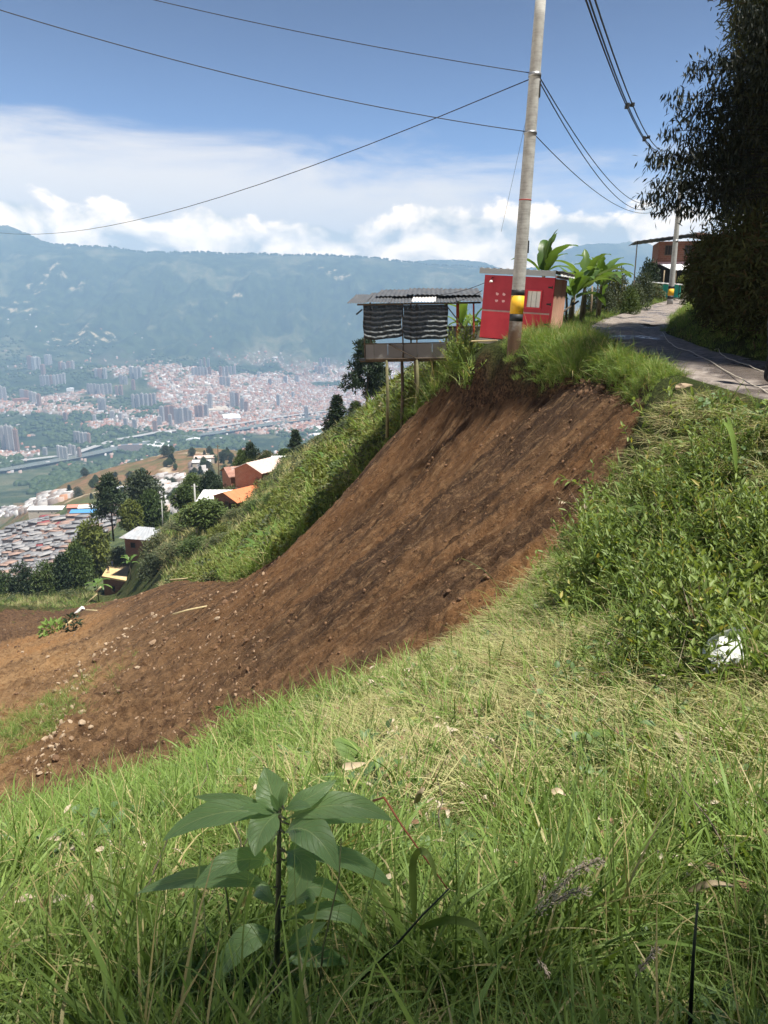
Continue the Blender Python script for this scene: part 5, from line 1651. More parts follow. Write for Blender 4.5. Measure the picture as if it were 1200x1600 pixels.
ORD = ['first', 'second', 'third', 'fourth', 'fifth', 'sixth', 'seventh', 'eighth', 'ninth', 'tenth']
clusters = [([(3, 625, 20), (9, 627, 20)], 5, 'brownish tower at the left edge above the red roofs'),
            ([(7, 702, 34), (14, 703, 37), (21, 706, 38), (28, 708, 36)], 7, 'tall pale grey tower in the slab-like group by the left edge'),
            ([(36, 624, 14), (43, 626, 15), (50, 629, 16), (56, 632, 17), (62, 634, 17)], 6.5, 'grey tower in the descending row of five at far left'),
            ([(48, 577, 19), (54, 578, 18), (61, 577, 17), (68, 585, 14), (74, 570, 14), (78, 569, 13)], 7, 'bluish tower in the highest group on the left slope'),
            ([(95, 579, 12), (101, 579, 11), (108, 578, 12), (114, 577, 12)], 6, 'dark bluish tower right of the highest group on the slope'),
            ([(66, 603, 15), (71, 603, 15), (76, 603, 15), (81, 603, 15), (86, 603, 15), (91, 602, 15), (96, 601, 15), (101, 600, 15)], 5, 'pinkish tower in the long row of eight on the left slope'),
            ([(151, 590, 13), (157, 591, 13), (165, 592, 15)], 6, 'pale tower in the trio on the wooded slope'),
            ([(139, 615, 14), (144, 616, 15), (149, 616, 15), (155, 617, 15), (161, 617, 15), (167, 616, 15), (173, 615, 14)], 5, 'bluish tower in the dense row of seven below the trio'),
            ([(183, 617, 13), (190, 617, 14), (190, 600, 13), (197, 601, 12)], 5.5, 'small bluish tower at the right end of the dense row'),
            ([(157, 643, 20), (163, 644, 20)], 6, 'twin pale tower standing alone amid trees'),
            ([(176, 656, 13), (189, 656, 10), (197, 667, 13), (175, 648, 6), (148, 658, 9)], 6, 'short pale tower among the red roofs in mid valley'),
            ([(119, 691, 16), (124, 692, 17), (130, 695, 18), (136, 697, 20), (140, 697, 19)], 6, 'cream tower in the central group among the red roofs'),
            ([(93, 717, 20), (98, 719, 21), (104, 721, 22)], 6, 'white-edged tower in the left trio nearest the river'),
            ([(111, 713, 18), (117, 715, 18), (125, 718, 18)], 6, 'grey tower in the right trio nearest the river'),
            ([(103, 657, 12), (71, 711, 11)], 6, 'small orange brick block among low roofs'),
            ([(209, 637, 19), (216, 638, 20), (223, 636, 20), (230, 636, 19), (236, 635, 18), (242, 634, 18)], 6, 'pale pink tower in the six-tower group left of centre'),
            ([(254, 662, 25), (262, 660, 24), (270, 658, 23), (277, 663, 24), (284, 664, 25), (291, 660, 22), (297, 658, 16)], 7, 'pinkish tower in the big central group near the river'),
            ([(308, 653, 18), (315, 654, 20), (323, 652, 19)], 7, 'pink-sided tower in the trio right of the central group'),
            ([(329, 640, 23)], 8, 'single dark grey slab tower above the trio'),
            ([(250, 666, 14), (267, 668, 19)], 6, 'orange brick tower at the foot of the central group'),
            ([(364, 637, 23), (371, 636, 21), (379, 641, 18), (385, 643, 15)], 7, 'hazy blue tower in the group of four over the motorway'),
            ([(302, 587, 11), (307, 587, 12), (312, 587, 12), (317, 587, 12), (322, 587, 12), (328, 587, 12)], 4.5, 'hazy white tower in the higher row at the mountain foot'),
            ([(314, 575, 12), (320, 575, 14), (326, 574, 13)], 4, 'faint white tower on top of the higher row'),
            ([(345, 588, 14), (350, 589, 14), (355, 589, 15), (361, 588, 14), (367, 587, 14)], 4.5, 'hazy white tower in the right row at the mountain foot'),
            ([(346, 603, 13), (351, 604, 14), (357, 604, 13)], 4.5, 'white tower below the right row'),
            ([(206, 591, 16), (213, 592, 16), (219, 590, 15), (209, 609, 14)], 6, 'dark blue tower in shade under the pale landslip'),
            ([(243, 677, 19), (211, 669, 13)], 6, 'lone pinkish tower at the edge of the dense roofs'),
            ([(501, 573, 12), (509, 572, 11), (514, 572, 11)], 4, 'faint tower far off on the right of the valley'),
            ([(494, 583, 9), (499, 584, 10), (504, 584, 9), (510, 582, 8)], 4, 'very faint short tower below the far right trio'),
            ([(435, 636, 18), (479, 656, 20), (446, 599, 10), (422, 602, 9), (464, 598, 10), (458, 622, 9), (404, 590, 8)], 5, 'isolated hazy tower in the dense right-hand city')]
for lst, wpx, lab in clusters:
    for i, (px, py, hp) in enumerate(lst):
        x_, y_, z_ = hit_far(px, py)
        o = ob('tower_block', random.choice(tw), None, (x_, y_, z_), (0, 0, -0.3 + 0.2 * random.random()))
        hs_ = hp * y_ / 1155 * 1.05 / 75; ws = wpx * y_ / 1155 / 24 * 0.95
        o.scale = (ws, ws, hs_)
        tag(o, (ORD[i] + ' from left, ' if len(lst) > 1 else '') + lab, 'tower block', 'apartment towers in the valley')
# long blocks and big roofs
m_lb = m_tower
for px, py, wpx, hp, dpx, m_, lb in ((204, 704, 36, 9, 12, m_tower, 'long pale slab block beside the motorway'), (243, 696, 42, 2.5, 60, m_whiteroof, 'huge white warehouse roof near the river'), (301, 685, 22, 2, 40, m_whiteroof, 'smaller white warehouse roof right of the huge one'), (362, 653, 26, 3, 50, m_whiteroof, 'white curved warehouse roof by the motorway'),
                                 (520, 672, 60, 2.5, 60, m_whiteroof, 'wide white factory roof far right in the valley'), (505, 682, 26, 2, 40, m_whiteroof, 'low white factory roof under the wide one'), (340, 640, 30, 2, 50, m_cream, 'cream flat roof of a big store'), (35, 628, 24, 5, 14, m_brick, 'long red-roofed school block on the left'), (110, 610, 10, 3, 10, m_whiteroof, 'bright white building on the left slope')):
    x_, y_, z_ = hit_far(px, py); k = y_ / 1155
    mb = MB().box((0, 0, hp * k / 2 - 3), (wpx * k, dpx * k, hp * k + 6))
    mb.poly_prism([(-wpx * k / 2 - 1, -dpx * k / 2, hp * k + 0.1), (wpx * k / 2 + 1, -dpx * k / 2, hp * k + 0.1), (0, -dpx * k / 2, hp * k + 3)], (0, dpx * k, 0))
    o = mb.build('warehouse' if m_ is not m_tower else 'slab_block', m_, None, loc=(x_, y_, z_)); o.rotation_euler = (0, 0, 0.25)
    me = o.data
    if m_ is m_tower:
        at = me.attributes.new('v', 'FLOAT', 'POINT'); at.data.foreach_set('value', np.ones(len(me.vertices), np.float32))
    tag(o, lb, 'building')

# countless low roofs, joined
m_roofs, t = mat('city_roofs')
v = t.n('Attribute', None, attribute_name='v').outputs['Fac']
cr = t.n('ValToRGB', {0: v}); e = cr.color_ramp; e.interpolation = 'CONSTANT'
e.elements[0].color = (0.33, 0.17, 0.12, 1); e.elements[1].position = 0.30; e.elements[1].color = (0.40, 0.30, 0.25, 1)
for p0, cc in ((0.52, (0.38, 0.36, 0.35, 1)), (0.70, (0.22, 0.18, 0.16, 1)), (0.86, (0.55, 0.53, 0.51, 1)), (0.94, (0.40, 0.22, 0.14, 1))):
    el_ = e.elements.new(p0); el_.color = cc
finish(t, cr.outputs[0], 0.8, None, spec=0.2)
g = np.random.default_rng(31)
PX = -40 + 840 * g.random(60000); YY = np.exp(np.log(2300) + (np.log(6100) - np.log(2300)) * g.random(60000))
uu = (PX - 600) / 1155 * 1.07; XX = uu * YY
# streets: houses line up in blocks turned a little from district to district
th_ = 0.35 + 0.30 * np.round(2 * fbm(XX * 0.0011, YY * 0.0011, 2, 47))
gu = XX * np.cos(th_) + YY * np.sin(th_); gv_ = -XX * np.sin(th_) + YY * np.cos(th_)
gu = np.round(gu / 11) * 11; gv_ = np.round(gv_ / 15) * 15
street = (np.mod(gu, 66) < 6) | (np.mod(gv_, 60) < 8)
XX = gu * np.cos(th_) - gv_ * np.sin(th_) + g.normal(size=len(gu)) * 1.2; YY = gu * np.sin(th_) + gv_ * np.cos(th_) + g.normal(size=len(gu)) * 1.2
YY = np.clip(YY, 2250, 6200)
kp_ = g.random(60000) < urban(XX, YY) * 0.9 * (YY / 4500) ** 0.5 + 0.015
kp_ &= ~street
XX, YY, th_ = XX[kp_][:20000], YY[kp_][:20000], th_[kp_][:20000]
ZZ = far_z(XX, YY); n = len(XX)
wd = 7 + 9 * g.random(n) ** 2; dp = 7 + 8 * g.random(n); hh = 4 + 7 * g.random(n) ** 2
big_ = g.random(n) < 0.03; wd[big_] *= 3; dp[big_] *= 2
an = th_ + 0.04 * g.normal(size=n); ca, sa = np.cos(an), np.sin(an)
cor = np.array([[-1, -1], [1, -1], [1, 1], [-1, 1]]) * 0.5
Vc = np.zeros((n, 8, 3))
for i in range(4):
    lx, ly = cor[i, 0] * wd, cor[i, 1] * dp
    for j, zz_ in ((0, -4), (4, hh)):
        Vc[:, i + j, 0] = XX + lx * ca - ly * sa; Vc[:, i + j, 1] = YY + lx * sa + ly * ca; Vc[:, i + j, 2] = ZZ + zz_ + (1.2 * (i in (1, 2)) if j else 0)
Fq = (np.arange(n)[:, None, None] * 8 + np.array([[0, 1, 5, 4], [1, 2, 6, 5], [3, 0, 4, 7], [4, 5, 6, 7]])[None]).reshape(-1, 4)
tag(ob('city_houses', mesh_np('city_houses', Vc.reshape(-1, 3), Fq, [m_roofs], attrs=dict(v=np.repeat(g.random(n), 8)), smooth=False)), 'thousands of low brick houses filling the valley floor', kind='stuff')
# lower settlement strips on the spur, too small to pick apart
XX = []; 
for _ in range(5000):
    px = -20 + 340 * g.random(); py = 720 + 110 * g.random()
    if (px < 110 and 772 < py < 812 - 0.3 * px and g.random() < 0.5) or (235 < px < 290 and 745 < py < 800 and g.random() < 0.25) or (300 < px < 345 and 715 < py < 740 and g.random() < 0.2):
        h_ = hit_mid(px, py)
        if h_ is not None: XX.append(h_)
XX = np.array(XX[:700]); n = len(XX)
wd = 5 + 5 * g.random(n); dp = 5 + 4 * g.random(n); hh = 3 + 2 * g.random(n)
Vc = np.zeros((n, 8, 3))
for i in range(4):
    for j, zz_ in ((0, -4), (4, hh)):
        Vc[:, i + j, 0] = XX[:, 0] + cor[i, 0] * wd; Vc[:, i + j, 1] = XX[:, 1] + cor[i, 1] * dp; Vc[:, i + j, 2] = XX[:, 2] + zz_ + (0.8 * (i in (1, 2)) if j else 0)
Fq = (np.arange(n)[:, None, None] * 8 + np.array([[0, 1, 5, 4], [1, 2, 6, 5], [3, 0, 4, 7], [4, 5, 6, 7]])[None]).reshape(-1, 4)
tag(ob('spur_houses', mesh_np('spur_houses', Vc.reshape(-1, 3), Fq, [m_roofs], attrs=dict(v=0.5 + 0.45 * np.repeat(g.random(n), 8)), smooth=False)), 'scattered small houses on the flank of the spur', kind='stuff')
# ------------------------------------------------------------------ trees and bushes
def lobes_crown(h, w_, n_lobe, n_leaf, size, g, zlo=0.25, shape='round'):
    parts = []
    cs_ = []
    for k in range(n_lobe):
        f = (k + 0.5) / n_lobe
        z = zlo + (1 - zlo) * f
        rad = math.sin(PI * min(1, max(0.08, (z - zlo) / (1.06 - zlo)) ** 0.75)) if shape == 'round' else (1.02 - (z - zlo) / (1 - zlo)) if shape == 'cone' else math.sqrt(max(0.05, 1 - ((z - zlo) / (1.05 - zlo)) ** 2))
        a = 2.4 * k + g.random()
        r = 0.5 * w_ * rad * (0.35 + 0.45 * g.random())
        cs_.append((r * math.cos(a), r * math.sin(a), z * h, (0.20 + 0.13 * g.random()) * w_ * (0.55 + 0.45 * rad)))
    tot = sum(c[3] ** 2 for c in cs_)
    for x, y, z, R in cs_:
        n = max(20, int(n_leaf * R * R / tot))
        d = nrm(g.normal(size=(n, 3)) + np.array([0, 0, 0.35]))
        rr = R * (0.45 + 0.6 * g.random(n) ** 0.5)
        b = d * rr[:, None] * np.array([1, 1, 0.8]) + np.array([x, y, z - R * 0.3])
        parts.append(leaves(b, d + 0.9 * g.normal(size=(n, 3)), size * (0.6 + 0.8 * g.random(n)), size * 0.6, 0.3, 0.15, 1, 0.7, 'quad', g, np.clip(0.25 + 0.5 * g.random() + 0.25 * g.random(n), 0, 1)))
    return parts, cs_


def trunk_mesh(h, w_, cs_, m, r=None, g=None, lean=0.04):
    r = r or 0.022 * h
    mb = MB()
    top = Vector((lean * h, 0, h * 0.86))
    mb.tube([(0, 0, -0.8), (0.01 * h, 0.01 * h, h * 0.25), (lean * h * 0.6, -0.01 * h, h * 0.55), tuple(top)], [r * 1.25, r, r * 0.65, r * 0.2], 8)
    for x, y, z, R in cs_[:: max(1, len(cs_) // 9)]:
        s0 = max(0.12, z / h - 0.28)
        b = Vector((lean * h * s0, 0, h * s0))
        mb.tube([b, b.lerp(Vector((x, y, z)), 0.55) + Vector((0, 0, 0.03 * h)), (x, y, z)], [r * 0.45, r * 0.28, r * 0.1], 5)
    return mb.mesh('trunk', m, smooth=True)


def pine_parts(h, w_, n_leaf, size, g, clear=0.38):
    """whorled branches with needle clumps at their ends"""
    cs_ = []; 
    nb = 30
    for k in range(nb):
        f = clear + (1 - clear) * (k / nb)
        L = 0.5 * w_ * (1.0 - 0.78 * ((f - clear) / (1 - clear)) ** 1.3) * (0.7 + 0.5 * g.random())
        a = 2.4 * k + 0.5 * g.random()
        for q in (0.55, 0.95):
            cs_.append((L * q * math.cos(a), L * q * math.sin(a), h * f + 0.12 * L * q + 0.02 * h, 0.085 * w_ + 0.05 * L))
    cs_.append((0, 0, h * 0.98, 0.08 * w_))
    parts = []
    for x, y, z, R in cs_:
        n = n_leaf // len(cs_)
        d = nrm(g.normal(size=(n, 3)) + np.array([0, 0, 0.5])); b = d * (R * (0.3 + 0.7 * g.random(n)))[:, None] * np.array([1.15, 1.15, 0.7]) + np.array([x, y, z])
        parts.append(leaves(b, d + 0.6 * g.normal(size=(n, 3)), size * (0.7 + 0.6 * g.random(n)), size * 0.34, 0.1, 0.1, 1, 0.7, 'quad', g, np.clip(0.2 + 0.5 * g.random() + 0.3 * g.random(n), 0, 1)))
    return parts, cs_


PROTO = {}


def proto(kind, seed):
    key = (kind, seed)
    if key in PROTO:
        return PROTO[key]
    g = np.random.default_rng(100 + seed)
    H = 10.0
    if kind in ('pine', 'thinpine'):
        W = 7.0 if kind == 'pine' else 5.0
        parts, cs_ = pine_parts(H, W, 4200, 0.62, g, 0.30 if kind == 'pine' else 0.25); mt = M_pine; bk = M_bark
    elif kind == 'cypress':
        W = 6.0; parts, cs_ = lobes_crown(H, W, 26, 3600, 0.55, g, 0.06, 'cone'); mt = M_tdark; bk = M_bark
    else:
        W = {'round': 9.0, 'bush': 11.0, 'tall': 6.5}[kind.split('_')[0]]
        mt = {'g': M_tgreen, 'y': M_tyel, 'd': M_tdark, 'o': M_tolive, 's': M_tgrey}[kind.split('_')[1]]
        parts, cs_ = lobes_crown(H, W, 24, 3600, 0.62, g, 0.02 if kind.startswith('bush') else 0.22, 'round' if not kind.startswith('bush') else 'dome'); bk = M_bark
    crown = leafmesh('crown', parts, [mt]); trunk = trunk_mesh(H, W, cs_, bk, 0.20 if 'pine' not in kind else 0.17, g)
    PROTO[key] = (crown, trunk, H, W)
    return PROTO[key]


def tree(px, py_top, w_px, Y, kind, label, seed=0, cat='tree', group=None, py_base=None):
    u_, v_ = uv(px, (py_top + (py_base or py_top + 40)) / 2)
    x_ = u_ * Y
    zt = uv(px, py_top)[1] * Y
    zb = h0(x_, Y) if Y < 190 else float(mid_z(np.array([x_]), np.array([Y]))[0])
    if py_base is not None:
        zb = max(zb, uv(px, py_base)[1] * Y - 1.0) if zb < uv(px, py_base)[1] * Y - 3 else zb
    h = max(1.2, zt - zb)
    crown, trunk, H, W = proto(kind, seed)
    nm = {'pine': 'pine_tree', 'thinpine': 'pine_tree', 'cypress': 'cypress_tree'}.get(kind, 'bush' if kind.startswith('bush') else 'broadleaf_tree')
    t = thing(nm, label, cat, (x_, Y, zb), random.random() * 6.28, group)
    ws = w_px * Y / FPX / W
    t.scale = (ws, ws, h / H)
    ob('trunk', trunk, t); ob('crown', crown, t)
    return t


tree(172, 748, 58, 165, 'pine', 'tall dark pine with a bare lower trunk, left above the settlement', 0, py_base=832)
tree(222, 740, 66, 178, 'round_s', 'broad grey-green round tree right of the tall dark pine', 0, py_base=800)
tree(238, 770, 50, 160, 'round_g', 'dark green tree below the grey-green round tree', 1, py_base=825)
tree(205, 782, 36, 156, 'tall_y', 'yellowish green tree between the dark pine and the zinc-roofed house', 2, py_base=830)
tree(142, 820, 70, 160, 'round_y', 'big yellow-green domed tree left of the sandy flat roof', 3, py_base=905)
tree(122, 852, 44, 142, 'round_g', 'dark green tree crowding the left side of the domed tree', 4, py_base=915)
tree(100, 868, 44, 140, 'round_d', 'dark tree third from the left edge above the debris', 5, py_base=922)
tree(72, 880, 46, 138, 'bush_g', 'dense green thicket second from the left edge above the debris', 0, 'bush', py_base=928)
tree(38, 884, 48, 138, 'bush_d', 'dark thicket near the left edge above the debris', 1, 'bush', py_base=932)
tree(2, 894, 52, 138, 'bush_g', 'dark green thicket cut by the left edge of the picture', 2, 'bush', py_base=936)
tree(186, 857, 34, 158, 'bush_o', 'olive bush right behind the people on the flat roof', 1, 'bush', py_base=872)
tree(247, 838, 52, 128, 'bush_o', 'pale olive bush right of the flat sandy roof', 0, 'bush', py_base=905)
tree(240, 866, 46, 116, 'bush_s', 'grey-green bush overhanging the flat sandy roof', 3, 'bush', py_base=912)
tree(290, 820, 62, 112, 'round_o', 'olive green tree in the middle of the thicket under the white shed', 6, py_base=890)
tree(275, 850, 66, 104, 'bush_o', 'light olive bush at the debris edge left of the dark trunk', 2, 'bush', py_base=905)
tree(322, 782, 78, 98, 'round_g', 'large leafy green tree below the white shed roof', 7, py_base=880)
tree(308, 842, 60, 88, 'bush_g', 'shady green bush behind the debris crest', 4, 'bush', py_base=900)
tree(345, 822, 44, 82, 'bush_y', 'bright yellow-green bush in front of the large leafy tree', 5, 'bush', py_base=872)
tree(352, 850, 60, 76, 'bush_o', 'mixed olive bush just left of the pale corn-like leaves', 6, 'bush', py_base=895)
tree(372, 800, 50, 92, 'bush_o', 'feathery olive bush under the orange roof', 3, 'bush', py_base=850)
tree(402, 808, 40, 84, 'bush_g', 'green bush right of the orange roof, lower down the slope', 7, 'bush', py_base=850)
tree(300, 742, 40, 150, 'round_g', 'dark green tree above the white shed roof', 8, py_base=770)
tree(290, 760, 40, 140, 'tall_g', 'leafy tree behind the white utility pole', 9, py_base=790)
tree(328, 738, 34, 150, 'round_d', 'dark tree left of the brick houses', 10, py_base=765)
tree(341, 752, 30, 125, 'bush_d', 'low dark bush under the brick houses', 1, 'bush', py_base=766)
tree(372, 752, 22, 118, 'bush_d', 'reddish dark bush between the two brick houses', 2, 'bush', py_base=760)
tree(392, 695, 30, 138, 'round_d', 'very dark round tree behind the rusty roof', 11, py_base=730)
tree(378, 706, 26, 137, 'round_g', 'mid green tree left of the very dark round tree', 12, py_base=735)
tree(389, 718, 16, 134, 'bush_y', 'small bright yellow-green bush before the very dark tree', 5, 'bush', py_base=732)
tree(418, 706, 36, 134, 'round_o', 'olive tree left of the small white house', 13, py_base=735)
tree(446, 702, 34, 132, 'round_g', 'green tree behind the small white house', 14, py_base=728)
tree(462, 674, 24, 128, 'thinpine', 'little pine standing alone against the city', 1, py_base=712)
tree(440, 736, 26, 116, 'bush_s', 'dark bush on the grass right of the brick gable', 0, 'bush', py_base=752)
tree(480, 700, 36, 100, 'bush_s', 'grey-green scrub at the top of the slope right of the little pine', 1, 'bush', py_base=722)
tree(500, 705, 30, 90, 'bush_o', 'olive scrub on the slope below the cypress', 2, 'bush', py_base=730)
tree(527, 618, 44, 92, 'cypress', 'dark cypress with a pointed top on the ridge', 0, py_base=690)
tree(522, 660, 34, 95, 'round_d', 'dark lower tree at the foot of the cypress', 15, py_base=692)
tree(556, 628, 28, 90, 'round_g', 'small rounded tree between cypress and tall pine', 16, py_base=672)
tree(573, 536, 66, 86, 'pine', 'tall open-crowned pine left of the shack stilts', 2, py_base=655)
tree(588, 556, 40, 90, 'thinpine', 'thinner pine partly hidden behind the first stilt', 3, py_base=655)
for px, pt, w_, Y, kd, lb in ((535, 672, 40, 62, 'bush_o', 'olive scrub nearest below the cypress on the ridge'), (560, 660, 46, 56, 'bush_s', 'grey-green scrub halfway between cypress and stilts'), (585, 648, 40, 50, 'bush_o', 'pale scrub left of the first stilt'),
                              (512, 690, 40, 66, 'bush_s', 'dusty scrub on the open slope under the ridge'), (545, 690, 44, 52, 'bush_s', 'dark feathery scrub in the middle of the upper slope'), (575, 678, 40, 44, 'bush_o', 'yellowish scrub above the slide rim'),
                              (600, 650, 30, 42, 'bush_g', 'green scrub between the first two stilts'), (520, 715, 44, 56, 'bush_o', 'loose olive scrub on the straw-coloured slope'), (560, 712, 44, 45, 'bush_g', 'bright scrub by the bulge of the slide rim'), (480, 740, 36, 70, 'bush_s', 'sparse scrub high on the straw-coloured slope'),
                              (455, 765, 34, 72, 'bush_y', 'yellowish scrub in the straw-coloured slope'), (430, 790, 40, 72, 'bush_g', 'green scrub low on the straw-coloured slope'), (700, 560, 26, 27, 'bush_g', 'dark leafy scrub under the shack floor')):
    tree(px, pt, w_, Y, kd, lb, random.randrange(5), 'bush', py_base=pt + 30)
# trees scattered on the spur
g = np.random.default_rng(8)
lst = []
for _ in range(400):
    px = 90 + 330 * g.random(); py = 705 + 85 * g.random()
    dens = (px > 300 and py < 752) * 0.8 + (255 < px < 285 and 708 < py < 735) * 0.8 + (py > 745 and px < 300) * 0.5
    if g.random() < dens: lst.append((px, py))
for i, (px, py) in enumerate(lst[:90]):
    h_ = hit_mid(px, py)
    if h_ is None or h_[1] < 260: continue
    crown, trunk, H, W = proto(('round_s', 'tall_g', 'bush_s', 'thinpine')[i % 4], i % 3)
    t = thing('spur_tree', 'hazy grey-green tree dotted over the flank of the spur', 'tree', h_, g.random() * 6, 'trees dotted over the spur')
    k = (5 + 6 * g.random()) * h_[1] / 700 / 10; t.scale = (k, k, k)
    ob('crown', crown, t)
# wooded belts on the valley floor and crest trees: countless
def farwood(name, pts, size, label, seed):
    g = np.random.default_rng(seed); parts = []
    n = len(pts)
    ico = bmesh.new(); bmesh.ops.create_icosphere(ico, subdivisions=1, radius=1.0)
    iv = np.array([v.co for v in ico.verts]); jf = np.array([[v.index for v in f.verts] for f in ico.faces]); ico.free()
    s_ = size * (0.5 + g.random(n))
    V = iv[None] * (s_[:, None, None] * np.array([1, 1, 0.9])) * (0.75 + 0.5 * g.random((n, len(iv), 1))) + pts[:, None, :]
    F = (np.arange(n)[:, None, None] * len(iv) + jf[None]).reshape(-1, 3)
    tag(ob(name, mesh_np(name, V.reshape(-1, 3), F, [M_tgreen], attrs=dict(v=np.repeat(g.random(n), len(iv))), smooth=False)), label, kind='stuff')


g = np.random.default_rng(77)
n = 26000
YY = np.exp(np.log(1900) + (np.log(5600) - np.log(1900)) * g.random(n)); XX = (-0.60 + 0.75 * g.random(n)) * YY
k = (g.random(n) > urban(XX, YY) * 1.1) & (fbm(XX * 0.003, YY * 0.002, 3, 36) > -0.05)
XX, YY = XX[k][:5200], YY[k][:5200]
farwood('valley_woods', np.stack([XX, YY, far_z(XX, YY) + 3], 1), 11, 'woods and tree belts between the districts of the city', 1)
us = np.linspace(-0.56, 0.16, 420); YY = np.full(420, 0.0); pts = []
for u_ in us:
    zz_ = far_z(u_ * Yf, Yf); kk = int(np.argmax(zz_ / Yf))
    if g.random() < 0.75: pts.append((u_ * Yf[kk], Yf[kk], zz_[kk] + 4))
farwood('ridge_woods', np.array(pts), 14, 'row of tiny trees along the crest of the far ridge', 2)

# ------------------------------------------------------------------ banana plants
def banana(label, loc, h, n, L, W, seed, group='banana plants', torn=0.5, up=0.75):
    g = np.random.default_rng(seed)
    t = thing('banana_plant', label, 'banana plant', loc, 0, group)
    MB().tube([(0, 0, -0.3), (0.02, 0, h * 0.5), (0.05, 0.02, h)], [0.11, 0.09, 0.05], 9).build('stalk', m_stalkb, t, True)
    for k in range(n):
        a = 2.4 * k + 0.7 * g.random(); e = up + 0.5 * (k / n) + 0.15 * g.normal()
        d = Vector((math.cos(a) * math.cos(e), math.sin(a) * math.cos(e), math.sin(e)))
        l = L * (0.75 + 0.4 * g.random()); w_ = W * (0.8 + 0.4 * g.random())
        side = d.cross(Vector((0, 0, 1))).normalized(); seg = 16
        pos = Vector((0.05, 0.02, h * (0.82 + 0.18 * k / n))); dd = d.copy(); rows = []
        for i in range(seg + 1):
            s_ = i / seg
            wd_ = w_ * 0.5 * (0.06 if s_ < 0.14 else math.sin(PI * min(1, (s_ - 0.12) / 0.9) ** 0.7) ** 0.6 if s_ < 0.99 else 0.04)
            nn = side.cross(dd).normalized()
            cl, cr_ = (1 - torn * g.random() * (g.random() < 0.5)), (1 - torn * g.random() * (g.random() < 0.5))
            rows.append([pos - side * wd_ * cl + nn * wd_ * 0.25, pos - side * wd_ * 0.5 + nn * wd_ * 0.16, pos.copy(), pos + side * wd_ * 0.5 + nn * wd_ * 0.16, pos + side * wd_ * cr_ + nn * wd_ * 0.25])
            pos = pos + dd * (l / seg); dd = (dd + Vector((0, 0, -1)) * (0.055 + 0.05 * g.random()) * (1 + s_)).normalized()
        V = [q for r_ in rows for q in r_]
        me = mesh_np('leaf', V, grid_faces(seg + 1, 5), [M_banana], attrs=dict(v=np.full(len(V), g.random())))
        ob('leaf', me, t)
    return t


m_stalkb = simple('banana_stalk', (0.10, 0.085, 0.045), 0.7, 0.4, 4)
def bground(px, Y, py=None):
    x_ = uv(px, py or 480)[0] * Y
    return Vector((x_, Y, h0(x_, Y)))
def bheight(px, py_top, Y):
    return max(0.8, uv(px, py_top)[1] * Y - bground(px, Y, py_top).z)
for px, pt, Y, n, L, W, lb, up in ((848, 425, 27, 6, 1.9, 0.50, 'banana plant whose torn leaves rise behind the kiosk roof', 1.05), (912, 448, 29, 12, 1.8, 0.5, 'leafy banana plant right of the kiosk planks', 0.8), (938, 445, 32, 12, 1.9, 0.55, 'second banana plant of the clump, taller and paler', 0.85),
                                   (893, 465, 28, 9, 1.6, 0.45, 'low banana plant at the foot of the plank wall', 0.7), (735, 512, 31, 6, 1.5, 0.40, 'backlit banana plant between the shack and the kiosk', 0.8), (718, 505, 30, 5, 1.3, 0.35, 'banana leaves behind the red shack post', 0.9),
                                   (508, 795, 46, 7, 1.7, 0.30, 'banana plant on the slope left of the slide rim', 0.55), (545, 765, 40, 6, 1.5, 0.28, 'banana plant close against the slide rim', 0.5), (482, 850, 50, 7, 1.5, 0.30, 'banana plant low on the slope beside the rim', 0.6),
                                   (150, 900, 132, 8, 3.0, 0.9, 'big pale-leaved banana plant left of the flat sandy roof', 0.5), (200, 858, 140, 7, 3.0, 0.8, 'banana plant between the zinc roof and the flat roof', 0.7)):
    lo = bground(px, Y, pt); hh_ = bheight(px, pt, Y)
    banana(lb, lo, min(hh_, 3.2) if Y < 60 else min(hh_, 4), n, L, W, int(px), None, 0.55, up)
g = np.random.default_rng(6)
for k in range(11):
    px = 368 + 62 * g.random(); Y = 36 + 16 * g.random(); x_ = uv(px, 870)[0] * Y
    d_ = float(sdist(np.array([x_]), np.array([Y]))[0])
    if d_ > -0.3: x_ -= d_ + 0.8
    banana('pale young plantain at the foot of the slope beside the debris', Vector((x_, Y, h0(x_, Y))), 0.35, 6, 1.5, 0.26, 300 + k, 'young plantains beside the debris', 0.2, 0.8)

# ------------------------------------------------------------------ fence and hedge along the road
fx0 = roadx(28) - 2.3
fence = thing('fence', 'rough fence of leaning sticks and wire along the left of the road', 'fence', (fx0, 28, h0(fx0, 28)))
prev = None
for k in range(15):
    yy = 26.5 + k * 1.9; xx = float(roadx(yy)) - 2.2 - 0.3 * random.random(); zz_ = h0(xx, yy)
    b = Vector((xx - fx0, yy - 28, zz_ - h0(fx0, 28)))
    tpv = b + Vector((0.22 * (random.random() - 0.35), 0.1, 1.15 + 0.5 * random.random()))
    MB().tube([b - Vector((0, 0, 0.3)), b.lerp(tpv, 0.5) + Vector((0.03, 0, 0)), tpv], [0.05, 0.045, 0.035], 7).build('post', (m_wood, m_woodd, m_palepost)[k % 3] if False else (m_wood, m_woodd)[k % 2], fence, True)
    if prev is not None:
        for f in (0.45, 0.85):
            MB().tube([prev[0].lerp(prev[1], f), b.lerp(tpv, f)], 0.006, 4).build('wire', m_wire, fence)
    prev = (b, tpv)
MB().tube([(-2.6, -3.5, -0.7), (0.2, -0.5, 0.75)], 0.035, 7).build('rail', m_woodd, fence, True)
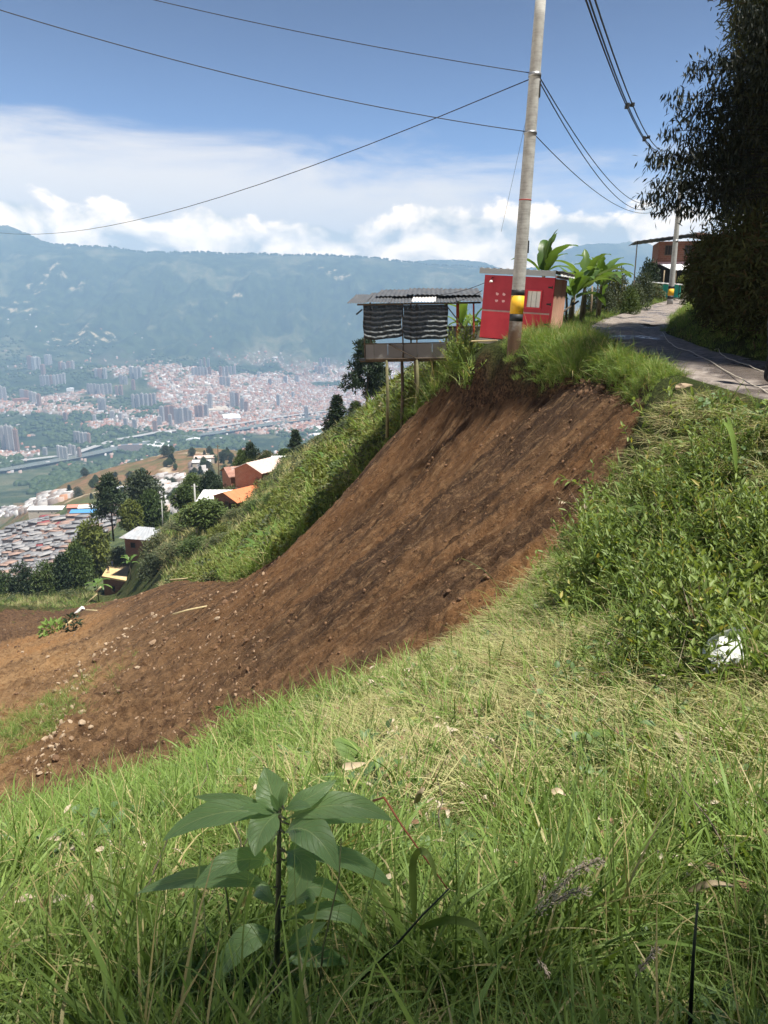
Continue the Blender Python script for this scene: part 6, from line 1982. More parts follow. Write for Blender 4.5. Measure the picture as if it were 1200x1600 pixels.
for px, pt, w_, Y, kd, lb in ((962, 425, 40, 40, 'bush_o', 'leafy hedge tree right of the banana clump'), (990, 446, 40, 44, 'bush_s', 'grey-green hedge bush by the fence sticks'), (1005, 430, 34, 52, 'bush_s', 'taller hedge bush in front of the brick house'), (985, 462, 30, 38, 'bush_g', 'rounded green bush at the road edge by the fence'),
                              (945, 450, 34, 36, 'bush_s', 'thin grey hedge bush behind the fence'), (1012, 408, 40, 78, 'bush_d', 'dark creeper bush hanging on the left of the brick house'), (1025, 446, 30, 58, 'bush_o', 'bush left of the far pole foot'), (1074, 420, 30, 62, 'bush_y', 'yellow-flowered bush right of the far pole'),
                              (1082, 446, 28, 52, 'bush_o', 'pale bush under the yellow-flowered one'), (925, 462, 30, 37, 'bush_g', 'green undergrowth bush between banana stalks')):
    tree(px, pt, w_, Y, kd, lb, random.randrange(5), 'bush', py_base=478)

# ------------------------------------------------------------------ the dark trees over the road
m_darkbark = simple('dark_bark', (0.014, 0.012, 0.010), 0.95, 0.3, 9)
g = np.random.default_rng(42)
bt = thing('dense_tree', 'huge dark creeper-clad tree mass walling the right side of the road', 'tree', (11.5, 19, h0(11.5, 19)))
z0 = h0(11.5, 19)
MB().tube([(0, 0, -0.6), (0.1, 0.2, 3), (-0.3, 0.1, 6), (-0.2, 0, 9)], [0.34, 0.28, 0.2, 0.08], 10).build('trunk', M_bark, bt, True)
cs_ = []
for k in range(200):
    yy = 14.0 + 13.0 * g.random(); zz_ = 0.0 + 9.6 * g.random() ** 1.1
    edge = 8.95 + 0.35 * math.sin(yy * 1.1) + 0.5 * pn(np.array([yy * 0.5]), np.array([zz_ * 0.5]), 4)[0] + 0.06 * abs(zz_ - 3.5) + np.interp(yy, [14, 17, 24, 28], [0.3, 0.0, 0.35, 1.4]) + (0.8 if zz_ < 0.6 else 0)
    edge = max(edge - 0.55, 0.412 * yy) + 0.10
    xe = edge + 0.8 + 1.1 * g.random()
    cs_.append((xe, yy, h0(min(xe, roadx(yy) + 2.6), yy) + zz_ + 0.2 - z0, 0.75 + 0.5 * g.random()))
for k in range(80):
    yy = 14.5 + 12.0 * g.random(); xe = max(float(roadx(yy)) + 1.9 + 0.9 * g.random(), 0.405 * yy + 0.5)
    cs_.append((xe, yy, h0(xe, yy) + 0.35 + 1.3 * g.random() - z0, 0.5 + 0.35 * g.random()))
parts = []; n = 420
for x, y, z, R in cs_:
    d = nrm(g.normal(size=(n, 3)) + np.array([-0.5, -0.45, 0.1])); b = d * (R * (0.5 + 0.75 * g.random(n)))[:, None] + np.array([x - 11.5, y - 19, z])
    parts.append(leaves(b, d * 0.5 + g.normal(size=(n, 3)) + np.array([0, 0, -0.5]), 0.16 * (0.5 + 1.0 * g.random(n)), 0.05, 0.3, 0.15, 1, 0.6, 'quad', g, np.clip(0.4 * g.random() + 0.6 * g.random(n), 0, 1)))
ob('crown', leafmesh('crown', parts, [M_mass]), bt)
# second, with drooping narrow leaves reaching out over the road
dt = thing('drooping_tree', 'dark tree with narrow drooping leaves reaching over the road against the sky', 'tree', (10.2, 17.5, h0(10.2, 17.5)))
dz0 = h0(10.2, 17.5); O_ = Vector((10.2, 17.5, dz0))
MB().tube([(0, 0, -0.6), (-0.2, 0.1, 2), (-0.5, 0, 5), (-0.3, 0, 8.5)], [0.22, 0.18, 0.13, 0.05], 9).build('trunk', M_bark, dt, True)
tips = [(1085, 108, 17.2), (1110, 92, 17.2), (1140, 95, 17), (1060, 150, 17), (1072, 175, 17.2), (1048, 205, 16.8), (1060, 240, 16.8), (1035, 250, 16.6), (1022, 245, 16.6), (1030, 285, 16.5), (1018, 310, 16.5), (1050, 290, 16.6), (1040, 322, 16.6), (1075, 325, 16.8), (1082, 285, 16.9), (1085, 225, 17), (1100, 170, 17.2),
        (1120, 140, 17), (1165, 20, 16.5), (1175, 55, 16.5), (1160, 40, 16.3), (1185, 20, 16.2), (1190, 75, 16.4), (1150, 130, 16.8), (1130, 180, 17), (1105, 250, 17), (1095, 300, 17), (1180, 110, 16.4), (1075, 255, 16.6), (1062, 270, 16.5), (1090, 200, 17), (1110, 215, 17), (1170, 5, 16.2), (1195, 40, 16), (1200, 100, 16)]
mb = MB(); parts = []
for px, py, Yt in tips:
    tpv = P(px, py, Yt) - O_
    st = Vector((-0.3 + 0.25 * random.random(), 0, min(8.0, max(1.5, tpv.z * 0.75 + 0.4))))
    q = [st, st.lerp(tpv, 0.45) + Vector((0, 0, 0.35)), st.lerp(tpv, 0.8) + Vector((0, 0, 0.15)), tpv]
    mb.tube(q, [0.030, 0.02, 0.012, 0.004], 5)
    for c_, nn, sp_ in ((1.0, 62, 0.14), (0.86, 62, 0.17), (0.7, 60, 0.20), (0.5, 50, 0.24)):
        c = np.array(q[3].lerp(q[1], (1 - c_) * 1.4))
        b = c + g.normal(size=(nn, 3)) * np.array([sp_, sp_, sp_ * 0.75])
        parts.append(leaves(b, 0.6 * g.normal(size=(nn, 3)) + np.array([0, 0, -1.1]), 0.17 * (0.7 + 0.6 * g.random(nn)), 0.042, 0.15, 0.2, 2, 0.4, 'lance', g))
mb.build('branch', m_darkbark, dt, True)
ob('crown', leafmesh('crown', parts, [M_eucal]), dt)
# the shade tree beside the camera, outside the frame
st = thing('shade_tree', 'leafy tree leaning over the foreground', 'tree', (5.6, -1.6, h0(5.6, -1.6)))
MB().tube([(0, 0, -0.5), (-0.2, 0.2, 2.5), (-0.8, 0.8, 5.0)], [0.22, 0.17, 0.08], 9).build('trunk', M_bark, st, True)
parts = []
for k in range(66):
    a = g.random() * 6.28; r_ = 3.0 * math.sqrt(g.random())
    c = np.array([-2.7 + r_ * math.cos(a) * 1.5, -0.05 + r_ * math.sin(a) * 0.70, 5.7 + 1.5 * g.random()]); n = 150
    b = c + g.normal(size=(n, 3)) * 0.42
    parts.append(leaves(b, g.normal(size=(n, 3)) + np.array([0, 0, -0.3]), 0.20 * (0.6 + 0.7 * g.random(n)), 0.09, 0.2, 0.2, 2, 0.5, 'lance', g))
ob('crown', leafmesh('crown', parts, [M_tgreen]), st)
# ------------------------------------------------------------------ rocks, planks and litter on the debris
def on_slide(px, py, lo=12, hi=140):
    u_, v_ = uv(px, py); Ys = np.exp(np.linspace(math.log(lo), math.log(hi), 500))
    z_, _, d_ = SZ(u_ * Ys, Ys)
    hit_ = z_ >= v_ * Ys
    k = int(np.argmax(hit_)) if hit_.any() else int(np.argmax(np.where(Ys > 40, z_ / Ys, -9)))
    return Vector((u_ * Ys[k], Ys[k], z_[k]))


rocks = [(128, 1131, 18, 'p', 'largest angular pale rock at the lower left of the debris'), (142, 1140, 12, 'p', 'upright pale rock right of the largest angular one'), (112, 1160, 13, 'r', 'brown rock below the largest angular one'), (88, 1186, 20, 'c', 'dark brown lump of earth above the bottom grass'), (62, 1210, 12, 'p', 'flat pale rock nearest the bottom grass'),
         (100, 1110, 11, 'r', 'brown rock among the broken turf'), (85, 1080, 10, 'r', 'small rock at the edge of the slid turf tuft'), (118, 1060, 12, 'p', 'pale rock in the stream of rubble'), (150, 1035, 16, 'c', 'dark clod in the middle of the rubble'), (240, 1008, 20, 'r', 'tilted slab of rock in the middle of the debris'), (215, 1045, 14, 'p', 'light rock right of the rubble stream'),
         (260, 1000, 14, 'c', 'dark clod beside the tilted slab'), (340, 970, 13, 'p', 'pale pair of stones high on the debris'), (352, 943, 16, 'c', 'crumbled clod near the debris crest'), (300, 985, 12, 'c', 'brown clod below the debris crest'), (185, 1000, 10, 'r', 'small brown rock on the pale fan of earth'), (75, 1030, 9, 'p', 'small pale rock beside the orange earth'), (35, 1020, 9, 'p', 'small light stone on the orange earth'),
         (385, 1005, 16, 'c', 'dark hanging clod on the slide face'), (600, 880, 12, 'c', 'earth clod stuck on the middle of the slide face'), (700, 925, 12, 'c', 'clod low on the slide face near the grass'), (760, 905, 16, 'c', 'reddish clod in the orange hollow by the grass'), (180, 1120, 9, 'r', 'lone brown stone on the dark lower slope'), (165, 1085, 10, 'c', 'crumbling clod on the dark lower slope')]
for i, (px, py, wp, kd, lb) in enumerate(rocks):
    q = on_slide(px, py); r_ = wp * q.y / FPX * 0.55
    o = ob('rock' if kd != 'c' else 'earth_clod', rock_mesh('rock', r_, {'p': m_rockp, 'r': m_rock, 'c': m_clod}[kd], i + 3, (1.0, 0.75, 0.62)), None, q + Vector((0, 0, r_ * 0.15)), (0.3 * random.random(), 0.3 * random.random(), 6 * random.random()))
    tag(o, lb, 'rock' if kd != 'c' else 'clod')
# small rubble, countless
g = np.random.default_rng(66)
rub = [D.objects.new('rubble_stone', rock_mesh('rubble_stone', 0.10, m_, k + 40, (1, 0.65, 0.45), 1)) for k, m_ in enumerate((m_rock, m_clod, m_clod, m_clod, m_rock))]
def rubble(name, n, pxr, pyr, keep, s0, s1, label, seed, col):
    g = np.random.default_rng(seed); pts = []
    Ys = np.exp(np.linspace(math.log(9), math.log(130), 260))
    px = pxr[0] + (pxr[1] - pxr[0]) * g.random(n * 3); py = pyr[0] + (pyr[1] - pyr[0]) * g.random(n * 3)
    k_ = keep(px, py); px, py = px[k_][:n], py[k_][:n]
    UU = np.array([uv(a, b) for a, b in zip(px, py)])
    XXg = UU[:, :1] * Ys[None]; YYg = np.broadcast_to(Ys[None], XXg.shape)
    sz, _ = S0(XXg.ravel(), YYg.ravel(), False)
    hit = (sz.reshape(XXg.shape) >= UU[:, 1:] * Ys[None])
    j = hit.argmax(1); ok = hit.any(1)
    x_ = XXg[np.arange(len(j)), j][ok]; y_ = Ys[j][ok]
    z_, deb_, d_ = SZ(x_, y_); in_ = d_ > 0.3
    p = np.stack([x_, y_, z_], 1)[in_]; m_ = len(p)
    gnscatter(name, p, 6.28 * g.random((m_, 3)), (s0 + (s1 - s0) * g.random(m_) ** 3) * (0.35 + 0.025 * p[:, 1]), col, label, seed)
rubble('rubble', 4200, (0, 420), (900, 1230), lambda a, b: b > 905 + 0 * a, 0.15, 1.5, 'small stones and clods scattered over the debris', 3, rub)
m_crumb = simple('brown_crumb', (0.15, 0.086, 0.046), 0.95, 0.5, 3.0)
rub3 = [D.objects.new('crumb', rock_mesh('crumb', 0.08, (m_clod, m_crumb)[k % 2], k + 80, (1, 0.85, 0.75), 1)) for k in range(4)]
rub2 = [D.objects.new('pale_stone', rock_mesh('pale_stone', 0.14, m_rockp, k + 60, (1, 0.62, 0.42), 1)) for k in range(3)] + rub[:1]
rubble('pale_rubble', 800, (40, 330), (960, 1230), lambda a, b: (np.abs(a - np.interp(b, [960, 1040, 1100, 1160, 1230], [240, 130, 100, 95, 60])) < 14 + 22 * np.sin(b * 0.13) ** 2), 0.25, 1.7, 'stream of pale broken stones running down the debris', 8, rub2)
rubble('earth_crumbs', 3800, (200, 1000), (580, 1180), lambda a, b: (b > 1400 - 1.2 * a) | (a > 300), 0.10, 1.25, 'earth crumbs lying on the slide face', 4, rub3)
# crumbly overhanging crest
rubble('crest_clods', 900, (740, 1040), (545, 680), lambda a, b: b < 600 + 0.25 * (a - 740), 0.4, 1.9, 'dark crumbling clods along the broken crest', 5, rub[2:4])
cr = thing('plank', 'white painted plank lying on the debris', 'plank', on_slide(123, 957))
o0 = on_slide(123, 957); a_ = P(117, 964, o0.y) - o0; b_ = P(130, 951, o0.y) - o0
MB().tube([a_ + Vector((0, 0, .15)), b_ + Vector((0, 0, .15))], 0.33, 4).build('board', m_white, cr)
for nm, cat, pts, r_, m_, lb in (('stick', 'stick', [(90, 988), (103, 978), (112, 970)], 0.14, m_woodl, 'pale broken stick below the white plank'), ('stick', 'stick', [(128, 950), (140, 938), (152, 928)], 0.08, m_woodl, 'thin pale pole leaning up from the white plank'), ('stick', 'stick', [(134, 953), (150, 954), (162, 955)], 0.08, m_woodl, 'thin pale stick lying right of the white plank'),
                                 ('stick', 'stick', [(150, 925), (155, 920), (158, 917)], 0.15, m_woodl, 'short pale stick by the brick wall'), ('root', 'root', [(270, 960), (295, 953), (320, 948), (329, 947)], 0.045, m_woodl, 'long pale root lying across the debris'), ('stick', 'branch', [(265, 906), (290, 904), (312, 898)], 0.06, m_woodl, 'pale fallen branch on the debris crest')):
    q = [on_slide(*a) for a in pts]
    mid = q[len(q) // 2].y
    q = [P(a[0], a[1], mid - 0.5) for a in pts]
    o = MB().tube([w_ - q[0] for w_ in q], r_, 6).build(nm, m_, None, True); o.location = q[0]
    tag(o, lb, cat)
pl = thing('small_plant', 'single bright green plant surviving on the debris', 'plant', on_slide(82, 990)); g = np.random.default_rng(2)
ob('foliage', leafmesh('foliage', [leafcloud(120, 1.0, 0.7, g, 0.6)], [M_gbright]), pl)
MB().tube([(0, 0, -0.4), (0.05, 0, 0.6)], [0.06, 0.04], 6).build('stem', M_stalk, pl)
pl = thing('small_plant', 'dark stump-like plant near the white plank', 'plant', on_slide(115, 985))
ob('foliage', leafmesh('foliage', [leafcloud(90, 0.7, 0.5, g, 1.2)], [M_tdark]), pl)
MB().tube([(0, 0, -0.4), (0.05, 0, 0.6)], [0.06, 0.04], 6).build('stem', M_stalk, pl)
# broken concrete pipe/stones at the lip by the road
o = ob('rock', rock_mesh('rock', 0.20, m_rockp, 9, (1.0, 0.6, 0.5)), None, P(1068, 605, 12.4)); tag(o, 'pale rounded stone sticking out of the bank just under the road', 'rock')
for i, (px, py, Y, r_, lb) in enumerate(((985, 655, 14.5, 0.34, 'dark rock ledge in the shaded corner of the crest'), (1010, 635, 13.9, 0.30, 'dark rock under the road edge'), (965, 690, 14.2, 0.30, 'dark overhanging clod on the right of the slide face'), (940, 745, 13.4, 0.28, 'dark clod where weeds meet the slide face'), (920, 790, 12.8, 0.26, 'lowest dark clod along the weedy edge'))):
    o = ob('earth_clod', rock_mesh('earth_clod', r_, m_clod, 20 + i, (1.2, 0.8, 0.7)), None, P(px, py, Y)); tag(o, lb, 'clod')

# ------------------------------------------------------------------ ropes on the road
m_rope = simple('pale_rope', (0.50, 0.45, 0.36), 0.8, 0.15, 20)
def on_road(px, py):
    u_, v_ = uv(px, py); Y = min((abs(float(roadz(y)) + 0.02 - v_ * y), y) for y in np.linspace(7, 60, 1500))[1]
    return Vector((u_ * Y, Y, float(roadz(Y)) + 0.03))
for pts, lb in (([(1035, 520), (1045, 535), (1060, 545), (1075, 548), (1100, 560), (1150, 589), (1180, 604), (1215, 622)], 'long pale rope running along the road toward the camera'), ([(1116, 547), (1121, 545), (1128, 555), (1140, 562), (1165, 570), (1188, 580), (1215, 592)], 'shorter pale rope leading to the person at the right edge')):
    q = [on_road(*a) for a in pts]
    dn = []
    for a, b in zip(q[:-1], q[1:]): dn += [a.lerp(b, k / 6) + Vector((0.012 * math.sin(k * 1.3), 0, 0.004 * math.sin(k))) for k in range(6)]
    dn.append(q[-1])
    o = MB().tube([w_ - dn[0] for w_ in dn], 0.0085, 6).build('rope', m_rope, None, True); o.location = dn[0]
    tag(o, lb, 'rope')

# ------------------------------------------------------------------ people
m_cloth_d = simple('dark_cloth', (0.012, 0.013, 0.016), 0.9, 0.4, 20)
m_skin = simple('skin', (0.30, 0.17, 0.115), 0.55, 0.1, 12)
m_hair = simple('black_hair', (0.012, 0.010, 0.009), 0.6, 0.2, 30)
m_boot = simple('black_boot', (0.018, 0.017, 0.018), 0.45, 0.3, 20)


def body_mesh(pose, h=1.7, mats=None):
    """one continuous skinned figure; pose gives joints for a height of 1.7"""
    J = pose
    names = list(J.keys())
    par = {'chest': 'pelvis', 'neck': 'chest', 'head0': 'neck', 'head1': 'head0', 'shL': 'chest', 'elL': 'shL', 'wrL': 'elL', 'haL': 'wrL', 'shR': 'chest', 'elR': 'shR', 'wrR': 'elR', 'haR': 'wrR',
           'hipL': 'pelvis', 'knL': 'hipL', 'anL': 'knL', 'toL': 'anL', 'hipR': 'pelvis', 'knR': 'hipR', 'anR': 'knR', 'toR': 'anR'}
    rad = dict(pelvis=(.155, .12), chest=(.17, .12), neck=(.06, .06), head0=(.075, .085), head1=(.082, .095), shL=(.075, .075), shR=(.075, .075), elL=(.05, .05), elR=(.05, .05), wrL=(.034, .034), wrR=(.034, .034), haL=(.042, .025), haR=(.042, .025),
               hipL=(.10, .10), hipR=(.10, .10), knL=(.066, .066), knR=(.066, .066), anL=(.048, .048), anR=(.048, .048), toL=(.045, .035), toR=(.045, .035))
    me = D.meshes.new('body')
    me.from_pydata([J[k] for k in names], [(names.index(par[k]), names.index(k)) for k in names if k in par], [])
    o = D.objects.new('tmp_body', me); COL.objects.link(o)
    md = o.modifiers.new('skin', 'SKIN'); md.use_smooth_shade = True
    for k, sv in zip(names, me.skin_vertices[0].data):
        sv.radius = rad[k]; sv.use_root = (k == 'pelvis')
    ss = o.modifiers.new('sub', 'SUBSURF'); ss.levels = 2; ss.render_levels = 2
    dg = bpy.context.evaluated_depsgraph_get()
    out = D.meshes.new_from_object(o.evaluated_get(dg))
    D.objects.remove(o)
    for m in mats: out.materials.append(m)
    head, wr = Vector(J['head0']), [Vector(J['haL']), Vector(J['haR'])]
    for p_ in out.polygons:
        z = p_.center
        k = 0
        if z.z > J['neck'][2] + 0.02: k = 1
        elif min((z - q).length for q in wr) < 0.075: k = 1
        elif z.z < 0.11: k = 3
        elif z.z < J['pelvis'][2] + 0.02 and abs(z.x) < 0.26: k = 2
        p_.material_index = k
    return out


POSE = dict(pelvis=(0, 0, .95), chest=(0, .01, 1.30), neck=(0, .0, 1.47), head0=(0, -.015, 1.55), head1=(0, -.02, 1.63), shL=(-.19, .01, 1.40), elL=(-.25, .03, 1.12), wrL=(-.24, -.07, .90), haL=(-.235, -.10, .81), shR=(.19, .01, 1.40), elR=(.25, .04, 1.12), wrR=(.24, -.05, .90), haR=(.235, -.08, .81),
            hipL=(-.10, 0, .88), knL=(-.115, -.02, .50), anL=(-.12, .02, .10), toL=(-.13, -.13, .045), hipR=(.10, 0, .88), knR=(.125, -.03, .50), anR=(.13, .03, .10), toR=(.145, -.12, .045))
def variant(**k):
    d = dict(POSE); d.update(k); return d
def fingers_mb(c, sgn, m, parent):
    pass
def person(label, loc, rz, pose, shirt, trousers, s_=1.0, detail=False, group=None):
    t = thing('person', label, 'person', loc, rz, group); t.scale = (s_,) * 3
    ob('body', body_mesh(pose, mats=[shirt, m_skin, trousers, m_boot]), t)
    hc = Vector(pose['head1'])
    bm = bmesh.new(); bmesh.ops.create_uvsphere(bm, u_segments=14, v_segments=9, radius=0.107)
    bmesh.ops.delete(bm, geom=[v for v in bm.verts if v.co.z < -0.02 and v.co.y < 0.03], context='VERTS')
    me = D.meshes.new('hair'); bm.to_mesh(me); bm.free(); me.materials.append(m_hair)
    ob('hair', me, t, hc + Vector((0, 0.015, 0.015)))
    if detail:
        for sx in (-0.035, 0.035):
            MB().tube([(hc.x + sx, hc.y - 0.088, hc.z - 0.01), (hc.x + sx, hc.y - 0.094, hc.z - 0.01)], 0.012, 8).build('eye', m_dark, t)
        MB().tube([(hc.x, hc.y - 0.085, hc.z - 0.01), (hc.x, hc.y - 0.118, hc.z - 0.05), (hc.x, hc.y - 0.092, hc.z - 0.055)], [0.010, 0.017, 0.010], 8).build('nose', m_skin, t, True)
        for sd in ('L', 'R'):
            q = Vector(pose['ha' + sd]); mb = MB()
            for k in range(4):
                b = q + Vector((0.0, -0.03 + 0.02 * k, -0.02)); ln = (0.07, 0.08, 0.075, 0.06)[k]
                mb.tube([b, b + Vector((0.006, 0, -ln * 0.5)), b + Vector((0.0, 0.012, -ln))], [0.010, 0.009, 0.007], 7)
            mb.tube([q + Vector((0, -0.035, 0.02)), q + Vector((-0.005, -0.065, -0.005)), q + Vector((0, -0.075, -0.035))], [0.012, 0.010, 0.008], 7)
            mb.build('fingers', m_skin, t, True)
    return t


cam_mat, t = mat('dark_camouflage')
co = t.n('TexCoord').outputs['Object']
c = t.mix(t.step(t.noise(co, 7, 3, 0.6), 0.48, 0.52), (0.016, 0.018, 0.018), (0.040, 0.040, 0.038)); finish(t, c, 0.9, None)
pz = P(1199, 594, 12.4); pz.z = float(roadz(12.4)) + 0.015
person('person in dark patterned work clothes and boots standing at the right edge of the road', pz, math.radians(60), variant(wrL=(-.29, -.02, .92), haL=(-.30, -.03, .83)), cam_mat, m_cloth_d, 1.0, True)
# five people on the flat roof
m_sh = [simple('shirt_' + n_, c_, 0.9, 0.1) for n_, c_ in (('black', (0.02, 0.02, 0.024)), ('navy', (0.02, 0.03, 0.06)), ('pale', (0.5, 0.5, 0.48)), ('dark', (0.03, 0.03, 0.03)), ('grey', (0.16, 0.17, 0.18)))]
m_tr = simple('jeans', (0.035, 0.045, 0.075), 0.9, 0.1)
for i, (px, py, lb) in enumerate(((169.6, 895.5, 'person in black nearest the front-left corner of the flat roof'), (175.8, 886.8, 'person in dark blue, second from the front of the flat roof'), (179.8, 881, 'person in a pale shirt, third from the front of the flat roof'), (183.6, 880, 'tallest person, in black, fourth from the front of the flat roof'), (188.2, 880, 'person in grey at the far right of the group on the flat roof'))):
    q = onz(px, py, zs_)
    person(lb, q, 0.6 + i * 0.7, variant(haL=(-.2, -.2, .9 + .05 * i)), m_sh[i], m_tr if i != 3 else m_cloth_d, 1.0 + 0.04 * (i == 3), False, 'people standing on the flat roof')

# small utility poles by the houses
for px, pt, pb, Y, m_, lb in ((304.5, 756, 790, 99, m_conc, 'short pale pole beside the white shed'), (253.5, 782, 815, 150, m_conc, 'thin pale pole among the trees near the zinc roof'), (341, 695, 735, 160, m_woodd, 'thin dark pole on the hillside left of the brick houses')):
    a = P(px, pb, Y); a.z = min(a.z, h0(a.x, a.y)); b = P(px - 1.0, pt, Y)
    t = thing('utility_pole', lb, 'utility pole', a)
    MB().tube([Vector((0, 0, -0.5)), b - a], [0.15, 0.11], 8).build('post', m_, t, True)
    MB().box(tuple(b - a - Vector((0, 0, 0.35))), (0.9, 0.09, 0.09)).build('crossarm', m_, t)

# ------------------------------------------------------------------ the leafy plant in the foreground
m_bigleaf, t = mat('plant_leaf')
uvn = t.n('TexCoord').outputs['UV']; s_ = t.n('SeparateXYZ', {0: uvn})
ax = t.math('ABSOLUTE', t.math('SUBTRACT', s_.outputs[0], 0.5))
vein = t.math('FRACT', t.math('SUBTRACT', t.math('MULTIPLY', s_.outputs[1], 9.0), t.math('MULTIPLY', ax, 5.0)))
vv_ = t.math('MULTIPLY', t.step(t.math('ABSOLUTE', t.math('SUBTRACT', vein, 0.5)), 0.12, 0.0), 0.55)
md_ = t.step(ax, 0.030, 0.012)
pos = t.n('TexCoord').outputs['Object']
nz = t.noise(pos, 30, 5, 0.6)
rnd = t.n('ObjectInfo').outputs['Random']
c = t.mix(t.math('ADD', t.math('MULTIPLY', nz, 0.6), t.math('MULTIPLY', rnd, 0.4)), (0.150, 0.260, 0.105), (0.235, 0.350, 0.150))
c = t.mix(t.math('MAXIMUM', vv_, md_), c, (0.32, 0.43, 0.20))
p_ = t.n('BsdfPrincipled', {'Base Color': c, 'Roughness': 0.42, 'Specular IOR Level': 0.4})
bn = t.n('Bump', {'Height': t.math('SUBTRACT', t.math('MULTIPLY', nz, 0.3), t.math('MAXIMUM', vv_, md_)), 'Distance': 0.004, 'Strength': 0.7}); t.link(bn.outputs[0], p_.inputs['Normal'])
tl = t.n('BsdfTranslucent', {'Color': t.mix(1.0, c, (1.4, 1.5, 0.5), 'MULTIPLY')})
mx = t.n('MixShader', {0: 0.36, 1: p_.outputs[0], 2: tl.outputs[0]}); t.n('OutputMaterial', {'Surface': mx.outputs[0]})
PY0 = 1.72
Z = lambda X_, Y_: (200 + X_ / 2.3077, 1160 + Y_ / 2.3077)
pb = P(430, 1640, PY0); pb.z = h0(pb.x, pb.y) - 0.02
plant = thing('leafy_plant', 'tall broad-leaved weed with blue-green leaves in the near foreground', 'plant', pb)
stem_px = [(430, 1640), (432, 1530), (435, 1400), (436, 1320), (437, 1275), (438, 1245)]
stp = [P(a, b, PY0 + 0.01 * i) for i, (a, b) in enumerate(stem_px)]; stp[0] = pb.copy()
M_stem = simple('plant_stem', (0.085, 0.090, 0.050), 0.6, 0.35, 14)
MB().tube([q - pb for q in stp], [0.0085, 0.0085, 0.008, 0.0065, 0.005, 0.003], 10).build('stem', M_stem, plant, True)
LV = [((540, 262), (520, 190), (492, 88), 112, 0.05, 0.10, 0.0), ((560, 240), (640, 215), (752, 134), 62, -0.02, 0.06, 0.5), ((560, 285), (760, 165), (955, 284), 92, 0.0, 0.02, 0.2), ((540, 262), (300, 205), (122, 358), 88, 0.0, -0.05, -0.2), ((545, 262), (390, 200), (236, 196), 52, 0.06, 0.10, -0.3), ((548, 255), (470, 290), (458, 412), 100, -0.05, -0.12, 0.0),
      ((560, 330), (660, 250), (762, 470), 118, -0.05, -0.10, 0.3), ((570, 300), (740, 235), (882, 292), 58, 0.06, 0.10, 0.2), ((540, 440), (380, 375), (236, 524), 84, -0.06, -0.12, -0.3), ((538, 528), (300, 430), (28, 546), 74, 0.0, 0.04, -0.2), ((560, 390), (690, 420), (566, 585), 100, -0.08, -0.10, 0.5), ((570, 400), (820, 380), (955, 524), 72, 0.05, 0.07, 0.3),
      ((538, 690), (400, 670), (312, 875), 100, -0.05, -0.06, -0.5), ((552, 760), (640, 690), (716, 648), 58, -0.02, -0.04, 0.4), ((555, 650), (800, 540), (862, 706), 62, 0.03, 0.03, 0.3), ((550, 800), (690, 745), (795, 800), 70, 0.06, 0.08, 0.2), ((560, 430), (650, 350), (722, 384), 84, 0.08, 0.12, 0.2), ((560, 560), (700, 470), (790, 585), 66, 0.02, 0.05, 0.3), ((558, 600), (700, 500), (640, 610), 46, -0.02, -0.03, 0.5),
      ((545, 330), (500, 330), (520, 420), 46, 0.03, 0.05, 0.0), ((545, 600), (440, 480), (470, 560), 60, 0.08, 0.12, -0.2), ((545, 250), (560, 170), (575, 140), 26, 0.0, 0.02, 0.0), ((545, 250), (525, 215), (515, 185), 24, -0.01, -0.02, 0.0), ((560, 245), (610, 215), (664, 235), 34, -0.04, -0.06, 0.3), ((540, 262), (470, 225), (400, 240), 36, -0.03, -0.05, -0.3)]
for i, (b_, c_, t_, wz, db, dt_, roll) in enumerate(LV):
    B = P(*Z(*b_), PY0 + 0.01); C_ = P(*Z(*c_), PY0 + db); T_ = P(*Z(*t_), PY0 + dt_)
    wid = wz / 2.3077 * PY0 / FPX * 1.22
    rows = []; n_ = 18; nc_ = 9
    for k in range(n_ + 1):
        s = k / n_
        p0 = B * (1 - s) ** 2 + C_ * 2 * s * (1 - s) + T_ * s * s
        d = ((C_ - B) * (1 - s) + (T_ - C_) * s).normalized()
        upv = Vector((roll * 0.5, -0.55, 0.85)).normalized()
        sd = d.cross(upv).normalized(); nn = sd.cross(d).normalized()
        pet = 0.16
        hw = wid * 0.5 * (0.05 if s < pet * 0.6 else max(0.0, math.sin(PI * min(1.0, ((s - pet * 0.6) / (1 - pet * 0.6))) ** 0.78)) ** 0.85 + 0.02 * (1 - s))
        for j in range(nc_):
            q = (j / (nc_ - 1)) * 2 - 1
            wv = 0.05 * wid * math.sin(s * 17 + i + (1.5 if q > 0 else 0)) * abs(q) ** 2
            rows.append(p0 + sd * hw * q + nn * (hw * (0.28 * abs(q) - 0.10 * q * q) + wv * (1 if hw > wid * 0.2 else 0)) - pb)
    uvs = [(j / (nc_ - 1), k / n_) for k in range(n_ + 1) for j in range(nc_)]
    ob('leaf', mesh_np('leaf', rows, grid_faces(n_ + 1, nc_), [m_bigleaf], uvs), plant)
    d0 = min(stp[1:], key=lambda q: abs(q.z - B.z)); 
    zz0 = B.z - 0.005
    sx = np.interp(zz0, [q.z for q in stp], [q.x for q in stp]); sy = np.interp(zz0, [q.z for q in stp], [q.y for q in stp])
    MB().tube([Vector((sx, sy, zz0)) - pb, B - pb + (C_ - B) * 0.06], [0.0032, 0.0024], 6).build('petiole', M_stem, plant, True)


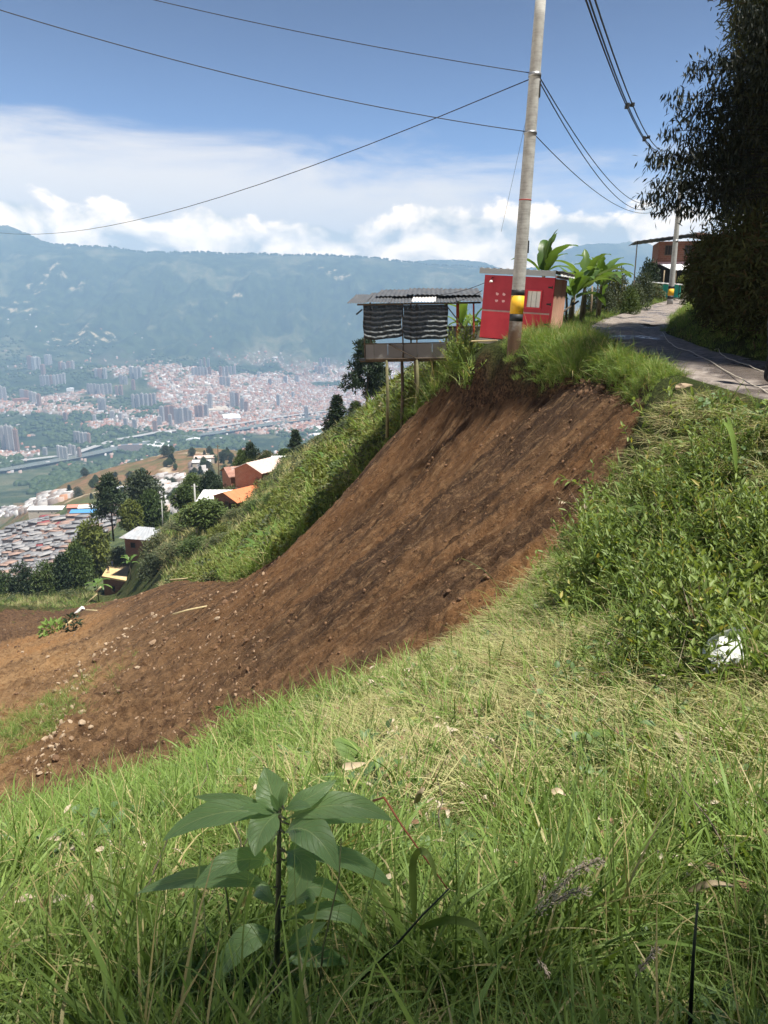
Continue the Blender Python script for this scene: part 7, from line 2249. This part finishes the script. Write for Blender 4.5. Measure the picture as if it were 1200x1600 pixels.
def bladeleaf(name, label, pts, w_, m, cat, th=0.0):
    q = [P(*a) for a in pts]
    n_ = 22; rows = []
    def cr(i, s):
        a, b, c, d = q[max(0, i - 1)], q[i], q[min(len(q) - 1, i + 1)], q[min(len(q) - 1, i + 2)]
        return 0.5 * ((2 * b) + (c - a) * s + (2 * a - 5 * b + 4 * c - d) * s * s + (3 * b - a - 3 * c + d) * s ** 3)
    cur = []
    for k in range(n_ + 1):
        f = k / n_ * (len(q) - 1); i = min(int(f), len(q) - 2); cur.append(cr(i, f - i))
    for k in range(n_ + 1):
        d = (cur[min(k + 1, n_)] - cur[max(k - 1, 0)]).normalized()
        sd = d.cross(Vector((0.3, -0.8, 0.5))).normalized(); nn = sd.cross(d)
        s = k / n_; hw = w_ * 0.5 * min(1, s * 5 + 0.25) * (1 - s ** 3)
        rows += [cur[k] - sd * hw + nn * hw * 0.25 - q[0], cur[k] - q[0], cur[k] + sd * hw + nn * hw * 0.25 - q[0]]
    o = ob(name, mesh_np(name, rows, grid_faces(n_ + 1, 3), [m], attrs=dict(v=np.full(len(rows), 0.35))), None, q[0])
    return tag(o, label, cat)


bladeleaf('grass_leaf', 'broad curved grass blade arching over right of the leafy plant', [(648, 1440, 1.9), (645, 1345, 1.85), (668, 1335, 1.8), (688, 1395, 1.78)], 0.026, M_weed, 'grass blade')
bladeleaf('grass_leaf', 'long pale-green blade arching across the lower middle', [(655, 1450, 1.8), (700, 1437, 1.75), (745, 1450, 1.7), (768, 1500, 1.65)], 0.024, M_weed, 'grass blade')
bladeleaf('grass_leaf', 'upright wide green blade catching the sun on the weedy bank', [(1150, 735, 8.0), (1145, 690, 7.9), (1138, 660, 7.9), (1134, 644, 7.8)], 0.085, M_gbright, 'grass blade')
bladeleaf('grass_leaf', 'bent bright blade hanging beside the upright one', [(1150, 730, 8.0), (1142, 680, 8.0), (1130, 662, 8.0), (1126, 690, 8.0)], 0.06, M_gbright, 'grass blade')


def stalk(name, label, pts, r_, m, cat):
    q = [P(*a) for a in pts]
    o = MB().tube([w_ - q[0] for w_ in q], [r_ * (1 - 0.5 * i / (len(q) - 1)) for i in range(len(q))], 8).build(name, m, None, True); o.location = q[0]
    return tag(o, label, cat)


m_redstem = simple('red_brown_stem', (0.20, 0.065, 0.030), 0.6, 0.3, 20)
m_dkstalk = simple('dark_stalk', (0.020, 0.030, 0.018), 0.6, 0.3, 20)
stalk('reed_stalk', 'straight dark green reed slanting up to the right of the leafy plant', [(560, 1535, 1.75), (620, 1475, 1.72), (660, 1430, 1.7), (702, 1388, 1.68)], 0.0045, m_dkstalk, 'stalk')
stalk('bent_twig', 'bent red-brown stem leaning from the broad leaf to the reed', [(584, 1251, 2.05), (600, 1246, 2.0), (628, 1290, 1.95), (660, 1335, 1.9), (700, 1390, 1.85)], 0.0040, m_redstem, 'stem')
stalk('dark_stick', 'dark upright stick in the shaded lower right', [(1078, 1600, 1.5), (1083, 1500, 1.5), (1090, 1412, 1.5)], 0.006, m_dkstalk, 'stick')
stalk('weed_stalk', 'thin arching weed stalk right beside the leafy plant', [(494, 1600, 1.55), (505, 1480, 1.55), (530, 1370, 1.56), (533, 1310, 1.56)], 0.003, M_stalk, 'stalk')
stalk('weed_stalk', 'thin upright weed stalk left of the leafy plant', [(322, 1600, 1.6), (322, 1480, 1.6), (318, 1400, 1.6)], 0.0026, M_stalk, 'stalk')
stalk('weed_stalk', 'thin stalk forking behind the left leaves', [(372, 1560, 1.75), (362, 1460, 1.75), (350, 1365, 1.75)], 0.004, M_stalk, 'stalk')
M_seed = leafmat('seed_head', (0.50, 0.40, 0.30), (0.66, 0.56, 0.45), None, 0, 0.2, 0.9)
g = np.random.default_rng(9)
def seedhead(label, pts, r_, n_, m):
    q = [P(*a) for a in pts]
    t = thing('seed_head', label, 'seed head', q[0])
    MB().tube([w_ - q[0] for w_ in q], 0.0016, 5).build('stem', M_stalk, t)
    f = g.random(n_) * (len(q) - 1) * 0.72 + (len(q) - 1) * 0.28
    i = np.minimum(f.astype(int), len(q) - 2); A = np.array([tuple(w_ - q[0]) for w_ in q]); b = A[i] + (A[i + 1] - A[i]) * (f - i)[:, None]; d = nrm(A[i + 1] - A[i])
    b = b + g.normal(size=b.shape) * r_
    ob('spikelets', leafmesh('spikelets', [leaves(b, d + 0.40 * g.normal(size=b.shape), 0.014 * (0.6 + 0.8 * g.random(n_)), 0.004, 0.3, 0.2, 2, 0.5, 'lance', g)], [m]), t)
seedhead('feathery pale pink seed plume bending right in the lower right grass', [(800, 1480, 1.9), (838, 1430, 1.87), (868, 1392, 1.85), (900, 1360, 1.84), (938, 1344, 1.83)], 0.008, 420, M_seed)
seedhead('second smaller plume lying under the feathery one', [(842, 1432, 1.88), (865, 1410, 1.87), (890, 1396, 1.86), (915, 1392, 1.86)], 0.006, 200, M_seed)
seedhead('short upright seed head left of the feathery plume', [(836, 1440, 1.9), (840, 1415, 1.9), (848, 1390, 1.9), (850, 1372, 1.9)], 0.004, 110, M_seed)
seedhead('slim straw-coloured seed spike near the bottom right', [(985, 1560, 1.55), (996, 1520, 1.55), (1012, 1500, 1.55), (1026, 1483, 1.55)], 0.0025, 110, M_seed)
seedhead('tiny drooping seed head at the bottom centre', [(835, 1480, 1.65), (842, 1500, 1.63), (852, 1515, 1.62), (857, 1523, 1.62)], 0.003, 70, M_seed)
# pale plastic bag and the big dry leaf
m_bag, t = mat('white_plastic')
nz = t.noise(t.n('TexCoord').outputs['Object'], 22, 6, 0.6)
p_ = t.n('BsdfPrincipled', {'Base Color': t.mix(nz, (0.70, 0.72, 0.73), (0.86, 0.87, 0.87)), 'Roughness': 0.35}); bn = t.n('Bump', {'Height': nz, 'Distance': 0.003, 'Strength': 0.5}); t.link(bn.outputs[0], p_.inputs['Normal'])
tl = t.n('BsdfTranslucent', {'Color': (0.8, 0.82, 0.83)}); mx = t.n('MixShader', {0: 0.35, 1: p_.outputs[0], 2: tl.outputs[0]}); t.n('OutputMaterial', {'Surface': mx.outputs[0]})
def on_turf(px, py, lift=0.0):
    u_, v_ = uv(px, py); Ys = np.linspace(1.0, 14, 1400); z_, _ = turf_z(u_ * Ys, Ys)
    k = int(np.argmax(z_ + lift >= v_ * Ys))
    return Vector((u_ * Ys[k], Ys[k], z_[k] + lift))
bc = on_turf(1130, 1024, 0.24); V = []
for j in range(22):
    for i in range(22):
        a, b = i / 21 - 0.5, j / 21 - 0.5
        V.append((0.38 * a + 0.22 * b + 0.03 * math.sin(9 * a), 0.20 * b + 0.05 * math.sin(7 * b), 0.20 * b + 0.11 * (0.5 - abs(a)) * 0.9 + 0.016 * pn(np.array([a * 5.0]), np.array([b * 7.0]), 5)[0] + 0.005 * pn(np.array([a * 19.0]), np.array([b * 15.0]), 6)[0]))
bag = ob('plastic_bag', mesh_np('plastic_bag', V, grid_faces(22, 22), [m_bag]), None, bc, (0, -0.35, 0.1)); tag(bag, 'crumpled white plastic bag caught in the grass at the right edge', 'plastic bag')
M_dead2 = simple('dry_leaf', (0.50, 0.40, 0.27), 0.85, 0.25, 12)
bladeleaf('dry_leaf', 'long curled tan leaf under the plastic bag', [(1150, 1040, bc.y - 0.15), (1172, 1043, bc.y - 0.2), (1190, 1052, bc.y - 0.25), (1204, 1064, bc.y - 0.3)], 0.075, M_dead2, 'leaf')
for pts, w_, lb in (([(650, 1255, 3.2), (655, 1240, 3.18), (664, 1230, 3.18)], 0.035, 'curled dead leaf behind the red-brown stem'), ([(862, 1238, 3.1), (872, 1235, 3.1), (884, 1243, 3.08)], 0.028, 'small curled pale leaf in the centre of the slope'), ([(1075, 1392, 2.3), (1110, 1380, 2.28), (1150, 1385, 2.25)], 0.028, 'dry tan leaf in the shaded grass at right'), ([(535, 1198, 3.6), (552, 1196, 3.6), (572, 1192, 3.6)], 0.04, 'orange-brown dry leaf above the leafy plant')):
    bladeleaf('dry_leaf', lb, pts, w_, M_dead2, 'leaf')
# twiggy shoots standing out over the slide at the weedy edge
def shoot(label, pts, n_, L, W, m=None):
    q = [P(*a) for a in pts]; t = thing('weed_shoot', label, 'weed', q[0])
    A = np.array([tuple(w_ - q[0]) for w_ in q]); MB().tube([tuple(a) for a in A], [0.008 - 0.006 * k / (len(A) - 1) for k in range(len(A))], 6).build('stem', M_stalk, t, True)
    f = np.linspace(0.15, 1, n_) * (len(q) - 1); i = np.minimum(f.astype(int), len(q) - 2); b = A[i] + (A[i + 1] - A[i]) * (f - i)[:, None]
    d = nrm(A[i + 1] - A[i]) * 0.7 + 0.8 * g.normal(size=b.shape) + np.array([0, 0, 0.2])
    ob('foliage', leafmesh('foliage', [leaves(b, d, L * (0.7 + 0.5 * g.random(n_)), W, 0.3, 0.25, 3, 0.3, 'lance', g)], [m or M_weed]), t)
shoot('leafy shoot reaching left over the slide halfway up the weedy edge', [(920, 765, 10.8), (905, 757, 10.7), (890, 750, 10.6), (873, 745, 10.6)], 12, 0.14, 0.035)
shoot('dry twig sticking out left over the slide below the leafy shoot', [(925, 800, 10.6), (900, 790, 10.5), (880, 783, 10.4), (868, 780, 10.4)], 9, 0.08, 0.03, M_dead)
shoot('tall leafy shoot in the dark corner under the road', [(1020, 690, 11.8), (1015, 660, 11.8), (1000, 640, 11.8), (990, 625, 11.8)], 14, 0.16, 0.045)
shoot('tallest leafy shoot against the road edge', [(1052, 680, 11.4), (1050, 640, 11.4), (1044, 615, 11.4), (1046, 602, 11.4)], 16, 0.17, 0.045)
shoot('leafy shoot leaning at the crest right of the tallest one', [(1085, 670, 11), (1090, 640, 11), (1082, 618, 11)], 14, 0.15, 0.045)
shoot('curved shoot hanging out left near the crest', [(1000, 720, 11.4), (985, 690, 11.3), (975, 670, 11.2), (972, 665, 11.2)], 12, 0.12, 0.035)
shoot('thin bent stalk sticking up over the slide from the straw', [(770, 905, 9.6), (755, 890, 9.5), (735, 878, 9.5), (718, 872, 9.5)], 5, 0.10, 0.012, M_straw)
shoot('single fern shoot standing over the lower lip of the slide', [(372, 1118, 7.8), (366, 1112, 7.8), (355, 1107, 7.8), (342, 1105, 7.8)], 20, 0.11, 0.02, M_fern)
